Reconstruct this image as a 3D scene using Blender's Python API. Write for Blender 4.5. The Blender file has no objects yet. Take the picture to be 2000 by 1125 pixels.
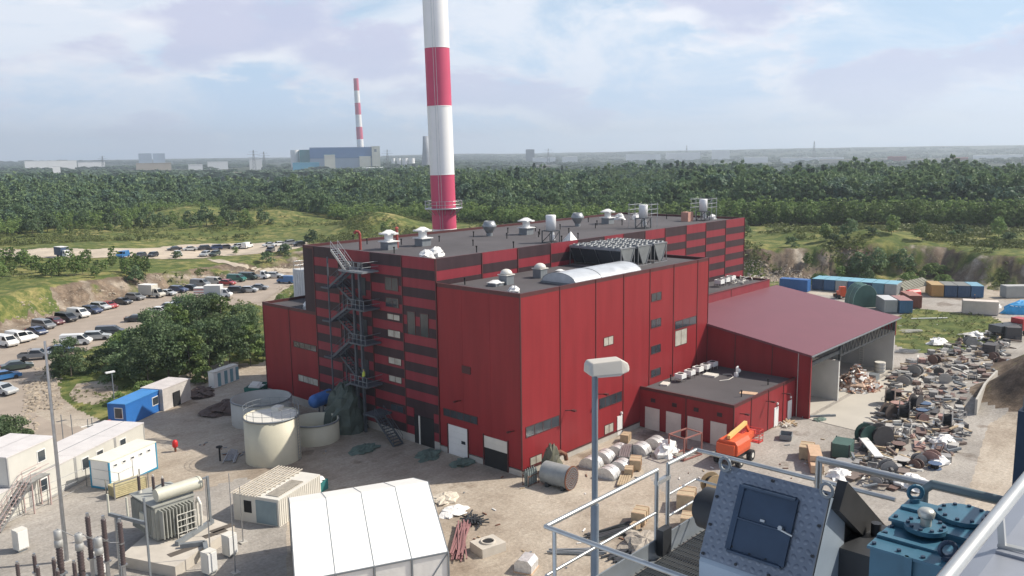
import bpy, math, random
import numpy as np
from mathutils import Vector, Matrix
random.seed(7); RNG=np.random.default_rng(7)
R_=math.radians
sc=bpy.context.scene; COL=sc.collection
# ---------------- camera (world axes follow the building's walls) ----------------
FL=1661.; PITCH=R_(8.94); ROLL=R_(0.80); HC=32.
CX,CY=-60.42,-54.37
AZF=math.atan2(0.6747,0.7381)   # refined below
def _basis(az):
    F=np.array([math.cos(PITCH)*math.cos(az),math.cos(PITCH)*math.sin(az),-math.sin(PITCH)])
    Rt=np.array([math.sin(az),-math.cos(az),0.]); U=np.cross(Rt,F)
    return F,Rt*math.cos(ROLL)-U*math.sin(ROLL),U*math.cos(ROLL)+Rt*math.sin(ROLL)
AZF=0.7421057
CF,CR,CU=_basis(AZF)
C0=np.array([CX,CY,HC])
cam=bpy.data.cameras.new('camera'); camo=bpy.data.objects.new('camera',cam); COL.objects.link(camo)
m=Matrix(((CR[0],CU[0],-CF[0],CX),(CR[1],CU[1],-CF[1],CY),(CR[2],CU[2],-CF[2],HC),(0,0,0,1)))
camo.matrix_world=m
cam.sensor_width=36; cam.lens=FL/2000*36; cam.clip_start=.1; cam.clip_end=30000
sc.camera=camo
# ---------------- light ----------------
SUN=Vector((1,-0.77,1.2)).normalized()
SEL=math.asin(SUN.z); SAZ=math.atan2(SUN.x,SUN.y)  # from +Y clockwise
sl=bpy.data.lights.new('sun','SUN'); sl.energy=4.7; sl.angle=R_(.53); sl.color=(1,.93,.82)
so=bpy.data.objects.new('sun',sl); COL.objects.link(so); so.rotation_euler=(-SUN).to_track_quat('-Z','Y').to_euler(); so.location=(0,0,200)
w=bpy.data.worlds.new('World'); sc.world=w; w.use_nodes=True
nt=w.node_tree; nt.nodes.clear(); N=nt.nodes.new; L=nt.links.new
out=N('ShaderNodeOutputWorld'); bg=N('ShaderNodeBackground'); sky=N('ShaderNodeTexSky')
sky.sky_type='NISHITA'; sky.sun_disc=False; sky.sun_elevation=SEL; sky.sun_rotation=SAZ; sky.altitude=50; sky.air_density=1.1; sky.dust_density=2.2; sky.ozone_density=1.2
tc=N('ShaderNodeTexCoord'); sep=N('ShaderNodeSeparateXYZ'); L(tc.outputs['Generated'],sep.inputs[0])
def mth(op,a,b=None,cl=False):
    n=N('ShaderNodeMath'); n.operation=op; n.use_clamp=cl
    for i,v in enumerate((a,b)):
        if v is None: continue
        if isinstance(v,(int,float)): n.inputs[i].default_value=v
        else: L(v,n.inputs[i])
    return n.outputs[0]
zz=mth('ADD',mth('MAXIMUM',sep.outputs[2],0.0),0.30)
cmb=N('ShaderNodeCombineXYZ'); L(mth('DIVIDE',sep.outputs[0],zz),cmb.inputs[0]); L(mth('DIVIDE',sep.outputs[1],zz),cmb.inputs[1])
def noise(scale,det,rough,off,dist=0.):
    mp=N('ShaderNodeMapping'); mp.inputs['Location'].default_value=off; L(cmb.outputs[0],mp.inputs[0])
    n=N('ShaderNodeTexNoise'); n.inputs['Scale'].default_value=scale; n.inputs['Detail'].default_value=det; n.inputs['Roughness'].default_value=rough; n.inputs['Distortion'].default_value=dist
    L(mp.outputs[0],n.inputs['Vector']); return n.outputs[0]
def ramp(v,p0,p1,c0=(0,0,0,1),c1=(1,1,1,1)):
    r=N('ShaderNodeValToRGB'); r.color_ramp.interpolation='EASE'; e=r.color_ramp.elements; e[0].position=p0; e[1].position=p1; e[0].color=c0; e[1].color=c1; L(v,r.inputs[0]); return r.outputs[0]
def mix(f,a,b):
    n=N('ShaderNodeMix'); n.data_type='RGBA'
    if isinstance(f,(int,float)): n.inputs[0].default_value=f
    else: L(f,n.inputs[0])
    for i,v in ((6,a),(7,b)):
        if isinstance(v,tuple): n.inputs[i].default_value=v
        else: L(v,n.inputs[i])
    return n.outputs[2]
K=1.0
thin=ramp(noise(1.4,8,.62,(3.1,1.7,0),.6),.40,.60)
cum=ramp(noise(2.1,9,.58,(14.3,2.1,0),.2),.47,.56)
shade=ramp(noise(2.1,6,.5,(14.35,2.15,0.04),.2),.46,.60)
white=(7.8*K,7.9*K,8.4*K,1); lav=(4.9*K,5.1*K,6.7*K,1)
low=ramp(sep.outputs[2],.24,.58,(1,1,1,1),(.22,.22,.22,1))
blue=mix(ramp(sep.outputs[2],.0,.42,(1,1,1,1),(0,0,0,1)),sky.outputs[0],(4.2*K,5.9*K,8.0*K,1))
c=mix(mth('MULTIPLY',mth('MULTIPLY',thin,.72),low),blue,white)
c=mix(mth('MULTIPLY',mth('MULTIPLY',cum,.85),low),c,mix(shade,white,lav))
hz=ramp(sep.outputs[2],.0,.14,(1,1,1,1),(0,0,0,1))
c=mix(mth('MULTIPLY',hz,.62),c,(5.2*K,6.1*K,7.5*K,1))
L(c,bg.inputs[0]); bg.inputs[1].default_value=.1; L(bg.outputs[0],out.inputs[0])
sc.view_settings.view_transform='Standard'; sc.view_settings.look='None'; sc.view_settings.exposure=0.35; sc.view_settings.gamma=1
sc.cycles.max_bounces=6; sc.cycles.volume_bounces=0; sc.cycles.transparent_max_bounces=16
sc.cycles.volume_step_rate=1

# ---------------- pixel helpers (photo 2000x1125 -> place in the world) ----------------
def ray(x,y): return CF*FL+CR*(x-1000)+CU*(562.5-y)
def P(x,y,z=0.):
    d=ray(x,y); return C0+d*(z-C0[2])/d[2]
def PX(x,y,X):
    d=ray(x,y); return C0+d*(X-C0[0])/d[0]
def PY(x,y,Y):
    d=ray(x,y); return C0+d*(Y-C0[1])/d[1]
def PD(x,y,D):
    d=ray(x,y); return C0+d*D/math.hypot(d[0],d[1])
# ---------------- terrain ----------------
def _h(ix,iy,s):
    n=(ix.astype(np.int64)*374761393+iy.astype(np.int64)*668265263+s*69069)&0xffffffff
    n=((n^(n>>13))*1274126177)&0xffffffff
    return ((n^(n>>16))&0xffff)/65535.
def vn(x,y,s=0):
    ix=np.floor(x); iy=np.floor(y); fx=x-ix; fy=y-iy; fx=fx*fx*(3-2*fx); fy=fy*fy*(3-2*fy)
    return (_h(ix,iy,s)*(1-fx)+_h(ix+1,iy,s)*fx)*(1-fy)+(_h(ix,iy+1,s)*(1-fx)+_h(ix+1,iy+1,s)*fx)*fy
def fbm(x,y,s=0,o=4):
    r=0;a=.5
    for k in range(o): r=r+a*vn(x*2**k,y*2**k,s+k*17); a*=.5
    return r
def polar(x,y):
    dx=x-CX; dy=y-CY; return (AZF-np.arctan2(dy,dx)+np.pi)%(2*np.pi)-np.pi, np.hypot(dx,dy)
def th(px): return math.atan((px-1000)/FL*math.cos(PITCH))
_cb=[(-300,690),(-60,662),(0,648),(100,618),(200,592),(300,570),(400,552),(480,540),(560,527),(640,519),(760,515),(1440,541),(1500,543),(1600,546),(1700,546),(1840,548),(1930,566),(2000,572),(2300,590)]
_ct=[];_cr=[]
for a,b in _cb:
    q=P(a,b); t_,r_=polar(q[0],q[1]); _ct.append(float(t_)); _cr.append(float(r_))
_ht=[th(v) for v in (-300,60,200,300,380,460,620,900,1300,1500,2200)]; _hv=[5,5.2,4.6,3.4,2.6,2.4,3.2,4.5,6.5,7,7]
_wt=[th(v) for v in (-300,300,420,620,1000,1440,1700,1900)]; _wv=[13,11,16,22,14,5,13,12]
MOUNDS=[]  # (x,y,radius,height)
def ht(x,y):
    x=np.asarray(x,float); y=np.asarray(y,float)
    t,r=polar(x,y)
    rb=np.interp(t,_ct,_cr); h=np.interp(t,_ht,_hv); w_=np.interp(t,_wt,_wv)
    rb=rb+(fbm(x/11,y/11,3)-.5)*6*np.clip(w_/10,.4,1)
    u=np.clip((r-rb)/w_,0,1)
    u=u+.16*np.sin(u*np.pi)*(fbm(x/3.,y/3.,9)-.5)*4
    s=u*u*(3-2*u)
    z=h*s
    far=np.clip((r-rb-w_)/30,0,1)
    z=z+far*((fbm(x/38,y/38,21)-.47)*2.6+(fbm(x/9,y/9,23)-.47)*.7)*np.clip(1.3-r/900,0.1,1)
    z=z+s*(1-far)*(fbm(x/5,y/5,5)-.5)*.9
    front=np.clip((rb-2-r)/8,0,1); z=z+(1-front)*(1-s)*(fbm(x/4,y/4,31)-.4)*.5
    for mx,my,mr,mh in MOUNDS:
        d2=((x-mx)**2+(y-my)**2)/(mr*mr); z=z+mh*np.exp(-d2)*(1+.25*(fbm(x/6,y/6,41)-.5))
    hill=np.clip((r-3600)/3200,0,1)
    side=np.interp(t,[th(-200),th(600),th(1100),th(1500),th(2200)],[26,26,38,54,50])
    dr_=np.clip((r-720)/950,0,1); z=z-np.interp(t,[th(-200),th(850),th(1050),th(1400),th(2200)],[1,1,9,15,15])*dr_*dr_*(3-2*dr_)
    z=z+hill*hill*(3-2*hill)*(side+(fbm(x/900,y/900,77)-.5)*26)
    return np.where(r<22,0.,z)
GRID=None
def hz1(x,y):
    if GRID is None: return float(ht(np.array([x]),np.array([y]))[0])
    dx=x-CX;dy=y-CY; t=(AZF-math.atan2(dy,dx)+math.pi)%(2*math.pi)-math.pi; r=math.hypot(dx,dy)
    ths_,rs_,G=GRID; i=min(max(int(np.searchsorted(ths_,t))-1,0),len(ths_)-2); j=min(max(int(np.searchsorted(rs_,r))-1,0),len(rs_)-2)
    a=min(1,max(0,(t-ths_[i])/(ths_[i+1]-ths_[i]))); b=min(1,max(0,(r-rs_[j])/(rs_[j+1]-rs_[j])))
    return float((G[i,j]*(1-a)+G[i+1,j]*a)*(1-b)+(G[i,j+1]*(1-a)+G[i+1,j+1]*a)*b)
def PT(px,py):
    z=0.
    for k in range(40):
        q=P(px,py,min(z,29)); z=.5*z+.5*hz1(q[0],q[1])
    return np.array([q[0],q[1],hz1(q[0],q[1])])
for px,py,zp,mr,mh in [(742,446,4,15,6.5),(560,428,4,24,2.5),(470,430,4,26,4.5),(385,418,4.5,22,5.5),(1690,474,7,9,3.2),(1790,470,7,12,1.5),(1560,462,7,10,1.5)]:
    q=P(px,py,zp); MOUNDS.append((q[0],q[1],mr,mh))
_q=P(2050,790,0); MOUNDS.append((_q[0],_q[1],6.0,7.0))
_q=P(2035,735,0); MOUNDS.append((_q[0],_q[1],5.,3.5))
_q=P(300,700,0); MOUNDS.append((_q[0],_q[1],14,1.0))
# ---------------- materials ----------------
MATS={}
def mat(name,col,rough=.7,metal=0.,var=.12,scale=.8,col2=None,bump=0.,bscale=8.,objcol=False,alpha=None,emit=None,det=6,streak=None):
    if name in MATS: return MATS[name]
    m=bpy.data.materials.new(name); m.use_nodes=True; t=m.node_tree; b=t.nodes['Principled BSDF']; MATS[name]=m
    tc=t.nodes.new('ShaderNodeTexCoord'); n=t.nodes.new('ShaderNodeTexNoise'); n.inputs['Scale'].default_value=scale; n.inputs['Detail'].default_value=det; n.inputs['Roughness'].default_value=.6
    if streak:
        mp=t.nodes.new('ShaderNodeMapping'); mp.inputs['Scale'].default_value=streak; t.links.new(tc.outputs['Object'],mp.inputs[0]); t.links.new(mp.outputs[0],n.inputs['Vector'])
    else: t.links.new(tc.outputs['Object'],n.inputs['Vector'])
    r=t.nodes.new('ShaderNodeValToRGB'); r.color_ramp.elements[0].position=.3; r.color_ramp.elements[1].position=.7
    c2=col2 or tuple(min(1,c*(1+var)) for c in col); c1=col if col2 else tuple(c*(1-var) for c in col)
    if objcol: c1=(1-var,)*3; c2=(1,1,1)
    r.color_ramp.elements[0].color=(*c1,1); r.color_ramp.elements[1].color=(*c2,1)
    t.links.new(n.outputs[0],r.inputs[0]); o=r.outputs[0]
    if objcol:
        oi=t.nodes.new('ShaderNodeObjectInfo'); mx=t.nodes.new('ShaderNodeMix'); mx.data_type='RGBA'; mx.blend_type='MULTIPLY'; mx.inputs[0].default_value=1
        t.links.new(oi.outputs['Color'],mx.inputs[6]); t.links.new(o,mx.inputs[7]); o=mx.outputs[2]
    t.links.new(o,b.inputs['Base Color']); b.inputs['Roughness'].default_value=rough; b.inputs['Metallic'].default_value=metal
    if bump:
        n2=t.nodes.new('ShaderNodeTexNoise'); n2.inputs['Scale'].default_value=bscale; n2.inputs['Detail'].default_value=5; t.links.new(tc.outputs['Object'],n2.inputs['Vector'])
        bp=t.nodes.new('ShaderNodeBump'); bp.inputs['Strength'].default_value=1; bp.inputs['Distance'].default_value=bump; t.links.new(n2.outputs[0],bp.inputs['Height']); t.links.new(bp.outputs[0],b.inputs['Normal'])
    if emit: b.inputs['Emission Color'].default_value=(*emit[:3],1); b.inputs['Emission Strength'].default_value=emit[3]
    return m
# ---------------- mesh builder ----------------
OFF={}
class MB:
    def __init__(s): s.v=[];s.f=[];s.m=[];s.s=[]
    def add(s,vs,fs,mi=0,sm=False):
        o=len(s.v); s.v+= [tuple(map(float,a)) for a in vs]
        for f in fs: s.f.append([o+i for i in f]); s.m.append(mi); s.s.append(sm)
        return s
    def box(s,x0,x1,y0,y1,z0,z1,mi=0):
        return s.add([(x0,y0,z0),(x1,y0,z0),(x1,y1,z0),(x0,y1,z0),(x0,y0,z1),(x1,y0,z1),(x1,y1,z1),(x0,y1,z1)],
          [(3,2,1,0),(4,5,6,7),(0,1,5,4),(1,2,6,5),(2,3,7,6),(3,0,4,7)],mi)
    def obox(s,c,ax,ay,az,mi=0):   # centre and three half-axis vectors
        c,ax,ay,az=map(np.array,(c,ax,ay,az)); vs=[c+i*ax+j*ay+k*az for k in(-1,1) for i,j in((-1,-1),(1,-1),(1,1),(-1,1))]
        return s.add(vs,[(3,2,1,0),(4,5,6,7),(0,1,5,4),(1,2,6,5),(2,3,7,6),(3,0,4,7)],mi)
    def rbox(s,cx,cy,z0,lx,ly,h,rz=0,mi=0):
        c,sn=math.cos(rz),math.sin(rz)
        return s.obox((cx,cy,z0+h/2),(c*lx/2,sn*lx/2,0),(-sn*ly/2,c*ly/2,0),(0,0,h/2),mi)
    def beam(s,p,q,w=.1,h=None,mi=0):
        p=np.array(p,float);q=np.array(q,float);d=q-p;l=np.linalg.norm(d);d/=l
        u=np.array([0,0,1.]) if abs(d[2])<.95 else np.array([1.,0,0]); a=np.cross(d,u);a/=np.linalg.norm(a);b=np.cross(a,d)
        return s.obox((p+q)/2,d*l/2,a*w/2,b*(h or w)/2,mi)
    def cyl(s,p,q,r,r2=None,n=12,mi=0,cap=True,sm=True):
        p=np.array(p,float);q=np.array(q,float);d=q-p;l=np.linalg.norm(d);d=d/l; r2=r if r2 is None else r2
        u=np.array([0,0,1.]) if abs(d[2])<.95 else np.array([1.,0,0]); a=np.cross(d,u);a/=np.linalg.norm(a);b=np.cross(d,a)
        vs=[];
        for c_,rr in((p,r),(q,r2)):
            for i in range(n): t=2*math.pi*i/n; vs.append(c_+rr*(math.cos(t)*a+math.sin(t)*b))
        s.add(vs,[(i,(i+1)%n,n+(i+1)%n,n+i) for i in range(n)],mi,sm)
        if cap:
            s.add(vs[:n],[tuple(reversed(range(n)))],mi); s.add(vs[n:],[tuple(range(n))],mi)
        return s
    def tube(s,pts,r,n=8,mi=0):
        for a,b in zip(pts[:-1],pts[1:]): s.cyl(a,b,r,n=n,mi=mi)
        for a in pts[1:-1]: s.ball(a,r*1.01,mi=mi,n=n)
        return s
    def ball(s,c,r,rz=None,mi=0,n=10,top=False):
        rz=rz or r; k=max(4,n//2); vs=[];fs=[]
        lo=0 if top else -math.pi/2
        for j in range(k+1):
            ph=lo+(math.pi/2-lo)*j/k
            for i in range(n): t=2*math.pi*i/n; vs.append((c[0]+r*math.cos(ph)*math.cos(t),c[1]+r*math.cos(ph)*math.sin(t),c[2]+rz*math.sin(ph)))
        for j in range(k):
            for i in range(n): fs.append((j*n+i,j*n+(i+1)%n,(j+1)*n+(i+1)%n,(j+1)*n+i))
        return s.add(vs,fs,mi,True)
    def lathe(s,c,prof,n=16,mi=0,sm=True):
        vs=[(c[0]+r*math.cos(2*math.pi*i/n),c[1]+r*math.sin(2*math.pi*i/n),c[2]+z) for r,z in prof for i in range(n)]
        fs=[(j*n+i,j*n+(i+1)%n,(j+1)*n+(i+1)%n,(j+1)*n+i) for j in range(len(prof)-1) for i in range(n)]
        return s.add(vs,fs,mi,sm)
    def prism(s,pts,z0,z1,mi=0):
        n=len(pts); vs=[(p[0],p[1],z0) for p in pts]+[(p[0],p[1],z1) for p in pts]
        return s.add(vs,[tuple(reversed(range(n))),tuple(range(n,2*n))]+[(i,(i+1)%n,n+(i+1)%n,n+i) for i in range(n)],mi)
    def extr(s,prof,x0,x1,mi=0,f=None,sm=False):  # profile in (y,z) extruded along x; f maps (x,y,z)
        n=len(prof); f=f or (lambda a,b,c:(a,b,c)); vs=[f(x0,a,b) for a,b in prof]+[f(x1,a,b) for a,b in prof]
        s.add(vs,[tuple(reversed(range(n))),tuple(range(n,2*n))],mi); return s.add(vs,[(i,(i+1)%n,n+(i+1)%n,n+i) for i in range(n)],mi,sm)
    def lump(s,c,r,h,seed=0,mi=0,n=10,k=5,amp=.35):
        rr=random.Random(seed); vs=[];fs=[]
        for j in range(k+1):
            ph=math.pi/2*j/k
            for i in range(n):
                t=2*math.pi*i/n; q=1+(rr.random()-.5)*2*amp*(1 if j<k else 0)
                rx=r[0] if isinstance(r,tuple) else r; ry=r[1] if isinstance(r,tuple) else r
                vs.append((c[0]+rx*q*math.cos(ph)*math.cos(t),c[1]+ry*q*math.cos(ph)*math.sin(t),c[2]+(h*math.sin(ph)*(1+(rr.random()-.5)*amp) if j<k else h)))
        for j in range(k):
            for i in range(n): fs.append((j*n+i,j*n+(i+1)%n,(j+1)*n+(i+1)%n,(j+1)*n+i))
        return s.add(vs,fs,mi,False)
    def build(s,name,mats,parent=None,world=False):
        if parent is not None and name in ('column','bracket','lifting_eye','end_panel','saddle','support','bearer','support_post','door_post','concrete_fin'):
            ps=s.pieces()
            if len(ps)>1:
                for p in ps: o=p.build1(name,mats,parent,world)
                return o
        return s.build1(name,mats,parent,world)
    def pieces(s):
        # groups of shells whose bounding boxes touch
        par=list(range(len(s.v)))
        def fd(i):
            while par[i]!=i: par[i]=par[par[i]]; i=par[i]
            return i
        for f in s.f:
            for k in f[1:]: par[fd(k)]=fd(f[0])
        comp={}
        for i in range(len(s.v)): comp.setdefault(fd(i),[]).append(i)
        bb=[(np.min([s.v[i] for i in c],0)-.02,np.max([s.v[i] for i in c],0)+.02,[r]) for r,c in comp.items()]
        ch=True
        while ch:
            ch=False
            for i in range(len(bb)):
                for j in range(i+1,len(bb)):
                    if (bb[i][0]<=bb[j][1]).all() and (bb[j][0]<=bb[i][1]).all():
                        bb[i]=(np.minimum(bb[i][0],bb[j][0]),np.maximum(bb[i][1],bb[j][1]),bb[i][2]+bb[j][2]); del bb[j]; ch=True; break
                if ch: break
        out=[]
        for _,_,rs_ in bb:
            q=MB(); rs_=set(rs_); mp={}
            for f,m_,sm in zip(s.f,s.m,s.s):
                if fd(f[0]) in rs_:
                    for k in f:
                        if k not in mp: mp[k]=len(q.v); q.v.append(s.v[k])
                    q.f.append([mp[k] for k in f]); q.m.append(m_); q.s.append(sm)
            out.append(q)
        return out
    def build1(s,name,mats,parent=None,world=False):
        me=bpy.data.meshes.new(name)
        vs=s.v
        if world and parent is not None:
            o=OFF.get(parent.name,(0,0,0)); vs=[(a-o[0],b-o[1],c-o[2]) for a,b,c in vs]
        me.from_pydata(vs,[],s.f)
        mats=mats if isinstance(mats,(list,tuple)) else [mats]
        for m_ in mats: me.materials.append(m_)
        me.polygons.foreach_set('material_index',s.m); me.polygons.foreach_set('use_smooth',s.s); me.update()
        ob=bpy.data.objects.new(name,me); COL.objects.link(ob)
        if parent is not None:
            ob.parent=parent
            if parent.name in OFF: OFF[ob.name]=OFF[parent.name]
        return ob
def tag(o,label=None,cat=None,group=None,kind=None):
    if label: o['label']=label
    if cat: o['category']=cat
    if group: o['group']=group
    if kind: o['kind']=kind
    return o
def thing(name,label,cat,loc=(0,0,0),rz=0,group=None):
    o=bpy.data.objects.new(name,None); COL.objects.link(o); o.location=tuple(map(float,loc)); o.rotation_euler=(0,0,rz); o.empty_display_size=.3
    OFF[o.name]=tuple(map(float,loc)); return tag(o,label,cat,group)
def setloc(o,loc,rz=0,scale=None):
    o.location=tuple(map(float,loc)); o.rotation_euler=(0,0,rz)
    if scale: o.scale=scale if isinstance(scale,tuple) else (scale,)*3
    return o
CH={}
def kids(o): return [c for c in o.children]
def dup(root,loc,rz=0,label=None,group=None,color=None,scale=None):
    def cp(o,par):
        c=o.copy(); COL.objects.link(c)
        if par is not None: c.parent=par
        for k in CHILD.get(o.name,[]): cp(k,c)
        if color and o is not root: c.color=(*color,1)
        return c
    r=cp(root,None); setloc(r,loc,rz,scale)
    if label: r['label']=label
    if group: r['group']=group
    return r
CHILD={}
def scan():
    CHILD.clear()
    for o in bpy.data.objects:
        if o.parent: CHILD.setdefault(o.parent.name,[]).append(o)
def np_mesh(name,V,F,mats,mi=None,attr=None,smooth=False):
    me=bpy.data.meshes.new(name); nf,k=F.shape
    me.vertices.add(len(V)); me.vertices.foreach_set('co',V.astype(np.float32).ravel())
    me.loops.add(nf*k); me.loops.foreach_set('vertex_index',F.astype(np.int32).ravel())
    me.polygons.add(nf); me.polygons.foreach_set('loop_start',np.arange(0,nf*k,k,dtype=np.int32)); me.polygons.foreach_set('loop_total',np.full(nf,k,np.int32))
    if mi is not None: me.polygons.foreach_set('material_index',mi.astype(np.int32))
    me.polygons.foreach_set('use_smooth',np.full(nf,smooth))
    for m_ in mats: me.materials.append(m_)
    if attr is not None:
        for an,av in attr.items():
            a=me.color_attributes.new(an,'FLOAT_COLOR','POINT'); a.data.foreach_set('color',av.astype(np.float32).ravel())
    me.update(calc_edges=True); return me
def link(name,me,parent=None):
    o=bpy.data.objects.new(name,me); COL.objects.link(o)
    if parent is not None: o.parent=parent
    return o
# ================= GROUND =================
def inpoly(x,y,poly):
    ins=np.zeros(x.shape,bool); n=len(poly)
    for i in range(n):
        x0,y0=poly[i];x1,y1=poly[(i+1)%n]
        c=((y0>y)!=(y1>y))&(x<(x1-x0)*(y-y0)/((y1-y0)+1e-12)+x0); ins^=c
    return ins
def pxpoly(pts,z=0): return [tuple(P(a,b,z)[:2]) for a,b in pts]
def zone_mat():
    m=bpy.data.materials.new('ground_mix'); m.use_nodes=True; t=m.node_tree; b=t.nodes['Principled BSDF']; n=t.nodes.new; l=t.links.new
    b.inputs['Roughness'].default_value=.95; b.inputs['Specular IOR Level'].default_value=.15
    geo=n('ShaderNodeNewGeometry'); at=n('ShaderNodeAttribute'); at.attribute_name='zone'
    sp=n('ShaderNodeSeparateColor'); l(at.outputs['Color'],sp.inputs[0])
    def nz(s,d=6,r=.6):
        k=n('ShaderNodeTexNoise'); k.inputs['Scale'].default_value=s; k.inputs['Detail'].default_value=d; k.inputs['Roughness'].default_value=r; l(geo.outputs['Position'],k.inputs['Vector']); return k.outputs[0]
    def rp(v,a,b_,ca,cb,mid=None):
        k=n('ShaderNodeValToRGB'); e=k.color_ramp.elements; e[0].position=a;e[1].position=b_; e[0].color=(*ca,1);e[1].color=(*cb,1)
        if mid: q=e.new((a+b_)/2); q.color=(*mid,1)
        l(v,k.inputs[0]); return k.outputs[0]
    def mx(f,a,b_):
        k=n('ShaderNodeMix'); k.data_type='RGBA'
        if isinstance(f,float): k.inputs[0].default_value=f
        else: l(f,k.inputs[0])
        l(a,k.inputs[6]); l(b_,k.inputs[7]); return k.outputs[2]
    def ma(op,a,b_):
        k=n('ShaderNodeMath'); k.operation=op
        for i,v in enumerate((a,b_)):
            if isinstance(v,(int,float)): k.inputs[i].default_value=v
            else: l(v,k.inputs[i])
        return k.outputs[0]
    def edge(ch,s=.35,amt=.75):  # noisy threshold of a zone channel
        v=ma('ADD',sp.outputs[ch],ma('MULTIPLY',ma('SUBTRACT',nz(s,7,.65),.5),amt))
        return rp(v,.42,.58,(0,0,0),(1,1,1))
    sand=rp(nz(.07,10,.66),.32,.68,(.21,.165,.125),(.50,.445,.37),(.39,.335,.27))
    fine=rp(nz(3.5,4),.3,.7,(.78,.78,.78),(1.1,1.1,1.1))
    grey=rp(nz(.12,8,.6),.3,.7,(.26,.24,.215),(.43,.40,.36))
    grass=rp(nz(.045,10,.72),.36,.64,(.11,.135,.04),(.33,.27,.12),(.21,.205,.068))
    weeds=rp(nz(.35,8,.7),.42,.62,(.055,.085,.022),(1,1,1))
    gm=n('ShaderNodeMix'); gm.data_type='RGBA'; gm.blend_type='MIX'; l(rp(nz(.28,8,.7),.46,.6,(0,0,0),(1,1,1)),gm.inputs[0]); l(rp(nz(.6,6),.3,.7,(.055,.085,.022),(.10,.125,.036)),gm.inputs[6]); l(grass,gm.inputs[7])
    rock=rp(nz(.22,10,.78),.34,.66,(.050,.038,.028),(.31,.24,.175),(.145,.108,.078))
    woods=rp(nz(.012,9,.72),.38,.62,(.016,.028,.024),(.055,.066,.042))
    mp=n('ShaderNodeMapping'); mp.inputs['Rotation'].default_value=(0,0,.35); mp.inputs['Scale'].default_value=(.16,.7,1); l(geo.outputs['Position'],mp.inputs[0])
    tn=n('ShaderNodeTexNoise'); tn.inputs['Scale'].default_value=1.; tn.inputs['Detail'].default_value=7; tn.inputs['Distortion'].default_value=2.5; l(mp.outputs[0],tn.inputs['Vector'])
    trk=rp(tn.outputs[0],.36,.64,(.92,.91,.90),(1.03,1.03,1.03))
    c=mx(edge(1,.25,.55),sand,grey)
    tm=n('ShaderNodeMix'); tm.data_type='RGBA'; tm.blend_type='MULTIPLY'; tm.inputs[0].default_value=1; l(c,tm.inputs[6]); l(trk,tm.inputs[7]); c=tm.outputs[2]
    wet=rp(nz(.16,5,.55),.60,.66,(1,1,1),(.62,.58,.55)); tm=n('ShaderNodeMix'); tm.data_type='RGBA'; tm.blend_type='MULTIPLY'; tm.inputs[0].default_value=1; l(c,tm.inputs[6]); l(wet,tm.inputs[7]); c=tm.outputs[2]
    c=mx(edge(2,.22,.8),c,rock)
    c=mx(edge(0,.22,.8),c,gm.outputs[2])
    al=n('ShaderNodeMath'); al.operation='MULTIPLY'; l(at.outputs['Alpha'],al.inputs[0]); al.inputs[1].default_value=1
    c=mx(al.outputs[0],c,woods)
    mu=n('ShaderNodeMix'); mu.data_type='RGBA'; mu.blend_type='MULTIPLY'; mu.inputs[0].default_value=1; l(c,mu.inputs[6]); l(fine,mu.inputs[7]); l(mu.outputs[2],b.inputs['Base Color'])
    bp=n('ShaderNodeBump'); bp.inputs['Distance'].default_value=.12; bp.inputs['Strength'].default_value=.9; l(nz(1.3,7,.7),bp.inputs['Height']); l(bp.outputs[0],b.inputs['Normal'])
    return m
NA,NR=760,760
ths=np.concatenate([np.linspace(-1.3,-.66,60)[:-1],np.linspace(-.66,.66,NA),np.linspace(.66,1.3,60)[1:]]); na=len(ths)
rs=np.concatenate([[0.5,12],np.exp(np.linspace(math.log(24),math.log(9000),NR))]); nr=len(rs)
TT,RR=np.meshgrid(ths,rs,indexing='ij'); GX=CX+RR*np.cos(AZF-TT); GY=CY+RR*np.sin(AZF-TT); GZ=ht(GX,GY)
GRID=(ths,rs,GZ)
zone=np.zeros((na,nr,4))
rb=np.interp(TT,_ct,_cr); wv=np.interp(TT,_wt,_wv)
rbn=rb+(fbm(GX/11,GY/11,3)-.5)*6*np.clip(wv/10,.4,1)
u=(RR-rbn)/wv
zone[...,0]=np.clip((u-.75)*3,0,1)                       # grass above the bank
zone[...,2]=np.where((u>-.12)&(u<1.15),.62+.5*(fbm(GX/6,GY/6,51)-.5),0)
zone[...,0]=np.maximum(zone[...,0],np.where((u>.0)&(u<1.),np.where(TT<0,.36,.50)+1.0*(fbm(GX/7,GY/7,61)-.5),0))
GRASS=[[(100,720),(135,690),(230,660),(330,600),(420,575),(520,600),(530,700),(500,715),(440,710),(330,745),(310,765),(222,790),(216,830),(150,800),(118,775),(112,745)],
 [(1742,622),(1790,602),(1935,618),(1985,640),(1960,662),(1860,690),(1790,690),(1742,672)],[(1540,600),(1560,552),(1440,545)],
 [(540,575),(600,540),(640,530),(615,600)],[(-150,650),(0,640),(120,610),(90,600),(-150,620)],[(-200,800),(0,800),(30,850),(-10,900),(-200,900)]]
for g in GRASS: zone[...,0]=np.where(inpoly(GX,GY,pxpoly(g)),.85,zone[...,0])
g=pxpoly([(135,770),(150,752),(215,748),(232,760),(225,782),(180,790),(145,785)]); zone[...,0]=np.where(inpoly(GX,GY,g),.12,zone[...,0])
GREY=[[(-200,1000),(0,960),(170,920),(330,975),(480,930),(560,1000),(560,1200),(-300,1300)],[(1200,860),(1265,838),(1430,868),(1545,825),(1600,800),(1750,650),(1990,640),(2100,640),(2100,760),(1930,830),(1880,1000),(2000,1200),(1500,1200),(1330,1000)],
 [(1500,615),(1560,575),(2100,590),(2100,625),(1740,615)]]
for g in GREY: zone[...,1]=np.where(inpoly(GX,GY,pxpoly(g)),.8,zone[...,1])
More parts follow.
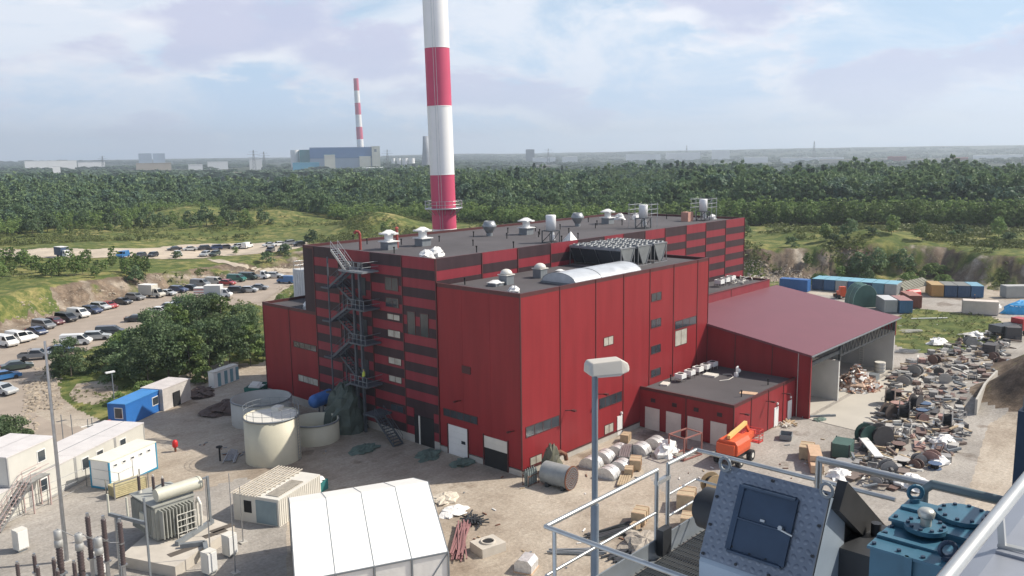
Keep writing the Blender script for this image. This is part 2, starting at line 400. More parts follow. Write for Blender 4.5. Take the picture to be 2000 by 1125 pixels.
for mx_,my_,mr_,mh_ in MOUNDS[-3:-1]:
    d=np.hypot(GX-mx_,GY-my_)/mr_; zone[...,2]=np.where(d<1.5,.9,zone[...,2]); zone[...,0]=np.where(d<1.25,.38+.5*(fbm(GX/2,GY/2,12)-.5),zone[...,0])
far=np.clip((RR-rb-wv-250)/250,0,1)*np.clip(.55+.9*fbm(GX/160,GY/160,71),0,1); zone[...,3]=np.clip(far,0,.9)
# a bright field far right, pale fields far away
idx=np.arange(na*nr).reshape(na,nr); Q=np.stack([idx[:-1,:-1],idx[1:,:-1],idx[1:,1:],idx[:-1,1:]],-1).reshape(-1,4)[:,::-1]
me=np_mesh('ground',np.stack([GX,GY,GZ],-1).reshape(-1,3),Q[:, ::-1].copy(),[zone_mat()],attr={'zone':zone.reshape(-1,4)},smooth=True)
go=link('ground',me); tag(go,kind='structure')
def sheet(name,poly,m,lift=.03,step=1.2,jag=.5,seed=0,draped=True):
    """thin sheet laid over the ground inside a world polygon, ragged edge"""
    xs=[p[0] for p in poly]; ys=[p[1] for p in poly]
    pts=[]; rr=random.Random(seed)
    n=len(poly)
    for i in range(n):
        a=np.array(poly[i]);b=np.array(poly[(i+1)%n]); k=max(1,int(np.linalg.norm(b-a)/2.))
        for j in range(k):
            q=a+(b-a)*j/k; pts.append((q[0]+rr.uniform(-jag,jag),q[1]+rr.uniform(-jag,jag)))
    import bmesh
    gx=np.arange(min(xs)-step,max(xs)+step,step); gy=np.arange(min(ys)-step,max(ys)+step,step)
    X,Y=np.meshgrid(gx,gy,indexing='ij'); ins=inpoly(X,Y,pts); Z=ht(X,Y)+lift
    ii=np.arange(X.size).reshape(X.shape); cell=ins[:-1,:-1]&ins[1:,:-1]&ins[1:,1:]&ins[:-1,1:]
    F=np.stack([ii[:-1,:-1][cell],ii[1:,:-1][cell],ii[1:,1:][cell],ii[:-1,1:][cell]],-1)
    used=np.unique(F); mp=np.full(X.size,-1); mp[used]=np.arange(len(used))
    V=np.stack([X,Y,Z],-1).reshape(-1,3)[used]
    o=link(name,np_mesh(name,V,mp[F],[m],smooth=True)); return tag(o,kind='structure')
M_asph=mat('worn_asphalt',(.315,.262,.212),.9,var=.14,scale=.25,bump=.02,bscale=4)
M_dirt=mat('dirt_road',(.43,.365,.285),.95,var=.2,scale=.15,bump=.05,bscale=1.5)
M_conc=mat('apron_concrete',(.43,.40,.345),.85,var=.10,scale=.12,bump=.008,bscale=3)
M_pave=mat('paving',(.255,.235,.21),.9,var=.12,scale=.2,bump=.02,bscale=3)
lot=pxpoly([(-160,735),(-60,690),(0,662),(100,628),(200,600),(300,578),(400,560),(480,547),(545,537),(600,545),(560,558),(520,590),(440,600),(350,620),(250,662),(160,692),(110,715),(60,755),(60,790),(110,825),(215,842),(130,870),(40,880),(-160,860)])
sheet('parking_lot',lot,M_asph,.03,.8,.4,1)
up=[tuple(PT(a,b)[:2]) for a,b in [(-80,488),(60,487),(180,487),(300,484),(345,479),(440,476),(560,472),(605,474),(600,482),(560,490),(520,495),(430,500),(370,507),(300,506),(120,507),(-80,508)]]
sheet('dirt_road',up,M_dirt,.10,1.2,.5,2)
tr=[tuple(PT(a,b)[:2]) for a,b in [(400,505),(470,516),(560,524),(610,528),(610,536),(540,532),(460,522),(410,512)]]
sheet('dirt_road',tr,M_dirt,.10,1.,.4,3)
apron=[(36.9,-13.2),(66.4,-13.2),(66.4,4.9),(36.9,4.9)]
MB_=MB().box(36.7,66.2,-13.3,4.9,.004,.06); MB_.prism([(36.2,-13.9),(*P(1690,846)[:2],),(*P(1765,800)[:2],),(*P(1815,762)[:2],),(67.5,-13.9)][::1],.004,.05) 
tag(MB_.build('concrete_apron',M_conc),kind='structure')
rd=pxpoly([(1280,915),(1340,880),(1440,872),(1550,828),(1588,822),(1700,850),(1780,800),(1830,745),(1900,690),(1985,668),(1985,650),(1860,690),(1790,705),(1742,720),(1742,700),(1860,680),(2100,625),(2100,690),(1960,720),(1840,800),(1760,880),(1700,905),(1600,905),(1500,960),(1400,1010),(1300,990)])
# ================= RED INDUSTRIAL BUILDINGS =================
def metalmat(name,col,rough=.45,rib=0,axis=0,var=.06):
    m=mat(name,col,rough,0,var*2.2,.9,streak=(1.,1.,.12))
    if rib and 'rib' not in m:
        m['rib']=1; t=m.node_tree; b=t.nodes['Principled BSDF']; tc=t.nodes.new('ShaderNodeTexCoord'); wv=t.nodes.new('ShaderNodeTexWave'); wv.bands_direction='Z' if axis==2 else 'XY'[axis]
        wv.inputs['Scale'].default_value=rib; t.links.new(tc.outputs['Object'],wv.inputs['Vector']); bp=t.nodes.new('ShaderNodeBump'); bp.inputs['Distance'].default_value=.02; bp.inputs['Strength'].default_value=.5
        t.links.new(wv.outputs[0],bp.inputs['Height']); t.links.new(bp.outputs[0],b.inputs['Normal'])
    return m
M_red=metalmat('red_cladding',(.235,.025,.029),.42,var=.05)
M_red.node_tree.nodes['Principled BSDF'].inputs['Specular IOR Level'].default_value=.22
M_redp=metalmat('red_band',(.22,.029,.040),.42,var=.05)
M_dark=metalmat('brown_band',(.042,.024,.028),.5,var=.10)
M_redp.node_tree.nodes['Principled BSDF'].inputs['Specular IOR Level'].default_value=.25; M_dark.node_tree.nodes['Principled BSDF'].inputs['Specular IOR Level'].default_value=.25
M_trim=mat('maroon_trim',(.075,.018,.018),.5,var=.1)
M_roofm=mat('bitumen_roof',(.070,.064,.068),.95,var=.22,scale=.12,bump=.01)
M_plinth=mat('plinth_concrete',(.42,.40,.36),.85,var=.12,scale=.6)
M_glass=mat('window_glass',(.035,.045,.055),.12,0,.3,.5); M_glass.node_tree.nodes['Principled BSDF'].inputs['Specular IOR Level'].default_value=.8
M_paleglass=mat('blinded_glass',(.42,.40,.34),.25,0,.25,1.2)
M_white=mat('white_sheet',(.72,.72,.70),.45,var=.06,scale=.5)
M_offw=mat('offwhite_paint',(.62,.60,.54),.5,var=.08,scale=.5)
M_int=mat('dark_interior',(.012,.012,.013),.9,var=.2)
M_steel=mat('galvanised_steel',(.42,.43,.44),.38,.85,.15,2.5)
M_dsteel=mat('dark_steel',(.06,.068,.075),.5,.4,.2,1.5)
M_gsteel=mat('grey_painted_steel',(.20,.22,.235),.5,.2,.12,1.5)
M_wood=mat('raw_timber',(.40,.31,.20),.8,0,.2,2.)
M_ply=mat('plywood',(.50,.34,.22),.8,0,.12,2.)
M_rust=mat('rusty_steel',(.17,.075,.045),.85,.2,.35,1.8)
M_bag=mat('white_plastic_bag',(.74,.73,.70),.55,0,.1,3,bump=.05,bscale=5)
M_foil=mat('insulation_foil',(.62,.62,.61),.28,.75,.2,4,bump=.04,bscale=5)
def WIN(parent,name,plane,c,a0,a1,z0,z1,n=2,gm=None,fm=None,proud=.04,inset=.02,label=None):
    """window on plane 'x' or 'y' at coordinate c, outward is negative; pane plus frame"""
    s=-1; p=MB(); f=MB()
    def bx(b,a0_,a1_,z0_,z1_,d0,d1):
        if plane=='y': b.box(a0_,a1_,c-d1,c-d0,z0_,z1_)
        else: b.box(c-d1,c-d0,a0_,a1_,z0_,z1_)
    bx(p,a0,a1,z0,z1,-.05,inset)
    o=p.build(name,gm or M_glass,parent,True)
    w_=.06
    bx(f,a0-w_,a1+w_,z1,z1+w_,-.02,proud);bx(f,a0-w_,a1+w_,z0-w_,z0,-.02,proud)
    for k in range(n+1):
        q=a0+(a1-a0)*k/n; 
        if k==0: bx(f,q-w_,q,z0,z1,-.02,proud)
        elif k==n: bx(f,q,q+w_,z0,z1,-.02,proud)
        else: bx(f,q-w_/2,q+w_/2,z0,z1,-.02,proud-.005)
    f.build('frame',fm or M_trim,o,True)
    if label: o['label']=label
    return o
# ---- banded hall
hall=thing('boiler_hall','large flat-roofed hall clad in checkered red and dark brown bands','industrial building',(0,12,0))
mx_=[0,7,13,19,24.5,30,34.5,39.6,44.8,50.6,56.4,62.6,68.9]; my_=[12.02,17.5,23,29.1,34.2]; YB=36.5
w_=MB(); w_.box(0.02,68.88,12.04,YB,0.9,20.8,2)
zb=[21.15,19.85]+[19.85-1.055*k for k in range(1,19)]
def bands(a0,a1,first,plane,zmin,cuts=()):
    for k in range(len(zb)-1):
        z1,z0=zb[k],zb[k+1]
        if z0<zmin: z0=zmin
        if z1<=z0: break
        mi=(0 if (k+first)%2==0 else 1); d=.03 if mi==0 else .05
        segs=[(a0+.06,a1-.06)]
        for ca0,ca1,cz0,cz1 in cuts:
            if cz0<z1-.02 and cz1>z0+.02:
                ns=[]
                for s0,s1 in segs:
                    if ca1<=s0 or ca0>=s1: ns.append((s0,s1)); continue
                    if ca0>s0: ns.append((s0,ca0))
                    if ca1<s1: ns.append((ca1,s1))
                segs=ns
        for s0,s1 in segs:
            if plane=='y': w_.box(s0,s1,12-d,12.05,z0,z1,mi)
            else: w_.box(-d,.03,s0,s1,z0,z1,mi)
for i in range(12): bands(mx_[i],mx_[i+1],1-i%2,'y',.9)
DOORCUT=(12.9,16.2,.9,3.3)
for i,(a,b) in enumerate(zip(my_[:-1],my_[1:])): bands(a,b,i%2,'x',.9,[DOORCUT] if i==0 else [])
for x in mx_: w_.box(x-.07,x+.07,11.9,12.06,.9,21.1,3)
for y in my_[1:]: w_.box(-.1,.04,y-.07,y+.07,.9,21.1,3)
w_.box(-.1,.08,11.94,12.06,.9,21.15,3)
# parapet
w_.box(0,.25,12,YB,20.8,21.17,3);w_.box(68.65,68.9,12,YB,20.8,21.17,3);w_.box(.25,68.65,12,12.22,20.8,21.165,3);w_.box(.25,68.65,YB-.25,YB,20.8,21.16,3)
w_.build('wall',[M_redp,M_dark,M_dark,M_trim],hall,True)
MB().box(.25,68.65,12.22,YB-.25,20.7,20.84).build('roof',M_roofm,hall,True)
MB().box(-.02,68.9,12.05,12.9,0,.9).box(-.02,68.9,16.2,YB,0,.9).build('plinth',M_plinth,hall,True)
# east end wall top (dark inner face seen on the roof)
for y0,y1,z0,z1,gm in [(18.1,20.2,13.75,14.35,M_paleglass),(18.1,20.2,11.75,12.5,M_paleglass),(18.1,20.25,8.6,9.3,M_paleglass),(18.15,20.3,6.5,7.15,M_paleglass),(18.0,20.2,3.1,3.8,M_glass),(18.2,20.4,17.1,18.5,M_glass),(18.2,20.4,15.2,16.2,M_glass)]:
    WIN(hall,'window','x',-.05,y0,y1,z0,z1,2,gm)
for y0,y1 in ((15.5,16.75),(13.35,14.6)): WIN(hall,'window','x',-.05,y0,y1,12.5,15.0,1)
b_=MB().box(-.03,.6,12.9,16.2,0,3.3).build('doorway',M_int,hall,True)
MB().box(-.10,-.02,15.2,15.4,0,3.3).build('door_post',M_offw,b_,True)
for y0 in (24.2,24.2,24.2): pass
for z0 in (11.0,6.2,16.0): 
    d_=MB().box(-.11,-.0,24.0,25.1,z0,z0+2.1).build('door',M_dsteel,hall,True)
# ---- front block
blk=thing('front_block','tall plain bright red block whose near corner faces the yard','industrial building',(0,0,0))
bx_=[0,6.1,12.2,17.4,22.7,27.9,33.5,36.2]
w_=MB(); zb0=.72
w_.box(0,36.2,0,11.97,zb0,18.2,0)
w_.box(0,.22,0,12-.03,18.2,18.62,1);w_.box(.22,36.2,0,.22,18.2,18.61,1);w_.box(35.98,36.2,.22,11.97,18.2,18.6,1)
for x in bx_: w_.box(x-.05+(0.05 if x==0 else 0),x+.05,-.05,.02,zb0,18.58,1)
for y in (4.2,8.2): w_.box(-.012,.02,y-.02,y+.02,zb0,18.5,0)
w_.box(-.06,.06,-.06,.06,zb0-.02,18.64,1); w_.box(-.05,.03,11.9,11.97,zb0,18.6,1)
w_.box(-.03,36.2,-.09,.0,zb0-.12,zb0,1)
w_.build('wall',[M_red,M_trim],blk,True)
MB().box(.22,35.98,.22,11.95,18.15,18.24).build('roof',M_roofm,blk,True)
MB().box(-.0,.6,0,11.97,0,zb0-.125).box(.6,36.2,-.03,.6,0,zb0-.12).build('plinth',M_plinth,blk,True)
for (x0,x1,z0,z1,n,gm,lb) in [(.65,5.85,3.95,5.0,4,M_glass,None),(12.9,17.1,4.05,5.15,4,M_glass,None),(23.05,25.1,14.7,15.6,2,M_glass,None),(23.05,25.1,11.5,12.45,2,M_glass,None),(23.1,25.1,8.35,9.25,2,M_glass,None),(23.15,25.15,5.5,6.35,2,M_glass,None),(28.35,33.3,10.5,11.45,3,M_glass,None),(28.4,31.1,8.35,10.25,2,M_paleglass,'greyish wide two-leaf window'),(1.25,3.0,.85,1.65,2,M_paleglass,None),(13.9,15.5,.85,1.85,2,M_paleglass,None),(13.7,15.4,11.0,11.9,2,M_paleglass,None)]:
    WIN(blk,'window','y',0,x0,x1,z0,z1,n,gm,label=lb)
MB().box(16.25,17.2,-.07,.01,.1,2.35).build('door',M_white,blk,True)
for (y0,y1,z0,z1) in [(6.2,11.3,4.2,4.95)]: WIN(blk,'window','x',0,y0,y1,z0,z1,5,M_glass)
d1=MB(); 
for k in range(5): d1.box(-.06,.01,7.7,10.6,.05+k*.66,.05+k*.66+.65)
d1=d1.build('roller_door',M_white,blk,True); MB().box(-.075,-.06,8.0,8.6,1.55,1.9).build('door_window',M_glass,d1,True)
d2=MB(); 
for k in range(2): d2.box(-.06,.01,1.95,5.2,2.0+k*.62,2.0+k*.62+.61)
d2=d2.build('roller_door',M_offw,blk,True); d2['label']='half open cream roller door'
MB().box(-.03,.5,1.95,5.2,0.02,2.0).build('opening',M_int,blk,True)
for y in (7.55,10.65,1.8,5.25): MB().box(-.1,.03,y,y+.12,.05,3.4).build('door_post',M_trim,blk,True)
v=MB(); v.box(-.06,.01,7.0,8.3,9.4,10.2)
for k in range(5): v.box(-.09,-.05,7.05,8.25,9.48+k*.14,9.53+k*.14)
v.build('louvre',M_trim,blk,True)
for (pl,a,z) in [('x',8.6,6.3),('y',6.9,5.3),('y',12.6,5.8),('x',1.0,4.6)]:
    b_=MB()
    if pl=='x': b_.beam((0,a,z),(-.7,a,z+.1),.09).box(-1.05,-.6,a-.12,a+.12,z+.02,z+.16)
    else: b_.beam((a,0,z),(a+.3,-.8,z+.1),.09).box(a+.1,a+.45,-1.2,-.7,z+.02,z+.18)
    b_.build('wall_lamp',M_trim,blk,True)
b_=MB().box(16.9,17.1,-.2,0,2.5,2.75).build('wall_lamp',M_white,blk,True)
# roof of block: barrel skylight (fixed), others are separate things
b_=MB(); n=14; x0,x1=9.0,21.3; yc,rw,zh=2.55,2.3,1.05
prof=[(yc+rw*math.cos(math.pi*i/n),18.42+zh*math.sin(math.pi*i/n)) for i in range(n+1)]
b_.extr(prof,x0,x1,0,sm=False)
M_poly=mat('skylight_polycarbonate',(.46,.48,.50),.3,.1,.15,.8)
sk=b_.build('barrel_skylight',M_poly,blk,True)
b_=MB(); b_.box(x0-.12,x1+.12,yc-rw-.12,yc+rw+.12,18.2,18.45)
for k in (0,3,8):
    q=x0+(x1-x0)*k/8
    for i in range(n): b_.beam((q,prof[i][0],prof[i][1]+.015),(q,prof[i+1][0],prof[i+1][1]+.015),.05,.05)
b_.build('skylight_frame',M_gsteel,sk,True)
# ---- low annex left of the hall
an=thing('side_annex','lower dark red annex at the left end of the checkered hall','industrial building',(0,34.3,0))
w_=MB(); w_.box(0.01,7.,34.3,46.7,.95,12.45,0)
for y in (40.4,46.6): w_.box(-.04,.02,y-.05,y+.05,.95,12.8,1)
w_.box(0.0,.2,34.3,46.7,12.45,12.85,1);w_.box(.2,7,46.5,46.7,12.45,12.84,1)
w_.build('wall',[M_red,M_trim],an,True)
MB().box(.2,7,34.3,46.5,12.4,12.5).build('roof',M_roofm,an,True)
MB().box(-.03,7,34.3,46.75,0,.95).build('plinth',M_plinth,an,True)
for y0,y1,z0,z1,gm in ((34.6,39.6,7.75,8.45,M_glass),(34.6,38.9,3.3,4.1,M_paleglass)): WIN(an,'window','x',0,y0,y1,z0,z1,4,gm)
# pale tank room behind annex
pt=thing('filter_house','pale grey sheet-metal cabin with roof railings beside the dark annex roof','plant cabin',(7.5,38,0))
b_=MB(); b_.box(7.02,14,36.6,49.8,0,16.3)
for k in range(23): b_.box(6.97,7.02,36.7+k*.57,36.82+k*.57,12.9 if k<18 else .2,16.2)
b_.build('body',mat('pale_sheet',(.55,.56,.56),.5),pt,True)
b_=MB()
for y in np.linspace(36.8,49.6,9): b_.cyl((7.15,y,16.3),(7.15,y,17.4),.035,n=6)
for z in (16.8,17.4): b_.cyl((7.15,36.8,z),(7.15,49.6,z),.035,n=6); b_.cyl((7.15,49.6,z),(13.8,49.6,z),.035,n=6)
b_.build('railing',M_steel,pt,True)
b_=MB().box(8.2,11,44.0,46.8,16.3,18.0).cyl((9.5,42.5,16.3),(9.5,42.5,17.7),.8); b_.build('fan_unit',M_white,pt,True)
# ---- garage annex
ga=thing('garage_annex','low dark red garage wing with four pale doors and flat grey roof','industrial building',(20.8,-12.1,0))
w_=MB(); zt=4.6
w_.box(20.8,36.17,-12.1,-.03,.1,zt,0)
w_.box(20.8,21.0,-12.1,-.05,zt,zt+.35,1); w_.box(21.0,36.17,-12.1,-11.9,zt,zt+.34,1)
for y in (-6.2,): w_.box(20.75,20.82,y-.05,y+.05,.1,zt+.3,1)
for x in (24.8,29.0,32.9): w_.box(x-.05,x+.05,-12.15,-12.08,.1,zt+.3,1)
w_.box(20.74,20.86,-12.16,-12.04,.1,zt+.36,1)
w_.build('wall',[M_red,M_trim],ga,True)
MB().box(21,36.17,-11.9,-.05,zt-.05,zt+.04).build('roof',M_roofm,ga,True)
for y0 in (-2.75,-5.6,-8.4,-11.3):
    d=MB()
    for k in range(4): d.box(20.74,20.81,y0,y0+1.95,.03+k*.66,.03+k*.66+.65)
    d.build('garage_door',M_offw,ga,True)
    MB().box(20.76,20.81,y0+.6,y0+1.2,3.35,3.8).build('vent_grille',M_dark,ga,True)
for x0 in (30.6,34.2): MB().box(x0,x0+1.05,-12.16,-12.09,.05,2.35).build('door',M_white,ga,True); MB().box(x0+.6,x0+.8,-12.25,-12.1,2.6,2.85).build('wall_lamp',M_white,ga,True)
for x0 in (22.2,28.4,32.5): MB().beam((x0,-12.1,3.7),(x0,-12.9,3.8),.08).box(x0-.15,x0+.15,-13.2,-12.7,3.7,3.85).build('wall_lamp',M_trim,ga,True)
# ---- north annex above the canopy
na_=thing('upper_annex','narrow rose red upper storey between the checkered hall and the sloped canopy','industrial building',(36.2,5.1,0))
w_=MB(); w_.box(36.22,64.4,5.1,11.93,0,11.7,0); w_.box(36.22,64.4,5.1,5.3,11.7,12.06,0); w_.box(64.2,64.4,5.3,11.93,11.7,12.05,1); w_.box(36.22,64.4,5.04,5.1,11.98,12.08,1)
for x in (41.,52.): w_.box(x-.04,x+.04,5.06,5.1,10.9,12,1)
w_.build('wall',[M_redp,M_trim],na_,True); MB().box(36.22,64.2,5.3,11.93,11.65,11.74).build('roof',M_roofm,na_,True)
# ---- canopy shed
ca=thing('canopy_shed','open-fronted delivery shed with a broad sloping mauve red roof and lattice truss','shed',(36.2,-13.9,0))
def zr(y): return 10.05+.153*y
rf=MB(); A=.28
rf.add([(36.0,-14.05,zr(-14.05)),(66.9,-14.05,zr(-14.05)),(66.9,5.08,zr(5.08)),(36.0,5.08,zr(5.08)),(36.0,-14.05,zr(-14.05)-A),(66.9,-14.05,zr(-14.05)-A),(66.9,5.08,zr(5.08)-A),(36.0,5.08,zr(5.08)-A)],[(0,1,2,3),(7,6,5,4),(4,5,1,0),(5,6,2,1),(6,7,3,2),(7,4,0,3)])
M_croof=mat('canopy_roof_sheet',(.15,.045,.058),.5,0,.05,.3); M_croof.node_tree.nodes['Principled BSDF'].inputs['Specular IOR Level'].default_value=.5
rf.build('roof',M_croof,ca,True)
w_=MB(); 
w_.add([(36.22,-13.9,0),(36.22,-.03,0),(36.22,-.03,zr(-.03)-A),(36.22,-13.9,zr(-13.9)-A),(36.5,-13.9,0),(36.5,-.03,0),(36.5,-.03,zr(-.03)-A),(36.5,-13.9,zr(-13.9)-A)],[(3,2,1,0),(4,5,6,7),(0,1,5,4),(1,2,6,5),(2,3,7,6),(3,0,4,7)],0)
for y in (-4.,-9.,-13.85): w_.box(36.17,36.22,y-.04,y+.04,0,zr(y)-.3,1)
w_.build('wall',[M_red,M_trim],ca,True)
MB().box(66.4,66.6,-13.6,5.08,5.2,7.6).build('side_cladding',M_red,ca,True)
MB().box(36.5,66.6,4.8,5.08,0,10.4).build('back_wall',M_gsteel,ca,True)
for x,t0 in ((36.5,6.2),(45.9,5.3),(66.3,5.9)): MB().box(x+.002,x+.36,-13.5,4.79,.0,t0).build('concrete_fin',mat('pale_concrete',(.50,.49,.46),.8,var=.08,scale=.5),ca,True)
MB().cyl((36.05,-12.4,0.1),(36.05,-12.4,8.0),.06,n=8).build('downpipe',M_steel,ca,True)
t_=MB()
def truss(x0,x1,y,zt_,zb_,n):
    t_.beam((x0,y,zt_),(x1,y,zt_),.16,.2); t_.beam((x0,y,zb_),(x1,y,zb_),.16,.2)
    for k in range(n):
        a=x0+(x1-x0)*k/n;b=x0+(x1-x0)*(k+1)/n
        t_.beam((a,y,zb_),((a+b)/2,y,zt_),.08); t_.beam(((a+b)/2,y,zt_),(b,y,zb_),.08)
truss(46.2,66.2,-13.45,7.45,5.9,16); t_.build('lattice_truss',M_dsteel,ca,True)
t_=MB(); t_.box(45.95,46.25,-13.6,-13.3,5.3,7.5).box(66.0,66.3,-13.6,-13.3,5.9,7.5)
t_.beam((36.5,-13.4,6.5),(45.95,-13.4,6.5),.2,.5); t_.build('column',M_dsteel,ca,True)
t_=MB()
for y in np.linspace(-12,3,7): t_.beam((36.6,y,zr(y)-.5),(66.3,y,zr(y)-.5),.12,.25)
for x in (41,46.1,51,56,61): t_.beam((x,-13.3,zr(-13.3)-.75),(x,4.7,zr(4.7)-.75),.16,.35)
t_.build('rafter',M_dsteel,ca,True)
g_=MB()
g_.beam((35.9,-14.12,zr(-14.1)-.12),(66.95,-14.12,zr(-14.1)-.12),.14,.14); g_.build('gutter',M_gsteel,ca,True)
# ================= CHIMNEY =================
HR0=AZF-math.pi/2
def lean(o,deg):
    # stack stands very slightly out of plumb, towards the left of the view
    ax=Vector((math.cos(AZF),math.sin(AZF),0)); o.rotation_mode='QUATERNION'; from mathutils import Quaternion as Qn; o.rotation_quaternion=Qn(ax,-R_(deg))
M_cw=mat('chimney_white',(.74,.73,.71),.5,var=.06,scale=.15); M_cr=mat('chimney_red',(.50,.06,.125),.5,var=.08,scale=.15)
ch=thing('chimney','tall red and white striped chimney rising directly behind the big roof','chimney',(32.33,44.64,0)); lean(ch,.9)
lv=[0,20.4,29.0,39.5,48.3,57.2,66,75,84,92,100]
b_=MB()
for k in range(len(lv)-1): b_.lathe((0,0,0),[(1.92,lv[k]),(1.92,lv[k+1])],40,0 if k%2==0 else 1)
for z in lv[1:-1]: b_.lathe((0,0,0),[(1.93,z-.06),(1.95,z-.05),(1.95,z+.05),(1.93,z+.06)],40,0)
b_.build('shaft',[M_cw,M_cr],ch)
b_=MB(); b_.lathe((0,0,0),[(1.95,23.55),(3.0,23.6),(3.0,23.75),(1.95,23.75)],32); 
for k in range(14):
    a=2*math.pi*k/14; b_.cyl((2.95*math.cos(a),2.95*math.sin(a),23.7),(2.95*math.cos(a),2.95*math.sin(a),24.85),.035,n=6)
    b_.cyl((1.92*math.cos(a),1.92*math.sin(a),22.7),(2.9*math.cos(a),2.9*math.sin(a),23.6),.05,n=6)
for z in (24.3,24.85): b_.tube([(2.95*math.cos(2*math.pi*k/28),2.95*math.sin(2*math.pi*k/28),z) for k in range(29)],.035,6)
b_.build('service_platform',M_steel,ch)
b_=MB(); a=math.radians(215)
for s in(-.2,.2): b_.cyl((2.1*math.cos(a)-s*math.sin(a),2.1*math.sin(a)+s*math.cos(a),1),(2.1*math.cos(a)-s*math.sin(a),2.1*math.sin(a)+s*math.cos(a),99),.03,n=5)
b_.build('ladder',M_steel,ch)
# ================= ROOF EQUIPMENT =================
ZM=20.84; ZT=18.24; ZG=4.64
def capvent():
    t=thing('roof_ventilator','x','roof ventilator'); MB().rbox(0,0,0,1.15,1.15,.75).build('curb',M_gsteel,t)
    b=MB(); b.rbox(0,0,.75,1.5,1.5,.08).cyl((0,0,.83),(0,0,1.45),.42,n=16).rbox(0,0,1.45,1.35,1.35,.16); b.lathe((0,0,1.6),[(.95,0),(.3,.28),(0,.3)],4); b.build('cap',M_white,t); return t
def conevent():
    t=thing('jet_vent','x','roof ventilator'); MB().cyl((0,0,0),(0,0,.45),.38,n=16).build('curb',M_gsteel,t)
    b=MB(); b.lathe((0,0,.45),[(.4,0),(.85,.75),(.88,.9),(.58,1.55),(.53,1.55),(.5,1.3)],14); b.build('hood',mat('vent_zinc',(.30,.32,.33),.42,.6,.2,1.5),t); return t
def domevent():
    t=thing('dome_vent','x','roof ventilator'); MB().rbox(0,0,0,1.15,1.15,1.0).build('curb',M_gsteel,t)
    b=MB(); b.rbox(0,0,1.0,1.35,1.35,.1).ball((0,0,1.15),.66,.5,n=16,top=True); b.build('dome',M_offw,t); return t
def hatch():
    t=thing('roof_hatch','x','roof hatch'); MB().rbox(0,0,0,1.25,1.25,.3).build('curb',M_gsteel,t)
    b=MB(); b.rbox(0,0,.3,1.4,1.4,.1); b.lathe((0,0,.4),[(.95,0),(.4,.22),(0,.25)],4); b.build('lid',M_white,t); return t
protos={}
def put(kind,mk,q,rz,label,group=None,scale=None,color=None):
    if kind not in protos:
        t=mk(); protos[kind]=t; scan(); setloc(t,q,rz,scale); t['label']=label
        if group: t['group']=group
        if color: 
            for c in CHILD.get(t.name,[]): c.color=(*color,1)
        return t
    return dup(protos[kind],q,rz,label,group,color,scale)
g='vents on the flat roofs'
for px,py,lb in [(760,487,'white capped roof ventilator nearest the red pipe at the stair end of the big roof'),(826,480,'white capped roof ventilator left of the chimney base'),(1028,458,'white capped roof ventilator between the two grey cone vents'),(1187,437,'white capped roof ventilator beyond the right cone vent, beside white bags')]:
    q=P(px,py,ZM); put('cap',capvent,q,0,lb,g,1.25)
for px,py,lb in [(956,461,'grey metal cone shaped vent on the big roof right of the chimney'),(1128,442,'grey metal cone shaped vent near the far edge of the big roof')]:
    q=P(px,py,ZM); put('cone',conevent,q,0,lb,g,(1.15,1.15,1.05))
for px,py,lb in [(989,555,'cream dome vent on a grey box near the front corner of the lower roof'),(1055,542,'cream dome vent on a grey box behind the barrel skylight')]:
    q=P(px,py,ZT); put('dome',domevent,q,0,lb,g)
for px,py,lb in [(968,558,'flat white roof hatch left of the cream dome vent'),(1094,532,'flat white roof hatch in front of the fan bank')]:
    q=P(px,py,ZT); put('hatch',hatch,q,0,lb,g,.95 if px<1000 else .6)
def pipe():
    b=MB().cyl((0,0,0),(0,0,.62),.07,n=8).cyl((0,0,.6),(0,0,.78),.11,n=8); return tag(b.build('vent_pipe',M_int),cat='pipe')
vp=[(690,470),(717,477),(784,478),(770,495),(858,472),(925,463),(924,480),(992,455),(990,466),(1046,452),(1052,463),(1094,448),(1111,456),(1097,472),(1149,434),(1163,446),(1166,440),(1054,458),(1129,466),(1215,440),(1302,428),(1003,484),(931,493)]
base=None
for i,(px,py) in enumerate(vp):
    q=P(px,py,ZM)
    if base is None: base=pipe(); o=base
    else: o=base.copy(); COL.objects.link(o)
    setloc(o,q); o['label']='short black vent pipe standing on the grey roof of the checkered hall'; o['group']='black vent pipes on the big roof'
for px,py,z,lb in [(908,556,ZT,'short black vent pipe alone on the front block roof'),(1310,744,ZG,'short black vent pipe near the garage roof edge by the red wall'),(1448,775,ZG,'short black vent pipe beside the plywood sheet on the garage roof'),(1500,752,ZG,'short black vent pipe at the far side of the garage roof')]:
    o=base.copy(); COL.objects.link(o); setloc(o,P(px,py,z)); o['label']=lb; o['group']='black vent pipes on the lower roofs'
def siloed():
    t=thing('exhaust_silencer','x','exhaust silencer'); b=MB()
    for sx in(-.75,.75):
        for sy in(-.75,.75): b.beam((sx,sy,0),(sx,sy,1.5),.1)
    for z in(.05,1.45):
        b.beam((-.75,-.75,z),(.75,-.75,z),.09);b.beam((-.75,.75,z),(.75,.75,z),.09);b.beam((-.75,-.75,z),(-.75,.75,z),.09);b.beam((.75,-.75,z),(.75,.75,z),.09)
    b.beam((-.75,-.75,.1),(.75,-.75,1.4),.07);b.beam((-.75,-.75,1.4),(-.75,.75,.1),.07); b.build('frame',M_dsteel,t)
    MB().lathe((0,0,1.5),[(0,0),(.62,0),(.62,1.75),(.55,1.85),(0,1.85)],20).cyl((0.2,-.2,.3),(0.1,0,1.5),.28,n=12).build('drum',mat('silencer_white',(.68,.68,.68),.4,.1,.08,1),t); return t
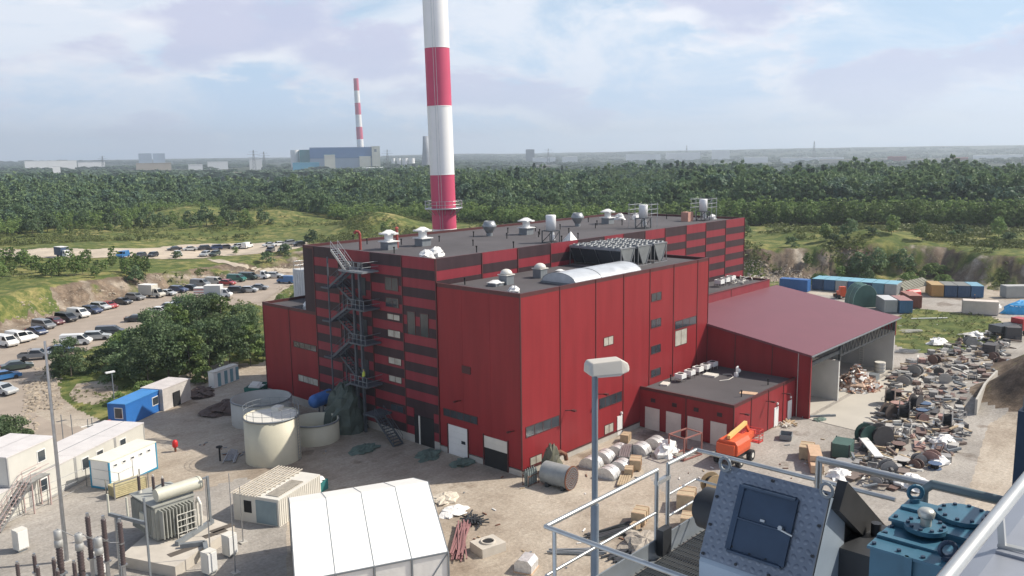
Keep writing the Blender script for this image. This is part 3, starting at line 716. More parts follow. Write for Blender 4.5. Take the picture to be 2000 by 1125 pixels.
for px,py,lb in [(1076,474,'white drum silencer on a dark frame at the near edge of the big roof'),(1256,446,'white drum silencer on a dark frame below the left scaffold'),(1373,431,'white drum silencer on a dark frame at the far right end of the big roof')]:
    put('sil',siloed,P(px,py,ZM),0,lb,'drum silencers on the big roof',1.05)
def scaf():
    t=thing('scaffold_rail','x','scaffold'); b=MB()
    for sx in(-1.9,0,1.9):
        for sy in(-1.6,1.6): b.cyl((sx,sy,0),(sx,sy,4.6),.05,n=6)
    for z in(2.6,3.4,4.3):
        for sy in(-1.6,1.6): b.cyl((-2.2,sy,z),(2.2,sy,z),.04,n=6)
        for sx in(-1.9,1.9): b.cyl((sx,-1.8,z),(sx,1.8,z),.04,n=6)
    b.beam((-1.9,-1.6,2.6),(0,-1.6,4.3),.05); return tag(b.build('frame',M_steel,t),None) and t
for px,py,lb in [(1256,444,'light scaffold tube frame around the middle drum silencer'),(1374,429,'light scaffold tube frame around the drum silencer at the far roof end')]:
    put('scf',scaf,P(px,py,ZM),.05,lb,'scaffold frames on the roof',(.9,.9,.8))
b=MB().rbox(0,0,0,1.6,1.3,1.5); o=tag(b.build('crate',mat('pink_crate',(.48,.26,.20),.8,var=.12)),'pinkish plywood crate near the far end of the big roof','crate'); setloc(o,P(1342,432,ZM))
for i,(px,py,z,s,lb) in enumerate([(834,505,ZM,.85,'white bulk bag at the near corner of the big roof, leftmost'),(852,500,ZM,.9,'white bulk bag at the near corner of the big roof, rightmost'),(1211,429,ZM,.9,'crumpled white sheeting beside the far roof ventilator'),(1243,428,ZM,.8,'white bulk bag left of the middle silencer'),(1390,428,ZM,.7,'cream bag at the far right end of the big roof'),(1004,571,ZT,.6,'white wrapped fan lump at the parapet of the front block'),(606,602,12.5,1.0,'white wrapped machine lump on the dark annex roof')]):
    b=MB().lump((0,0,0),s,s*1.15,seed=i+3,amp=.25,n=12,k=6); o=tag(b.build('bulk_bag',M_bag),lb,'bag'); setloc(o,P(px,py,z))
# red goosenecks
for i,(px,py,lb) in enumerate([(704,488,'red gooseneck pipe at the stair end of the big roof'),(776,484,'dark red stack pipe beside the leftmost roof ventilator')]):
    q=P(px,py,ZM); b=MB()
    if i==0: b.tube([(0,0,0),(0,0,1.9),(-.12,.1,2.2),(-.35,.3,2.25),(-.5,.45,2.0)],.16,10)
    else: b.cyl((0,0,0),(0,0,2.4),.17,n=10).lathe((0,0,2.4),[(.3,0),(0,.25)],10)
    o=tag(b.build('stack_pipe',mat('red_oxide',(.30,.05,.04),.6)),lb,'pipe'); setloc(o,q)
b=MB(); b.add([(-1.1,-.9,0),(1.1,-.9,0),(1.1,.9,0),(-1.1,.9,0),(0.1,0,1.7)],[(0,1,4),(1,2,4),(2,3,4),(3,0,4),(3,2,1,0)]); o=tag(b.build('tarpaulin_cone',M_bag),'pointed white tarpaulin cover rising behind the fan bank','cover'); setloc(o,(24,12.9,ZM-.3))
# dry coolers : three V units with fan decks
def cooler():
    t=thing('dry_cooler','x','dry cooler'); Lc=7.6; W=1.5; b=MB()   # long axis +y, V section in x
    b.box(-W,W,0,Lc,2.15,2.45,0)
    b.build('fan_deck',mat('cooler_deck',(.24,.255,.27),.5,.3,.15,1),t)
    b=MB()
    for s in(-1,1): b.add([(s*(W-.1),0.02,2.15),(s*(W-.1),Lc,2.15),(s*.3,Lc,.3),(s*.3,.02,.3)],[(0,1,2,3)])
    b.build('coil',mat('cooler_coil',(.06,.068,.08),.6,.3),t)
    b=MB()
    for y in (-.06,Lc):
        b.add([(-W+.05,y,2.42),(W-.05,y,2.42),(.32,y,.2),(-.32,y,.2)],[(0,1,2,3),(3,2,1,0)],0)
    b.build('end_panel',mat('cooler_end',(.46,.48,.48),.45,.4,.12,1),t); b=MB()
    for y in (-.1,Lc+.04):
        for s in(-1,1): b.beam((s*W,y,2.45),(s*.34,y,.1),.12,.1); b.beam((s*W*.92,y,.05),(s*W*.92,y,2.3),.08)
        b.beam((-W,y,.06),(W,y,.06),.12); b.beam((-W,y,2.42),(W,y,2.42),.1,.1)
    for y in np.linspace(1.5,Lc-1.5,3):
        for s in(-1,1): b.beam((s*(W-.05),y,2.2),(s*.3,y,.2),.08)
    b.beam((-W*.9,0,.05),(-W*.9,Lc,.05),.12);b.beam((W*.9,0,.05),(W*.9,Lc,.05),.12)
    b.build('frame',M_steel,t)
    for i in range(3):
        for j in range(7):
            x=-.98+.98*i; y=.55+1.08*j; f=MB(); f.lathe((x,y,2.45),[(.44,0),(.41,.16),(.36,.16),(.36,.02)],14).cyl((x,y,2.452),(x,y,2.47),.36,n=12,mi=1)
            f.ball((x,y,2.55),.13,.06,n=8,mi=0); f.build('fan',[mat('fan_grey',(.13,.14,.15),.45,.4),M_int],t)
    return t
for x,lb in [(23.9,'grey V-shaped dry cooler, left of the three in the fan bank'),(27.5,'grey V-shaped dry cooler, middle of the three in the fan bank'),(31.1,'grey V-shaped dry cooler, right of the three in the fan bank')]:
    put('cooler',cooler,(x,4.1,ZT),0,lb,'dry coolers on the front block roof')
t=thing('valve_skid','tangle of insulated pipes and valves left of the fan bank','pipework',P(1105,508,ZT)); b=MB()
b.tube([(-1,0,.3),(-1,0,1.3),(.2,0,1.3),(.2,.7,1.3),(.2,.7,.2)],.14,8); b.tube([(-.6,.6,.2),(-.6,.6,1.0),(.9,.6,1.0),(.9,.1,.4)],.12,8); b.beam((-1.3,-.3,.08),(1.3,-.3,.08),.12).beam((-1.3,.9,.08),(1.3,.9,.08),.12); b.build('pipe_run',M_steel,t)
b=MB().cyl((.2,0,1.3),(.2,0,1.9),.16).cyl((-.5,.6,1.),(-.5,.6,1.5),.14); b.build('valve',M_offw,t)
# AC units
def acu():
    t=thing('air_conditioner','x','air conditioner'); b=MB().box(-.55,.55,-.5,.5,.45,1.0); b.build('casing',M_white,t)
    MB().cyl((0,0,1.0),(0,0,1.03),.36,n=16).build('fan_grille',M_int,t)
    b=MB()
    for sx in(-.5,.5):
        for sy in(-.45,.45): b.beam((sx,sy,0),(sx,sy,.45),.06)
    b.build('stand',M_steel,t); return t
for i,(px,py) in enumerate([(1329,745),(1347,738),(1363,731),(1378,726),(1391,721)]):
    put('ac',acu,P(px,py,ZG),0,['white rooftop air conditioner nearest the garage roof edge, first of the row','second white air conditioner of the row along the red wall','third white air conditioner, middle of the row on the garage roof','fourth white air conditioner of the row on the garage roof','white air conditioner at the far end of the row on the garage roof'][i],'air conditioners on the garage roof')
for i,(px,py) in enumerate([(1405,560),(1416,556),(1427,552)]):
    put('ac',acu,P(px,py,11.74),0,['white air conditioner on the upper annex roof, closest to the front block','white air conditioner on the upper annex roof, middle one','white air conditioner on the upper annex roof, farthest right'][i],'air conditioners on the upper annex roof',1.1)
b=MB()
for i in range(26):
    r=random; x=r.uniform(-5,5); y=r.uniform(-1.5,1.5); b.beam((x,y,.1+r.random()*.5),(x+r.uniform(-1.2,1.2),y+r.uniform(-.8,.8),.1+r.random()*.6),.1)
o=tag(b.build('pipe_offcuts',M_offw),'heap of white duct and pipe pieces on the upper annex roof','pipes'); setloc(o,P(1455,548,11.74))
b=MB().rbox(0,0,0,1.1,1.9,.05,.3); o=tag(b.build('plywood_sheet',M_ply),'tan plywood sheet lying on the garage roof','board'); setloc(o,P(1462,768,ZG))
b=MB().rbox(0,0,0,1.4,.9,.18,.3); o=tag(b.build('roof_panel',M_offw),'white flat panel lying at the garage roof edge near the red wall','board'); setloc(o,P(1299,751,ZG))
b=MB().rbox(0,0,0,1.3,1.6,.22,.1); o=tag(b.build('roof_panel',M_offw),'pale flat board lying in the middle of the garage roof','board'); setloc(o,P(1388,734,ZG))
b=MB().tube([(-1.8,-.3,.06),(-.6,-.9,.06),(.9,-.7,.06),(1.9,.1,.06),(1.2,.9,.06)],.045,6); o=tag(b.build('cable_loop',M_offw),'white cable looped across the garage roof','cable'); setloc(o,P(1415,738,ZG))
b=MB(); b.rbox(0,0,0,.5,.4,.5); b.tube([(0,0,.4),(0,0,1.1),(.6,.1,1.1),(.6,.1,.2)],.1,8).ball((.6,0,.6),.28,n=8); o=tag(b.build('pump_set',M_white),'white roof pump with bent pipes on the far side of the garage roof','pump'); setloc(o,P(1438,735,ZG))
# ================= FIRE STAIR =================
fs=thing('fire_escape','grey steel zigzag fire escape climbing the dark checkered wall','fire escape',(-1.3,25,0))
lz=[19.3,15.0,11.0,6.1,2.4]
M_stair_shade=mat('stair_steel',(.085,.097,.112),.55,.3,.15,1.5)  # steel darkened for the wall's shade; top flight and landing keep lit tones
for z in lz[:4]: MB().box(-2.5,-.15,21.4,24.4 if z<19 else 25.8,z-.28,z-.08).build('landing',M_stair_shade if z<19 else M_gsteel,fs,True)
for z in (17.0,13.0,8.6,4.2): MB().box(-2.5,-.15,27.9,29.4,z-.28,z-.1).build('landing',M_stair_shade,fs,True)
b=MB()
for (x,y) in ((-1.35,23.4),(-1.35,24.6)): b.beam((x,y,0),(x,y,20 if y<24 else 19),.28)
for (x,y) in ((-2.45,27.9),(-.4,27.9)): b.beam((x,y,0),(x,y,20.5),.14)
b.build('column',M_stair_shade,fs,True)
def flight(p,q,wx0,wx1,treads=True,light=False):
    b=MB(); n=max(5,int(abs(q[1]-p[1])/.24)); p0,z0=p;q0,z1=q
    for x in (wx0,wx1): b.beam((x,p0,z0-.05),(x,q0,z1-.05),.06,.28)
    for k in range(n+1): y=p0+(q0-p0)*k/n; z=z0+(z1-z0)*k/n; b.box(wx0,wx1,y-.13,y+.13,z-.02,z+.02)
    for x in (wx0,wx1): b.cyl((x,p0,z0+1.0),(x,q0,z1+1.0),.03,n=6); b.cyl((x,p0,z0+.5),(x,q0,z1+.5),.02,n=6)
    for k in (0,.5,1):
        for x in (wx0,wx1): y=p0+(q0-p0)*k; z=z0+(z1-z0)*k; b.cyl((x,y,z),(x,y,z+1),.025,n=6)
    return b
flight((27.2,21.4),(24.6,19.2),-2.4,-1.4).build('stair_flight',M_steel,fs,True)['label']='bright topmost flight up to the roof'
for a,c in [(19.2,17.0),(15.0,13.0),(11.0,8.6),(6.1,4.2)]: flight((24.4,a),(27.9,c),-2.4,-1.4).build('stair_flight',M_stair_shade,fs,True)
for a,c in [(17.0,15.0),(13.0,11.0),(8.6,6.1),(4.2,0.1)]: flight((27.9,a),(24.4,c),-1.25,-.25).build('stair_flight',M_stair_shade,fs,True)
b=MB()
for z in lz[:4]:
    for y0,y1 in ((21.4,24.4),):
        for zz in (.5,1.05): b.cyl((-2.45,y0,z+zz-.1),(-2.45,y1,z+zz-.1),.03,n=6); b.cyl((-2.45,y0,z+zz-.1),(-.2,y0,z+zz-.1),.03,n=6)
        for y in np.linspace(y0,y1,5): b.cyl((-2.45,y,z-.1),(-2.45,y,z+.95),.03,n=6)
b.build('railing',M_gsteel,fs,True)
# small yard stair
ys=thing('metal_stair','dark metal stair leading down to the yard beside the wall base','stairs',(-1,16.5,0))
flight((20.0,2.9),(16.8,0.1),-2.6,-1.3).build('steps',M_stair_shade,ys,True); MB().box(-2.6,-.1,20.0,22.2,2.65,2.85).build('platform',M_stair_shade,ys,True)
# tarpaulined machine + blue duct by wall
t=thing('wrapped_silencer','big grey-green tarpaulin covered machine standing against the stair foot','covered machine',P(676,838,0)); b=MB(); b.lump((0,0,0),(2.5,2.3),5.6,seed=4,amp=.16,n=16,k=8); b.build('tarpaulin',mat('dark_green_tarp',(.065,.085,.07),.7,var=.3,bump=.05,bscale=2),t)
t=thing('blue_duct','blue tarpaulin wrapped horizontal duct with pale cap by the wall base','duct',P(640,812,0)); b=MB(); b.cyl((-1.6,.2,2.2),(1.3,-.2,2.7),.85,n=14).ball((-1.6,.2,2.2),.85,n=14); b.build('wrap',mat('blue_tarp',(.04,.15,.42),.5,var=.25,bump=.05,bscale=3),t); MB().cyl((1.3,-.2,2.7),(1.75,-.27,2.78),.5,n=12).build('end_cap',M_offw,t)
b=MB(); b.beam((-.8,-.3,0),(-.8,-.3,1.6),.15).beam((.8,0,0),(.8,0,1.9),.15).beam((-.8,.6,0),(-.8,.6,1.6),.15); b.build('support',M_gsteel,t)
# ================= TANKS =================
M_tank=mat('cream_tank',(.50,.47,.36),.55,var=.09,scale=.4); M_gtank=mat('grey_tank',(.42,.42,.39),.6,var=.1,scale=.4)
def tank(name,lab,c,r,h,m,rail=True,full=True,lid=0.):
    t=thing(name,lab,'tank',c); b=MB(); b.lathe((0,0,0),[(r,0),(r,h),(r-.12,h),(r-.12,h-.1-lid)],48)
    b.build('shell',m,t)
    b=MB(); b.cyl((0,0,h-.35-lid),(0,0,h-.1-lid),r-.12,n=48); b.build('lid' if full else 'tank_floor',M_offw if full else m,t)
    b=MB(); b.lathe((0,0,0),[(r+.01,h-.15),(r+.06,h-.15),(r+.06,h),(r-.02,h+.02)],48); b.build('rim',M_gsteel,t)
    if rail:
        b=MB(); n=18
        for k in range(n): a=2*math.pi*k/n; b.cyl((r*math.cos(a),r*math.sin(a),h),(r*math.cos(a),r*math.sin(a),h+1.05),.025,n=5)
        for z in (.55,1.05): b.tube([(r*math.cos(2*math.pi*k/36),r*math.sin(2*math.pi*k/36),h+z) for k in range(37)],.022,5)
        b.build('railing',M_gsteel,t)
    return t
c=P(535,895,0); t=tank('storage_tank','cream cylindrical tank with railed top, nearest of the three tanks',(c[0],c[1],0),2.9,4.9,M_tank)
b=MB(); a=math.radians(-60)
for s in(-.25,.25): b.cyl((3.05*math.cos(a)-s*math.sin(a),3.05*math.sin(a)+s*math.cos(a),0),(3.05*math.cos(a)-s*math.sin(a),3.05*math.sin(a)+s*math.cos(a),6),.03,n=5)
for k in range(18): b.cyl((3.05*math.cos(a)+.25*math.sin(a),3.05*math.sin(a)-.25*math.cos(a),.3+k*.32),(3.05*math.cos(a)-.25*math.sin(a),3.05*math.sin(a)+.25*math.cos(a),.3+k*.32),.02,n=5)
b.build('ladder',M_gsteel,t)
MB().rbox(1.6,1.3,4.7,1.1,.9,.5,.4).build('hatch_box',M_offw,t)
c=P(617,858,0); tank('open_tank','open cream round tank behind the railed tank, nearest the building',(c[0],c[1],0),2.7,2.4,M_tank,False,False,1.6)
c=P(513,822,0); tank('open_tank','wide open grey round tank, farthest left of the three tanks',(c[0],c[1],0),3.6,3.0,M_gtank,False,False,2.2)
# ================= SITE CABINS =================
M_blue=mat('blue_cabin_paint',(.025,.14,.42),.5,var=.1,scale=.6); M_cab=mat('cabin_white',(.56,.55,.50),.5,var=.07,scale=.6)
def cabin(name,lab,cat,pbl,pbr,wd,h,m,mroof,wins=(),doors=(),z0=.15,rz=None,L=None,ribs=0,trim=None,group=None,loc=None):
    """box cabin: pbl/pbr = ground pixels of the ends of the visible long side; body extends behind it"""
    if loc is None:
        a=P(*pbl,0);c=P(*pbr,0); d=c-a; L=L or math.hypot(d[0],d[1]); rz=math.atan2(d[1],d[0]) if rz is None else rz; loc=(a[0],a[1],0)
    t=thing(name,lab,cat,loc,rz,group)
    b=MB(); b.box(0,L,0,wd,z0,z0+h,0); 
    for k in range(ribs): q=(k+.5)*L/ribs; b.box(q-.05,q+.05,-.03,0,z0+.15,z0+h-.15,0)
    for k in range(int(ribs*wd/L)): q=(k+.5)*wd/int(ribs*wd/L); b.box(-.03,0,q-.05,q+.05,z0+.15,z0+h-.15,0)
    b.build('body',m,t)
    b=MB(); b.box(-.05,L+.05,-.05,wd+.05,z0+h,z0+h+.1); b.build('roof',mroof,t)
    for k in (1,2): 
        if wd>4: b2=MB().box(-.05,L+.05,wd*k/2-.03,wd*k/2+.03,z0+h+.1,z0+h+.125).build('roof_seam',M_gsteel,t) if k==1 else None
    tm=trim or m; b=MB()
    for x in(-.04,L-.1):
        for y in(-.04,wd-.1): b.box(x,x+.14,y,y+.14,0,z0+h-.002)
    b.box(-.035,L+.035,-.035,.1,z0-.06,z0+.12).box(-.035,.1,.1,wd,z0-.06,z0+.12); b.build('frame',tm,t)
    for (side,q0,q1,a0,a1) in wins:
        f=MB(); p=MB()
        if side=='l': p.box(q0,q1,-.05,-.0,z0+a0,z0+a1); f.box(q0-.09,q1+.09,-.04,-.0,z0+a0-.09,z0+a1+.09)
        else: p.box(-.05,0,q0,q1,z0+a0,z0+a1); f.box(-.04,0,q0-.09,q1+.09,z0+a0-.09,z0+a1+.09)
        w0=p.build('window',M_glass,t); f.build('frame',M_white,w0)
    for (side,q0,q1) in doors:
        p=MB(); 
        if side=='l': p.box(q0,q1,-.06,0,z0+.05,z0+2.1)
        else: p.box(-.06,0,q0,q1,z0+.05,z0+2.1)
        p.build('door',M_white,t)
    return t
# blue cabin : near side faces right; visible ends (222,829)-(248,835) short side, (248,835)-(318,800) long side
cabin('site_cabin','bright blue site cabin with a small white window on its long side','cabin',(248,833),(316,801),2.45,2.6,M_blue,mat('blue_roof',(.05,.22,.52),.45),[('l',5.1,6.2,1.0,1.95),('s',.5,1.5,.9,2.1)],z0=.1)
cabin('sheeted_shed','shed wrapped in grey white sheeting adjoining the blue cabin','shed',(320,803),(373,780),3.3,2.8,mat('grey_sheeting',(.50,.47,.44),.6,var=.15,bump=.1,bscale=1.5),mat('grey_sheet_roof',(.56,.52,.50),.55,var=.12,bump=.06,bscale=1.5),z0=.0)
b=MB(); q=P(346,792,0); b.rbox(0,0,0,1.3,.2,1.9,.45); o=tag(b.build('dark_opening_board',M_int),'dark tarpaulin hung over the sheeted shed entrance','tarpaulin'); setloc(o,q)  # black board takes the place of the entrance's dark inside
for i,(px,py) in enumerate([(420,757),(433,752),(444,748),(455,744)]):
    t=thing('portable_toilet',['white portable toilet with grey roof, nearest of the four','second portable toilet in the row by the bushes','third portable toilet in the row by the bushes','portable toilet at the far end of the row by the bushes'][i],'portable toilet',P(px,py,0),R_(12),'portable toilets')
    MB().rbox(0,0,.1,1.15,1.15,2.2).build('body',M_white,t); b=MB().rbox(0,0,2.3,1.25,1.25,.1); b.lathe((0,0,2.4),[(.8,0),(.3,.15),(0,.17)],4); b.build('roof',M_offw,t); MB().box(.1,.62,-.62,-.575,.2,2.1).build('door',mat('toilet_door',(.15,.28,.33),.5),t)
t=thing('skip_container','dark green open skip filled with sheets beside the annex wall','skip',P(503,772,0),R_(35)); b=MB(); b.extr([(-1.0,0),(-.85,0),(-1.0,1.45),(-1.15,1.45)],-1.6,1.6); b.extr([(.85,0),(1.0,0),(1.15,1.45),(1.0,1.45)],-1.6,1.6); b.box(-1.6,1.6,-.85,.85,0,.1).box(-1.7,-1.6,-1.05,1.05,.05,1.45).box(1.6,1.7,-1.05,1.05,.05,1.45)
for k in range(5): b.box(-1.3+k*.62,-1.22+k*.62,-1.2,-1.0,.1,1.4)
b.build('bin',mat('skip_green',(.015,.13,.10),.5,var=.15),t); b=MB()
for k in range(6): b.obox((random.uniform(-.8,.8),random.uniform(-.5,.5),1.25+k*.07),(.9,.2,.05),(-.1,.5,.05),(0,0,.03))
b.build('waste_sheets',M_offw,t)
# white stacked site offices bottom-left
c0=P(-14,1000,0)
A0=P(20,1010,0); 
def cab2(lab,x,y,z,L,wd,rz,wins,name='office_cabin',m=None):
    t=cabin(name,lab,'cabin',None,None,wd,2.7,m or M_cab,mat('cabin_roof',(.60,.57,.55),.5,var=.08),wins,(),z0=.08,rz=rz,L=L,loc=(x,y,z),trim=mat('cabin_trim',(.36,.36,.35),.5),group='white office cabins'); return t
fa=P(30,1012,0); fb=P(152,946,0); fd=(fb-fa)[:2]; rz=math.atan2(fd[1],fd[0]); u2=np.array([math.cos(rz),math.sin(rz)]); v2=np.array([-u2[1],u2[0]])
f0=P(-40,1048,0)[:2]
Lm=6.06
cab2('ground floor white office cabin with a red stair, at the left picture edge',*(f0),0,Lm*.98,4.9,rz,[('l',3.6,4.5,1.0,2.0)])
q=f0+u2*Lm; cab2('ground floor white office cabin below the cantilevered upper cabin',*q,0,Lm*.98,4.9,rz,[('l',1.2,2.1,1.0,2.1)])
q=f0+u2*Lm*2; cab2('single storey white office cabin with two dark windows behind the mast',*q,0,Lm*.98,4.9,rz,[('l',.9,1.8,1.0,2.1),('l',3.1,4.0,1.0,2.1)])
q=f0+u2*Lm*3; cab2('single storey white office cabin at the far end of the office row',*q,0,Lm*.8,4.9,rz,[('l',.7,1.6,1.0,2.1)])
up1=P(44,955,2.9)[:2]; q=f0+u2*((up1-f0)@u2)+v2*.02
cab2('upper storey cream office cabin with one dark window',*q,2.9,Lm*.98,2.5,rz,[('l',3.6,4.5,1.0,2.0)])
q2=q+v2*2.55; cab2('upper storey cream office cabin behind the windowed upper one',*q2,2.9,Lm*.98,2.4,rz,[])
# site stairs
t=thing('access_stair','galvanised access stair with a faded red handrail in front of the office cabins','stairs',(*(f0-v2*1.5),0),rz); b=MB()
for k in range(13): b.box(1.0+k*.3,1.3+k*.3,.2,1.1,.2+k*.22,.24+k*.22)
for y in(.2,1.1): b.beam((.9,y,.1),(4.9,y,3.0),.06,.2)
b.box(4.9,7.2,.2,1.4,2.95,3.05); b.build('flight',M_steel,t); b=MB()
for y in(.2,1.1):
    for dz in(.55,1.05): b.cyl((.9,y,.1+dz),(4.9,y,3.0+dz),.03,n=6); b.cyl((4.9,y,3+dz),(7.2,y,3+dz),.03,n=6)
    for k in range(7): b.cyl((.9+k*.66,y,.1+k*.48),(.9+k*.66,y,1.15+k*.48),.025,n=6)
for x in(5,7.1): b.beam((x,1.3,0),(x,1.3,3),.1); b.beam((x,.3,0),(x,.3,3),.1)
b.build('handrail',mat('faded_red',(.42,.31,.29),.6),t)
# white/blue cabin
cabin('storage_cabin','white cabin with blue corner posts and small high vents','cabin',(217,958),(308,915),2.45,2.75,mat('bright_white',(.80,.80,.76),.45,var=.04),mat('cream_roof',(.74,.72,.60),.5,var=.05),[('l',.6+k*1.1,.95+k*1.1,2.15,2.3) for k in range(5)],[('l',2.9,3.0)],z0=.1,trim=mat('trim_blue',(.02,.25,.42),.5))
# grey container with roof rack
t=thing('rack_container','pale ribbed container with long pipes and planks stored on its roof','container',(-22.5,8.4,0),R_(21)); wd,L=4.9,6.4
b=MB(); b.box(0,L,0,wd,0,2.5)
for k in range(22): b.box(.1+k*.29,.22+k*.29,-.05,0,.1,2.45)
b.build('body',M_offw,t); b=MB()
for k in range(9): y=2.2+k*.33; b.beam((-.4,y,2.66),(L+.3,y,2.66),.08)
for k in range(9): x=.3+k*.7; b.beam((x,2.0,2.54),(x,wd+.1,2.54),.08)
for k in range(16): x=.6+k*.24; b.beam((x,.35,2.56),(x,1.7,2.56),.09)
b.build('roof_rack',mat('pale_pipe',(.55,.50,.42),.5,.1,.2,2),t); MB().box(-.06,0,.2,2.4,.1,2.2).build('door',mat('slate_door',(.20,.27,.30),.5),t); MB().box(-.05,0,2.9,3.7,.9,2.0).build('window',M_int,t)
t=thing('rubbish_skip','small teal skip full of crumpled plastic beside the pipe-racked container','skip',P(622,958,0),R_(20)); MB().rbox(0,0,0,1.6,1.2,1.0).build('bin',mat('teal',(.03,.17,.17),.5),t); MB().lump((0,0,1.0),(.75,.55),.45,seed=9,amp=.4).build('rubbish',M_bag,t)
# ================= TENT =================
M_tent=mat('white_tent_pvc',(.80,.79,.75),.5,var=.04,scale=.3,bump=.03,bscale=.5)
Ra=P(836,941,7.)[:2]; La=P(566,985,7.)[:2]; eo=np.array([-3.79,-6.2]); Ea=Ra+eo; Ba=np.array([-19.46,-6.09])
d=(La-Ra)/np.linalg.norm(La-Ra); nn=np.array([-d[1],d[0]]); 
if nn@(Ea-Ra)<0: nn=-nn
hw=abs(float(eo@nn)); ex=float(eo@d); LT=np.linalg.norm(La-Ra); ZR_,ZE=7.0,4.6
def TS(b,sg):
    # the hall was pitched slightly out of square
    b.v=[(x+y/(sg*hw)*ex,y,z) for x,y,z in b.v]; return b
# shallow skirted tunnel: build in tent frame: x along d from Ra, y along nn
t=thing('storage_tent','large white PVC storage tent with a pitched roof in four panels','tent',(Ra[0],Ra[1],0),math.atan2(d[1],d[0]))
sgn=1 if np.cross(d,nn)>0 else -1
b=MB(); prof=[(hw,ZE),(hw*.985,ZE+.05),(0,ZR_+.02),(-hw*.985,ZE+.05),(-hw,ZE),(-hw,0),(-hw+.05,0),(-hw+.05,ZE-.03),(0,ZR_-.04),(hw-.05,ZE-.03)]
for k in range(4):
    x0=LT*k/4+.0;x1=LT*(k+1)/4
    b.extr([(sgn*y,z) for y,z in prof],x0+.01,x1-.01)
TS(b,sgn).build('roof_fabric',M_tent,t)
b=MB()
for k in range(5):
    x=LT*k/4
    for y0,z0,y1,z1 in ((hw,ZE,0,ZR_),(0,ZR_,-hw,ZE)): b.beam((x,sgn*y0,z0+.02),(x,sgn*y1,z1+.02),.05,.04)
    b.beam((x,sgn*hw,0),(x,sgn*hw,ZE),.12);b.beam((x,-sgn*hw,0),(x,-sgn*hw,ZE),.12)
b.beam((0,sgn*hw,ZE),(LT,sgn*hw,ZE),.1)
for k in (0,):
    b.beam((0,sgn*hw,ZE),(LT/4,sgn*hw,ZE-3.5),.06); b.beam((LT/8,sgn*hw,ZE-1.8),(0,sgn*hw,ZE-3.5),.06)
TS(b,sgn).build('frame',M_gsteel,t)
M_skirt=mat('tent_skirt',(.70,.68,.64),.5,var=.06,bump=.04,bscale=1.2)
b=MB()
for k in range(0,4): b.box(LT*k/4+.08,LT*(k+1)/4-.08,sgn*hw-.08,sgn*hw-.03,0,ZE-.1)
TS(b,sgn).build('side_wall',M_skirt,t)
b=MB().box(.05,LT-.05,-sgn*hw-.02,-sgn*hw+.02,0,ZE-.1); TS(b,sgn).build('side_wall',M_skirt,t)
for x,nm in ((0.0,'end_wall'),(LT,'end_wall')):
    b=MB(); b.add([(x,-hw,0),(x,hw,0),(x,hw,ZE),(x,0,ZR_-.05),(x,-hw,ZE)],[(0,1,2,3,4),(4,3,2,1,0)]); TS(b,sgn).build(nm,M_skirt,t)
# ================= SUBSTATION =================
M_trafo=mat('transformer_grey',(.35,.355,.32),.55,.1,.12,.8); M_ins=mat('brown_porcelain',(.075,.055,.055),.4,var=.2); M_cons=mat('conservator_cream',(.52,.51,.42),.5,var=.06)
q=P(310,1035,0)
t=thing('transformer_plinth','raised pale concrete slab with cable pits under the power transformer','foundation',(0,0,0))
cs=[P(*a,.9)[:2] for a in ((235,1086),(342,1107),(458,1028),(350,990))]; cs=[tuple(c) for c in cs]
M_slab=mat('slab_concrete',(.47,.43,.37),.85,var=.12,scale=.8)
b=MB(); b.prism(cs if (cs[1][0]-cs[0][0])*(cs[2][1]-cs[0][1])-(cs[1][1]-cs[0][1])*(cs[2][0]-cs[0][0])>0 else cs[::-1],0,.9); b.build('slab',M_slab,t,True)
b=MB()
for a in ((434,1032),(420,1042),(365,1073)): p=P(*a,.9); b.rbox(p[0],p[1],.88,2.0 if a[0]>400 else 3.0,.7,.045,R_(0))
b.build('cable_pit',mat('pit_brown',(.10,.085,.07),.9),t,True)
b=MB()
for p0,p1 in (((345,1062),(415,1017)),((352,1066),(400,1060)),((400,1060),(403,1075))): b.beam(P(*p0,1.1),P(*p1,1.1),.35,.35)
b.build('cable_trunking',M_gsteel,t,True)
tb=P(300,1048,.9); rz=0.0
t=thing('power_transformer','large grey-green power transformer with cream cylinder tank and brown bushings','transformer',(tb[0]+.25,tb[1]+.1,.9),rz); t.scale=(.86,.86,.88)
# local x = A (right away), y = B (left away)
TL=3.9; TW=5.0
b=MB(); b.box(-.6,TL-.6,-1.6,TW-1.6,.1,3.4); 
for k in range(14): b.box(-.85,-.6,-1.4+k*.34,-1.3+k*.34,.3,3.2)
b.box(-.8,TL-.5,-1.7,TW-1.5,3.4,3.5)
b.build('tank_body',M_trafo,t)
b=MB()
for k in range(10): b.box(-.3+k*.34,-.2+k*.34,-2.5,-1.6,.4,3.1)
b.build('radiator',M_trafo,t)
b=MB(); b.cyl((-.2,-1.1,4.3),(4.3,-1.1,4.3),.62,n=20).cyl((4.05,-1.1,4.3),(4.12,-1.1,4.3),.67,n=20); b.build('conservator_tank',M_cons,t)
b=MB()
for x in (.4,3.4): MB().beam((x,-1.1,3.4),(x,-1.1,3.8),.2).build('tank_saddle',M_gsteel,t)
b.beam((4.7,-1.9,-.1),(4.7,-1.9,5.0),.22); b.beam((4.7,-1.9,4.9),(4.2,-1.9,4.9),.15); b.build('support_post',M_gsteel,t)
def bush(b,x,y,z,h,r=.13,n=9):
    pr=[]
    for k in range(n): zz=h*k/n; pr+= [(r,zz),(r*1.25,zz+h/n*.45),(r,zz+h/n*.8)]
    pr.append((r*.5,h)); b.lathe((x,y,z),pr,10,0)
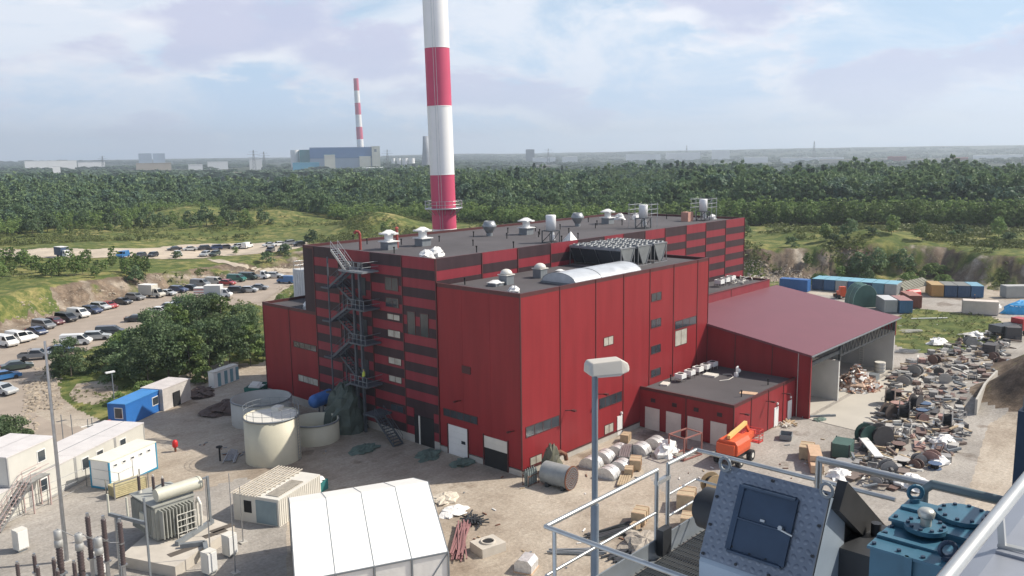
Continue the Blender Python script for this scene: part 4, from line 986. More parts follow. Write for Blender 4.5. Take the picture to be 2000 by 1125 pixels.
for (x,y) in ((.0,2.9),(.9,1.7),(1.3,.5)):
    b=MB(); bush(b,x,y,3.7,1.5); b.build('bushing',M_ins,t); 
    MB().cyl((x,y,3.45),(x,y,3.75),.2,n=10).cyl((x,y,5.15),(x,y,5.4),.07,n=8).build('bushing_cap',M_offw,t)
b=MB()
for k in range(5): b.ball((1.8+.35*k,1.6-.2*k,3.75),.16,.3,n=8)
b.tube([(1.2,2.4,3.7),(2,1.8,4.2),(2.9,1.2,3.9),(2.6,.2,3.7)],.07,6); b.build('pipework',M_gsteel,t)
b=MB(); b.box(1.2,2.9,-2.6,-2.5,.2,.3)
for x in (1.0,1.9,2.9): b.beam((x,-2.65,.1),(x,-2.65,2.4),.07)
for z in (.6,1.2,1.8,2.4): b.beam((1.0,-2.65,z),(2.9,-2.65,z),.06)
b.build('ladder_frame',M_offw,t)
b=MB(); b.tube([(3.6,-2.1,.1),(3.6,-2.3,1.0),(3.6,-2.3,2.6),(3.6,-1.8,3.1),(3.6,-1.5,2.6),(3.6,-1.5,.2)],.14,8); b.build('oil_pipe',M_offw,t)
MB().rbox(-1.0,.2,1.2,.25,1.1,1.3).build('control_cubicle',M_cons,t)
def insulator(kind):
    t=thing('surge_insulator','x','insulator'); b=MB()
    if kind=='tall':
        bush(b,0,0,2.6,3.3,.16,16); b.build('porcelain',M_ins,t); b=MB(); b.beam((0,0,0),(0,0,2.5),.22).rbox(0,0,2.5,.5,.4,.1).cyl((0,0,5.9),(0,0,6.15),.12,n=8).cyl((0,0,4.2),(0,0,4.3),.22,n=10); b.build('steelwork',M_steel,t)
    elif kind=='ct':
        bush(b,0,0,2.2,2.0,.2,9); b.build('porcelain',M_ins,t); b=MB(); b.lathe((0,0,4.2),[(.2,0),(.30,.06),(.30,.5),(.25,.55),(.25,.62),(.27,.65),(.27,1.25),(.22,1.3),(0,1.3)],14); b.build('head',mat('aluminium_head',(.40,.40,.38),.55,.3,.15,2),t); b=MB(); b.beam((-.15,0,0),(-.15,0,2.1),.14).beam((.15,0,0),(.15,0,2.1),.14).rbox(0,0,2.1,.7,.5,.12); b.build('steelwork',M_gsteel,t)
    else:
        bush(b,0,0,2.2,1.3,.12,9); b.build('porcelain',M_ins,t); b=MB(); b.beam((0,0,0),(0,0,2.15),.16).rbox(0,0,2.12,.4,.4,.09).cyl((0,0,3.5),(0,0,3.65),.1,n=8); b.build('steelwork',M_steel,t)
    return t
for px,py,lb in [(170,1003,'tall brown post insulator on a steel leg, left of its row of three'),(201,1008,'tall brown post insulator on a steel leg, middle of its row of three'),(233,1014,'tall brown post insulator on a steel leg, right one beside the slab')]:
    q=P(px,py,6.1); put('ins_tall',lambda:insulator('tall'),(q[0],q[1],0),0,lb,'tall post insulators',1)
for px,py,lb in [(111,1028,'metal-headed instrument transformer next to the mast, leftmost of three'),(152,1034,'metal-headed instrument transformer, middle of three'),(190,1042,'metal-headed instrument transformer, rightmost of three')]:
    q=P(px,py,5.8); put('ins_ct',lambda:insulator('ct'),(q[0],q[1],0),0,lb,'instrument transformers',1)
for px,py,lb in [(33,1098,'short brown insulator at the lower left corner'),(66,1082,'short brown insulator second from the left edge'),(73,1105,'short brown insulator at the bottom edge, third from the left'),(104,1090,'short brown insulator fourth from the left edge'),(144,1096,'short brown insulator below the middle instrument transformer'),(112,1112,'short brown insulator at the bottom edge under the mast')]:
    q=P(px,py,3.6); put('ins_s',lambda:insulator('short'),(q[0],q[1],0),0,lb,'short insulators',1)
t=thing('busbar_gantry','grey steel busbar gantry with pale rods in front of the transformer','gantry',(0,0,0)); b=MB()
g0=P(228,1008,5.0);g1=P(285,1022,5.0);gm=P(213,1004,5.)
b.beam((g0[0],g0[1],0),g0,.2).beam((g1[0],g1[1],0),(g1[0],g1[1],7.),.14); b.beam(gm,g1,.2,.25); b.build('beam',M_gsteel,t,True)
b=MB()
for a in ((214,982,213,1004),(248,988,250,1010)): e=P(a[2],a[3],5.); b.cyl(e,(e[0],e[1],6.6),.09,n=8)
b.build('rod',M_cons,t,True)
wires=[]
ct=[P(px,py,5.8) for px,py in ((111,1028),(152,1034),(190,1042))]; tl=[P(px,py,6.1) for px,py in ((170,1003),(201,1008),(233,1014))]
for i in range(3):
    a,c=ct[i],tl[i]; c=np.array([c[0],c[1],4.3]); a=np.array([a[0],a[1],5.6]); mid=(a+c)/2-[0,0,.25]; b=MB(); b.tube([a,mid,c],.035,5); o=tag(b.build('busbar_wire',M_steel),['conductor joining the leftmost instrument transformer and tall insulator','conductor joining the middle instrument transformer and tall insulator','conductor joining the rightmost instrument transformer and tall insulator'][i],'wire')
for i,(px,py,lb) in enumerate([(42,1075,'grey switch cabinet with white open front near the lower left corner'),(450,1085,'white control cabinet beside the slab corner'),(410,1120,'white control cabinet at the bottom edge below the slab'),(198,1122,'small white cabinet at the bottom edge by the insulators')]):
    q=P(px,py,0); t=thing('control_cabinet',lb,'cabinet',q,0.2); MB().rbox(0,0,.2,.9,.8,1.7).build('body',M_offw,t); MB().rbox(0,-.43,.3,.8,.05,1.5).build('door',M_white,t); MB().rbox(0,0,0,.7,.6,.2).build('base',M_gsteel,t)
def poleat(px,py,ztop,r,lab,name='floodlight_pole',head=None,topx=None):
    q=P(px,py,0); t=thing(name,lab,'pole',q); MB().cyl((0,0,0),(0,0,ztop),r,r*.55,n=10).build('shaft',M_steel,t)
    MB().rbox(0,0,0,.6,.6,.12).build('base',M_plinth,t)
    if head: MB().rbox(.2,0,ztop,.9,.35,.14).build('lamp_head',M_offw,t)
q=P(131,1097,0); poleat(131,1097,18.2,.17,'tall tapering steel mast in front of the white office cabins','lightning_mast')
for px,py,pt,lb in [(234,1125,1010,'thin grey steel pole left of the gantry'),(413,1110,938,'thin steel pole beyond the slab on the right'),(460,1120,925,'thin steel pole with small white top near the pipe-racked container'),(475,1060,950,'thin steel pole closest to the pipe-racked container')]:
    q=P(px,py,0); 
    z=1.
    while True:
        d=np.array([q[0],q[1],z])-C0; w_=d@CF; yy=562.5-FL*(d@CU)/w_
        if yy<pt or z>20: break
        z+=.1
    poleat(px,py,z,.055,lb,'steel_pole')
q=P(225,800,0); 
t=thing('street_lamp','thin street lamp with glowing white head beside the blue cabin','street lamp',P(226,815,0)); MB().cyl((0,0,0),(0,0,5.8),.06,n=8).build('post',M_gsteel,t); MB().rbox(-.2,0,5.8,1.1,.4,.16).build('lamp_head',M_white,t)
# fence/barrier
a=P(213,822,1.0);c=P(158,840,1.0)
t=thing('boom_barrier','long white boom barrier reaching left from the blue cabin','barrier',(0,0,0)); MB().beam(a,(c[0],c[1],1.35),.1).build('boom',M_white,t,True); MB().rbox(a[0],a[1],0,.35,.35,1.1).build('post',mat('barrier_red',(.4,.05,.04),.6),t,True)
for i,(px,py,h) in enumerate([(124,862,3.2),(143,862,3.2),(175,865,2.8),(183,862,2.8)]):
    b=MB().cyl((0,0,0),(0,0,h),.05,n=6).rbox(0,0,0,.5,.5,.06); o=tag(b.build('fence_post',M_gsteel),['steel fence post left of the barrier, leftmost of four','steel fence post left of the barrier tip, second of four','steel fence post in front of the barrier, third of four','steel fence post in front of the barrier, nearest the blue cabin'][i],'post','steel posts by the barrier'); setloc(o,P(px,py,0))
t=thing('site_gate','steel mesh gate with white banner at the left edge of the yard','gate',(0,0,0)); a=P(8,868,0);c=P(46,860,0); b=MB()
d=(c-a)
for k in range(9): q=a+d*k/8; b.cyl(q,(q[0],q[1],2.6),.04 if k%4 else .08,n=6)
for z in(.2,1.4,2.6): b.cyl((a[0],a[1],z),(c[0],c[1],z),.04,n=6)
b.build('frame',M_dsteel,t,True); b=MB(); b.add([(*a[:2],1.45),(*(a+d*.7)[:2],1.45),(*(a+d*.7)[:2],2.5),(*a[:2],2.5),(a[0]+.04,a[1]+.04,1.45),(*(a+d*.7+.04)[:2],1.45),(*(a+d*.7+.04)[:2],2.5),(a[0]+.04,a[1]+.04,2.5)],[(0,1,2,3),(7,6,5,4),(3,2,6,7),(0,4,5,1)]); b.build('banner',M_white,t,True)
t=thing('fire_hydrant','small bright red cabinet on a post standing in the dirt yard','hydrant',P(343,882,0)); MB().cyl((0,0,.0),(0,0,.5),.12,n=8).build('post',M_rust,t); MB().lathe((0,0,.5),[(.2,0),(.3,.1),(.3,.6),(.2,.8),(0,.85)],14).build('barrel',mat('bright_red',(.55,.02,.02),.5),t)
# substation fence panels (mesh)
def fence(name,lab,pts,h,n,group=None):
    t=thing(name,lab,'fence',(0,0,0)); 
    for (p0,p1) in zip(pts[:-1],pts[1:]):
        a=P(*p0,0);c=P(*p1,0); k=max(1,int(np.linalg.norm(c-a)/2.5)); b=MB()
        for i in range(k+1): q=a+(c-a)*i/k; b.cyl(q,(q[0],q[1],h),.035,n=6)
        for z in (.15,h*.5,h-.03): b.cyl((a[0],a[1],z),(c[0],c[1],z),.022,n=5)
        b.build('panel',M_steel,t,True)
fence('yard_fence','thin galvanised fence between the office cabins and the substation yard',[(0,1030),(95,985),(170,950),(235,962),(262,948)],2.0,5)
# timber pallets stack yellow
t=thing('timber_stack','yellow timber stacked in a grey frame behind the transformer','timber',P(250,962,0),R_(5)); b=MB()
for k in range(6):
    for j in range(7): b.box(-1.6,1.6,-.7+j*.2,-.56+j*.2,.15+k*.18,.29+k*.18)
b.build('plank',mat('yellow_timber',(.48,.42,.24),.7,var=.2,scale=3),t); b=MB()
for x in(-1.7,1.7):
    for y in(-.8,.8): b.beam((x,y,0),(x,y,1.7),.1)
b.beam((-1.7,-.8,1.6),(1.7,-.8,1.6),.1); b.build('frame',M_steel,t)
# dark figure-like valve stand + pipes near tank
t=thing('standpipe','dark standpipe with valve wheel near the cream tank','standpipe',P(430,900,0)); MB().cyl((0,0,0),(0,0,1.7),.1,n=8).cyl((0,0,1.5),(0,0,1.6),.35,n=10).build('pipe',M_int,t)
b=MB()
for k in range(9): a=random.uniform(-.5,.5); b.cyl((-1.4+a,-.6+k*.15,.1),(1.4+a,-.3+k*.12,.12+.05*k),.06,n=6)
setloc(tag(b.build('pipe_bundle',M_steel),'bundle of thin bright pipes on the ground left of the cream tank','pipes'),P(455,895,0),.8)
# ================= YARD OBJECTS AT THE BUILDING FOOT =================
M_foil.node_tree.nodes['Principled BSDF'].inputs['Metallic'].default_value=.35
t=thing('gas_bottle_rack','rack of upright grey gas bottles at the corner of the red block','gas bottles',P(1039,946,0),R_(0)); 
for i in range(2):
    for j in range(5): b=MB(); b.lathe((-.6+j*.3,i*.3,.05),[(.12,0),(.12,1.3),(.05,1.48),(.05,1.6),(0,1.6)],10); b.build('bottle',mat('bottle_grey',(.20,.23,.22),.45,var=.2),t)
b=MB()
for x in(-.8,.8):
    for y in(-.2,.5): b.beam((x,y,0),(x,y,1.2),.05)
for z in(.1,1.0): b.beam((-.8,-.2,z),(.8,-.2,z),.05);b.beam((-.8,.5,z),(.8,.5,z),.05)
b.build('rack',M_rust,t)
t=thing('heat_exchanger','large grey cylinder with a face of ring-patterned tube ends, lying by the red block','heat exchanger',P(1100,952,0),R_(-84)); b=MB(); b.cyl((-2.1,0,1.15),(.9,0,1.15),1.1,n=28); b.build('shell',mat('hx_grey',(.27,.29,.29),.55,.2,.15,1.5),t)
b=MB(); b.cyl((.9,0,1.15),(1.0,0,1.15),1.2,n=28)
b.build('flange',M_rust,t)
b=MB()
for k in range(1,6): 
    m_=k*6
    for i in range(m_): a=2*math.pi*i/m_; b.cyl((1.0,k*.2*math.cos(a),1.15+k*.2*math.sin(a)),(1.05,k*.2*math.cos(a),1.15+k*.2*math.sin(a)),.07,n=6)
b.build('tube_end',M_gsteel,t); b=MB(); b.rbox(-1.4,0,0,.3,1.8,.5).rbox(.4,0,0,.3,1.8,.5); b.build('saddle',M_dsteel,t)
t=thing('duct_under_tarp','dark tarpaulin and rusty bent pipe against the red wall','tarpaulin',P(1078,925,0)); b=MB(); b.lump((0,0,0),(1.3,.8),3.0,seed=12,amp=.3,n=12,k=6); b.build('tarpaulin',mat('olive_tarp',(.10,.10,.07),.7,var=.35),t); b=MB(); b.tube([(.2,.2,1.9),(1.2,-.1,2.0),(1.8,-.3,1.6),(1.9,-.35,1.0)],.22,10); b.build('bent_pipe',M_rust,t)
def foilroll():
    t=thing('insulation_roll','x','insulation segment'); b=MB(); n=12; R1=1.1; prof=[(R1*math.cos(math.pi*i/n),R1*math.sin(math.pi*i/n)) for i in range(n+1)]
    b.extr(prof,-.75,.75,sm=True); b.build('shell',M_foil,t); b=MB(); b.extr([(y*1.02,z*1.02) for y,z in prof],-.03,.03); b.build('band',M_steel,t); return t
rl=[(1155,905),(1180,893),(1207,881),(1250,878),(1279,866),(1188,925),(1213,912)]
nm=['first','second','third','fourth','fifth','sixth','seventh']
wh=['leftmost of the back row by the red wall','second of the back row by the red wall','third of the back row, in front of the white door','left one beside the plastic wrapped roll','right one next to the plastic wrapped roll','left one of the front pair near the timber crates','right one of the front pair near the timber crates']
for i,(px,py) in enumerate(rl): put('foil',foilroll,P(px,py+6,0),R_(8),'silver foil half drum, '+wh[i],'silver insulation half drums on the ground')
o=tag(MB().lump((0,0,0),(1.5,1.0),1.6,seed=21,amp=.3,n=14,k=6).build('plastic_wrapped_roll',M_bag),'crumpled pale plastic sheet over a roll at the right of the half drums','wrapped load'); setloc(o,P(1302,888,0))
def crate():
    t=thing('timber_crate','x','crate'); MB().rbox(0,0,.12,1.6,1.0,.9).build('box',M_wood,t); b=MB()
    for y in(-.4,0,.4): b.rbox(0,y,0,1.6,.12,.12)
    for x in(-.7,0,.7): b.rbox(x,-.53,.14,.1,.04,.86).rbox(x,0,1.02,.1,1.0,.03)
    b.build('batten',M_ply,t); return t
for px,py,rz_,s,lb in [(1241,915,30,1.1,'light timber crate beside the front silver half drums'),(1228,928,30,.8,'pinkish timber crate nearest the lamp pole'),(1250,1020,20,1.15,'tall pale crate standing alone in the middle of the yard'),(1340,990,25,1.5,'long open timber crate behind the railing post'),(1343,1030,25,1.1,'brown timber crate below the long open one'),(1575,893,18,1.35,'small dark-ended crate on the long timber load by the scrap yard'),(1222,862,20,.9,'timber crate behind the silver half drums'),(1240,1035,10,.6,'small white crate by the gravel pile')]:
    put('crate',crate,P(px,py,0),R_(rz_),lb,'timber crates in the yard',s)
def pallet():
    b=MB()
    for k in range(6): b.box(-.6,.6,-.4+k*.15,-.3+k*.15,.1,.13)
    for x in(-.5,0,.5): b.box(x-.05,x+.05,-.4,.45,0,.1)
    return b
t=thing('plank_pallet','long low timber pallet loaded with planks in front of the silver half drums','pallet',P(1222,935,0),R_(28)); b=MB()
for k in range(5): b.box(-2.4,2.4,-.5+k*.22,-.32+k*.22,.15,.3)
b.build('plank',M_wood,t); MB().box(-2,-1.8,-.5,.5,0,.15).box(1.8,2,-.5,.5,0,.15).build('bearer',M_ply,t)
t=thing('steel_profiles','stack of long pale steel profiles between the silver half drums','steel stack',P(1222,897,0),R_(30)); b=MB()
for k in range(4):
    for j in range(5): b.box(-2,2,-.5+j*.22,-.33+j*.22,.2+k*.22,.36+k*.22)
b.build('profile',M_steel,t); b=MB()
for x in(-1.3,1.3): b.beam((x,-.6,0),(x,-.6,1.3),.06).beam((x,.6,0),(x,.6,1.3),.06)
b.build('strap_post',M_dsteel,t)
t=thing('lifting_cage','open cuboid frame of faded red steel standing before the garage doors','steel frame',P(1338,890,0),R_(-8)); b=MB(); s=1.45
for x in(-s,s):
    for y in(-s*.7,s*.7): b.beam((x,y,0),(x,y,2.5),.13)
for z in(.12,2.45):
    for y in(-s*.7,s*.7): b.beam((-s,y,z),(s,y,z),.13)
    for x in(-s,s): b.beam((x,-s*.7,z),(x,s*.7,z),.13)
b.beam((-s,-s*.7,.2),(0,-s*.7,1.2),.1); b.build('frame',mat('faded_red_steel',(.28,.12,.10),.7,var=.2),t)
# boom lift
M_or=mat('lift_orange',(.62,.10,.035),.42,var=.06,scale=1); M_tyre=mat('tyre_rubber',(.022,.022,.024),.85); M_yel=mat('boom_cream',(.70,.48,.16),.5,var=.06)
bl=thing('boom_lift','orange articulated boom lift with folded cream boom parked beside the garage wing','boom lift',P(1434,900,0),R_(2)); bl.scale=(1.2,1.2,1.25)
b=MB(); b.rbox(0,0,.5,2.6,1.4,.45); b.build('chassis',M_dsteel,bl)
for x in(-1.1,1.1):
    for y in(-1.0,1.0):
        w0=MB().cyl((x,y-.2,.45),(x,y+.2,.45),.47,n=18).build('wheel',M_tyre,bl); MB().cyl((x,y-.22,.45),(x,y+.22,.45),.22,n=12).build('rim',M_offw,w0)
b=MB(); b.extr([(-.95,.98),(.95,.98),(1.02,1.3),(.98,1.85),(.75,2.15),(-.75,2.15),(-.98,1.85),(-1.02,1.3)],-1.5,1.0); b.rbox(-1.6,0,1.05,.35,1.6,.85); b.build('turntable_hood',M_or,bl)
b=MB(); b.beam((-1.2,0,2.35),(2.3,.1,2.75),.28,.3); b.beam((2.3,.1,2.75),(-.6,.1,2.45),.22,.24); b.build('boom',M_yel,bl)
b=MB(); b.beam((2.2,.1,2.7),(3.2,.1,1.6),.2,.26).beam((1.2,-.25,1.5),(3.0,-.25,1.7),.3,.5); b.rbox(1.9,-.2,1.2,1.0,.6,.7); b.build('jib',M_or,bl)
b=MB(); bx0,bx1,by0,by1=3.2,4.0,-.8,.9
b.box(bx0,bx1,by0,by1,.8,.86)
for z in(.95,1.4,1.9):
    b.beam((bx0,by0,z),(bx1,by0,z),.05).beam((bx0,by1,z),(bx1,by1,z),.05).beam((bx0,by0,z),(bx0,by1,z),.05).beam((bx1,by0,z),(bx1,by1,z),.05)
for x in(bx0,bx1):
    for y in(by0,0.05,by1): b.beam((x,y,.8),(x,y,1.9),.05)
b.rbox(3.5,0,1.5,.3,.6,.35); b.build('basket',mat('basket_red',(.55,.06,.05),.5),bl)
# manholes, foil block, piles
t=thing('concrete_manhole','grey concrete block with a round hole on bare ground beside the tent','manhole',P(953,1075,0),R_(-12)); b=MB(); b.rbox(0,0,0,2.3,1.9,.75); b.build('block',M_slab,t); b=MB(); b.lathe((0,0,.75),[(.62,0),(.62,.12),(.48,.12),(.48,.02)],24); b.build('rim',M_slab,t); MB().cyl((0,0,.76),(0,0,.78),.48,n=24).build('shaft_opening',M_int,t)
t=thing('foil_bale','foil wrapped bale at the bottom edge of the yard','bale',P(1028,1112,0),R_(20)); b=MB(); b.extr([(-.7,0),(.7,0),(.72,.7),(.4,1.05),(-.4,1.05),(-.72,.7)],-.75,.75); b.build('wrap',M_foil,t); MB().rbox(0,0,0,1.7,1.5,.08).build('base',M_ply,t)
def pile(kind,n,L,r,m,name,lab,cat,px,py,rz,sp=.6,z=.05,sq=True,group=None,seed=1):
    rr=random.Random(seed); b=MB()
    for k in range(n):
        y=rr.uniform(-sp,sp); x=rr.uniform(-.3,.3); a=rr.uniform(-.12,.12) if kind=='tidy' else rr.uniform(-1.4,1.4); z0=z+rr.random()*n*.012
        l=L*rr.uniform(.6,1)/2; p=(x-l*math.cos(a),y-l*math.sin(a),z0); q_=(x+l*math.cos(a),y+l*math.sin(a),z0+rr.uniform(0,.15))
        if sq: b.beam(p,q_,r*2,r*2)
        else: b.cyl(p,q_,r,n=6)
    o=tag(b.build(name,m),lab,cat,group); setloc(o,P(px,py,0),rz); return o
pile('tidy',16,5,.07,M_dsteel,'steel_bar_pile','dark steel bars on the ground behind the railing corner','steel pile',1195,1045,R_(-20),.9,seed=2)
pile('tidy',12,4.5,.08,M_dsteel,'steel_bar_pile','dark steel profiles lying right of the lamp pole near the gravel','steel pile',1230,1080,R_(-10),.7,seed=3)
pile('tidy',9,5,.07,M_gsteel,'steel_bar_pile','dark pipe bundle left of the lamp pole at the bottom','steel pile',1130,1080,R_(-50),.4,seed=4)
pile('tidy',26,7.0,.05,mat('maroon_bars',(.26,.13,.13),.7,var=.2),'reinforcing_bars','long bundle of maroon bars on the ground along the tent','bars',898,1060,R_(42),.45,seed=5)
pile('loose',26,2.4,.05,M_dsteel,'scrap_pile','tangled dark scrap pile near the concrete manhole','scrap',925,1020,0,.8,seed=6)
pile('tidy',14,3,.10,M_rust,'steel_bar_pile','rusty bars below the long open crate','steel pile',1345,1062,R_(-30),.5,seed=7)
pile('loose',16,1.8,.04,M_offw,'offcut_pile','pile of light offcuts by the doorway of the tall wall','offcuts',1527,832,.4,.8,seed=8)
pile('loose',12,2.5,.07,M_wood,'plank_pile','loose timber planks in front of the garage wing doors','planks',1540,828,.5,.5,seed=9)
pile('tidy',3,4.5,.12,M_gsteel,'steel_beam','dark beam lying in front of the canopy post','beam',1600,815,R_(-45),.2,seed=10)
t=thing('small_skip','small open grey tray skip on the road before the garage wing','skip',P(1535,857,0),R_(20)); b=MB(); b.box(-.8,.8,-.6,.6,.1,.16).box(-.85,-.8,-.6,.6,.1,.65).box(.8,.85,-.6,.6,.1,.65).box(-.8,.8,-.65,-.6,.1,.65).box(-.8,.8,.6,.65,.1,.65); b.build('bin',M_gsteel,t)
M_net=mat('green_net',(.10,.145,.12),.8,var=.4,bump=.05)
for i,(px,py,s,m_,lb) in enumerate([(838,890,1.8,M_net,'dark green net heap before the hall doorway'),(712,878,1.8,M_net,'green netting heap at the foot of the metal stair'),(903,905,1.5,M_net,'green netting and mesh before the white roller door'),(1600,820,1.0,M_net,'small grey-green heap at the foot of the canopy wall'),(868,975,1.6,mat('cream_sheet',(.55,.49,.40),.7,var=.15,bump=.05),'cream plastic sheets heaped beside the tent'),(888,1000,1.5,M_bag,'white sheet remnants heaped right of the tent'),(1262,1070,2.8,mat('gravel',(.33,.29,.24),.95,var=.25,scale=4,bump=.05),'heap of pale gravel behind the railing'),(395,770,2.6,mat('dark_soil',(.10,.07,.06),.95,var=.3,scale=2,bump=.08),'dark soil heap beside the portable toilets'),(440,800,3.2,mat('dark_soil',(.10,.07,.06)),'dark soil heap left of the open grey tank')]):
    b=MB(); b.lump((0,0,-.05),(s,s*.7),.28*s if 'soil' not in lb and 'gravel' not in lb else .33*s,seed=30+i,amp=.35,n=18,k=6); o=tag(b.build('heap',m_),lb,'heap'); setloc(o,P(px,py,0),random.random())
# scrap heap in shed
b=MB(); rr=random.Random(5)
for k in range(420):
    a=rr.random()*6.28; r_=rr.random()**.6; x=3.6*r_*math.cos(a); y=3.0*r_*math.sin(a); z=(1-r_)*3.3*rr.random()+.1
    b.obox((x,y,z),(rr.uniform(.1,.45),rr.uniform(-.3,.3),rr.uniform(-.1,.3)),(rr.uniform(-.1,.1),rr.uniform(.05,.3),rr.uniform(-.1,.1)),(0,rr.uniform(-.05,.05),rr.uniform(.02,.1)),rr.choice([0,0,0,1,1,2,3]))
b.lump((0,0,0),(2.6,2.2),2.0,seed=2,mi=0,n=16,k=7)
o=b.build('waste_pile',[mat('waste_tan',(.50,.36,.27),.8,var=.3,scale=3),M_bag,mat('waste_red',(.33,.11,.06),.8,var=.3),M_rust]); tag(o,'big heap of tan and reddish waste inside the open shed','waste heap',kind=None); setloc(o,P(1672,756,0))
t=thing('white_tote','white cylindrical tote standing at the shed fin','tote',P(1718,728,0)); MB().cyl((0,0,0),(0,0,1.6),.75,n=18).build('drum',M_offw,t); b=MB()
for z in(.3,.8,1.3): b.lathe((0,0,z),[(.76,0),(.79,.05),(.76,.1)],18)
b.build('band',M_steel,t)
t=thing('dark_bin','dark grey square bin beside the waste heap in the shed','bin',P(1703,742,0)); MB().rbox(0,0,0,1.5,1.5,.9).build('body',M_gsteel,t)
t=thing('wall_ladder','white ladder fixed on the far inner shed wall','ladder',(66.2,-9.,0)); b=MB()
for k in range(12): b.cyl((-.08,-.3,.4+k*.35),(-.08,.3,.4+k*.35),.05,n=6)
b.cyl((-.08,-.3,0),(-.08,-.3,4.8),.04,n=6).cyl((-.08,.3,0),(-.08,.3,4.8),.04,n=6); b.build('rung',M_offw,t)
# ================= SCRAP YARD =================
def drum():
    t=thing('cable_drum','x','cable drum'); 
    for x in(-.5,.42): MB().cyl((x,0,1),(x+.08,0,1),1.,n=20).build('flange',M_obj,t)
    MB().cyl((-.42,0,1),(.42,0,1),.62,n=16).build('core',M_int,t); return t
def drumflat():
    t=thing('cable_drum','x','cable drum')
    for z in(0,.9): MB().cyl((0,0,z),(0,0,z+.08),.85,n=20).build('flange',M_obj,t)
    MB().cyl((0,0,.08),(0,0,.9),.5,n=16).build('core',M_int,t); return t
M_obj=mat('painted_object',(.5,.5,.5),.6,var=.25,scale=2,objcol=True)
def sbox():
    t=thing('steel_crate','x','steel crate'); MB().rbox(0,0,.1,1.5,1.1,.85).build('box',M_obj,t); b=MB()
    for x in(-.72,.72):
        for y in(-.52,.52): b.rbox(x,y,0,.08,.08,1.0)
    b.build('leg',M_dsteel,t); return t
def frame():
    t=thing('storage_rack','x','steel rack'); b=MB()
    for x in(-1,1):
        for y in(-.5,.5): b.beam((x,y,0),(x,y,1.1),.08)
    for z in(.1,1.05):
        for y in(-.5,.5): b.beam((-1,y,z),(1,y,z),.08)
        for x in(-1,1): b.beam((x,-.5,z),(x,.5,z),.08)
    b.build('bar',M_obj,t); MB().rbox(0,0,.15,1.5,.7,.5).build('load',M_obj,t); return t
def pal():
    t=thing('loaded_pallet','x','pallet'); pallet().build('pallet',M_wood,t); MB().lump((0,0,.13),(.6,.45),.7,seed=5,amp=.25,n=10).build('load',M_obj,t); return t
def tubes():
    t=thing('pipe_stack','x','pipes'); b=MB()
    for k in range(9): b.cyl((-1.8,-.4+(k%5)*.22,.12+(k//5)*.2),(1.8,-.4+(k%5)*.22,.12+(k//5)*.2),.1,n=7)
    b.build('pipe',M_obj,t); MB().rbox(-1,0,0,.1,1.2,.06).rbox(1,0,0,.1,1.2,.06).build('bearer',M_wood,t); return t
def plate():
    t=thing('sheet_stack','x','sheet metal'); b=MB()
    for k in range(4): b.rbox(.05*k,0,.1+k*.09,2.2,1.1,.05,.04*k)
    b.build('sheet',M_obj,t); MB().rbox(-.6,0,0,.1,1.1,.1).rbox(.6,0,0,.1,1.1,.1).build('bearer',M_wood,t); return t
mk={'drum':drum,'drumflat':drumflat,'sbox':sbox,'frame':frame,'pal':pal,'tubes':tubes,'plate':plate}
nmn={'drum':'upright cable drum','drumflat':'cable drum lying flat','sbox':'legged steel crate','frame':'open steel frame with load','pal':'loaded wooden pallet','tubes':'short pipe stack','plate':'stack of metal sheets'}
cols={'rust':(.17,.105,.085),'grey':(.30,.29,.28),'dark':(.075,.07,.07),'pale':(.46,.44,.41),'brown':(.19,.145,.12),'blue':(.07,.12,.22),'green':(.05,.11,.09),'pink':(.40,.24,.20)}
fixed=[('drum',1738,790,1.15,'brown','large brown cable drum at the road side of the scrap yard'),('drumflat',1752,800,.95,'pink','pinkish drum lying flat in front of the large brown one'),('drum',1765,822,1.2,'dark','large black cable drum in the middle of the scrap yard'),('drum',1735,818,.95,'brown','dull brown drum left of the black drum'),('drum',1692,868,1.15,'green','striped green cable drum at the near left of the scrap yard'),('drum',1718,872,1.25,'dark','black cable drum beside the striped green one'),('drumflat',1805,800,.9,'blue','blue drum lying flat among the scrap'),('drumflat',1800,812,.8,'blue','second blue drum lying flat just in front of the first'),('drum',1788,800,1.0,'dark','black cable drum right of the stacked pale drums'),('drum',1850,835,1.,'grey','grey coil drum at the right of the scrap yard'),('sbox',1975,660,2.2,'dark','large dark machine block under the red cab at the scrap yard far end'),('sbox',1935,690,1.6,'dark','black open-fronted box at the top of the scrap yard'),('sbox',1645,890,1.7,'green','grey-green covered bin at the near left of the scrap yard')]
for k,px,py,s,c,lb in fixed:
    put(k,mk[k],P(px,py,0),random.uniform(-.6,.6)+(1.3 if 'drum' in k else 0),lb,'scrap yard stores',s,cols[c])
poly=[(1735,740),(1790,700),(1850,672),(1905,655),(1960,645),(1990,665),(1960,720),(1915,760),(1890,790),(1870,810),(1890,850),(1850,905),(1800,930),(1760,955),(1700,960),(1640,925),(1660,880),(1700,850),(1690,830),(1730,790)]
PXY=np.array(poly,float); cnt=0; placed=[]
rr=random.Random(11)
kinds=['sbox','sbox','frame','pal','pal','tubes','plate','drum','drumflat','sbox','plate']
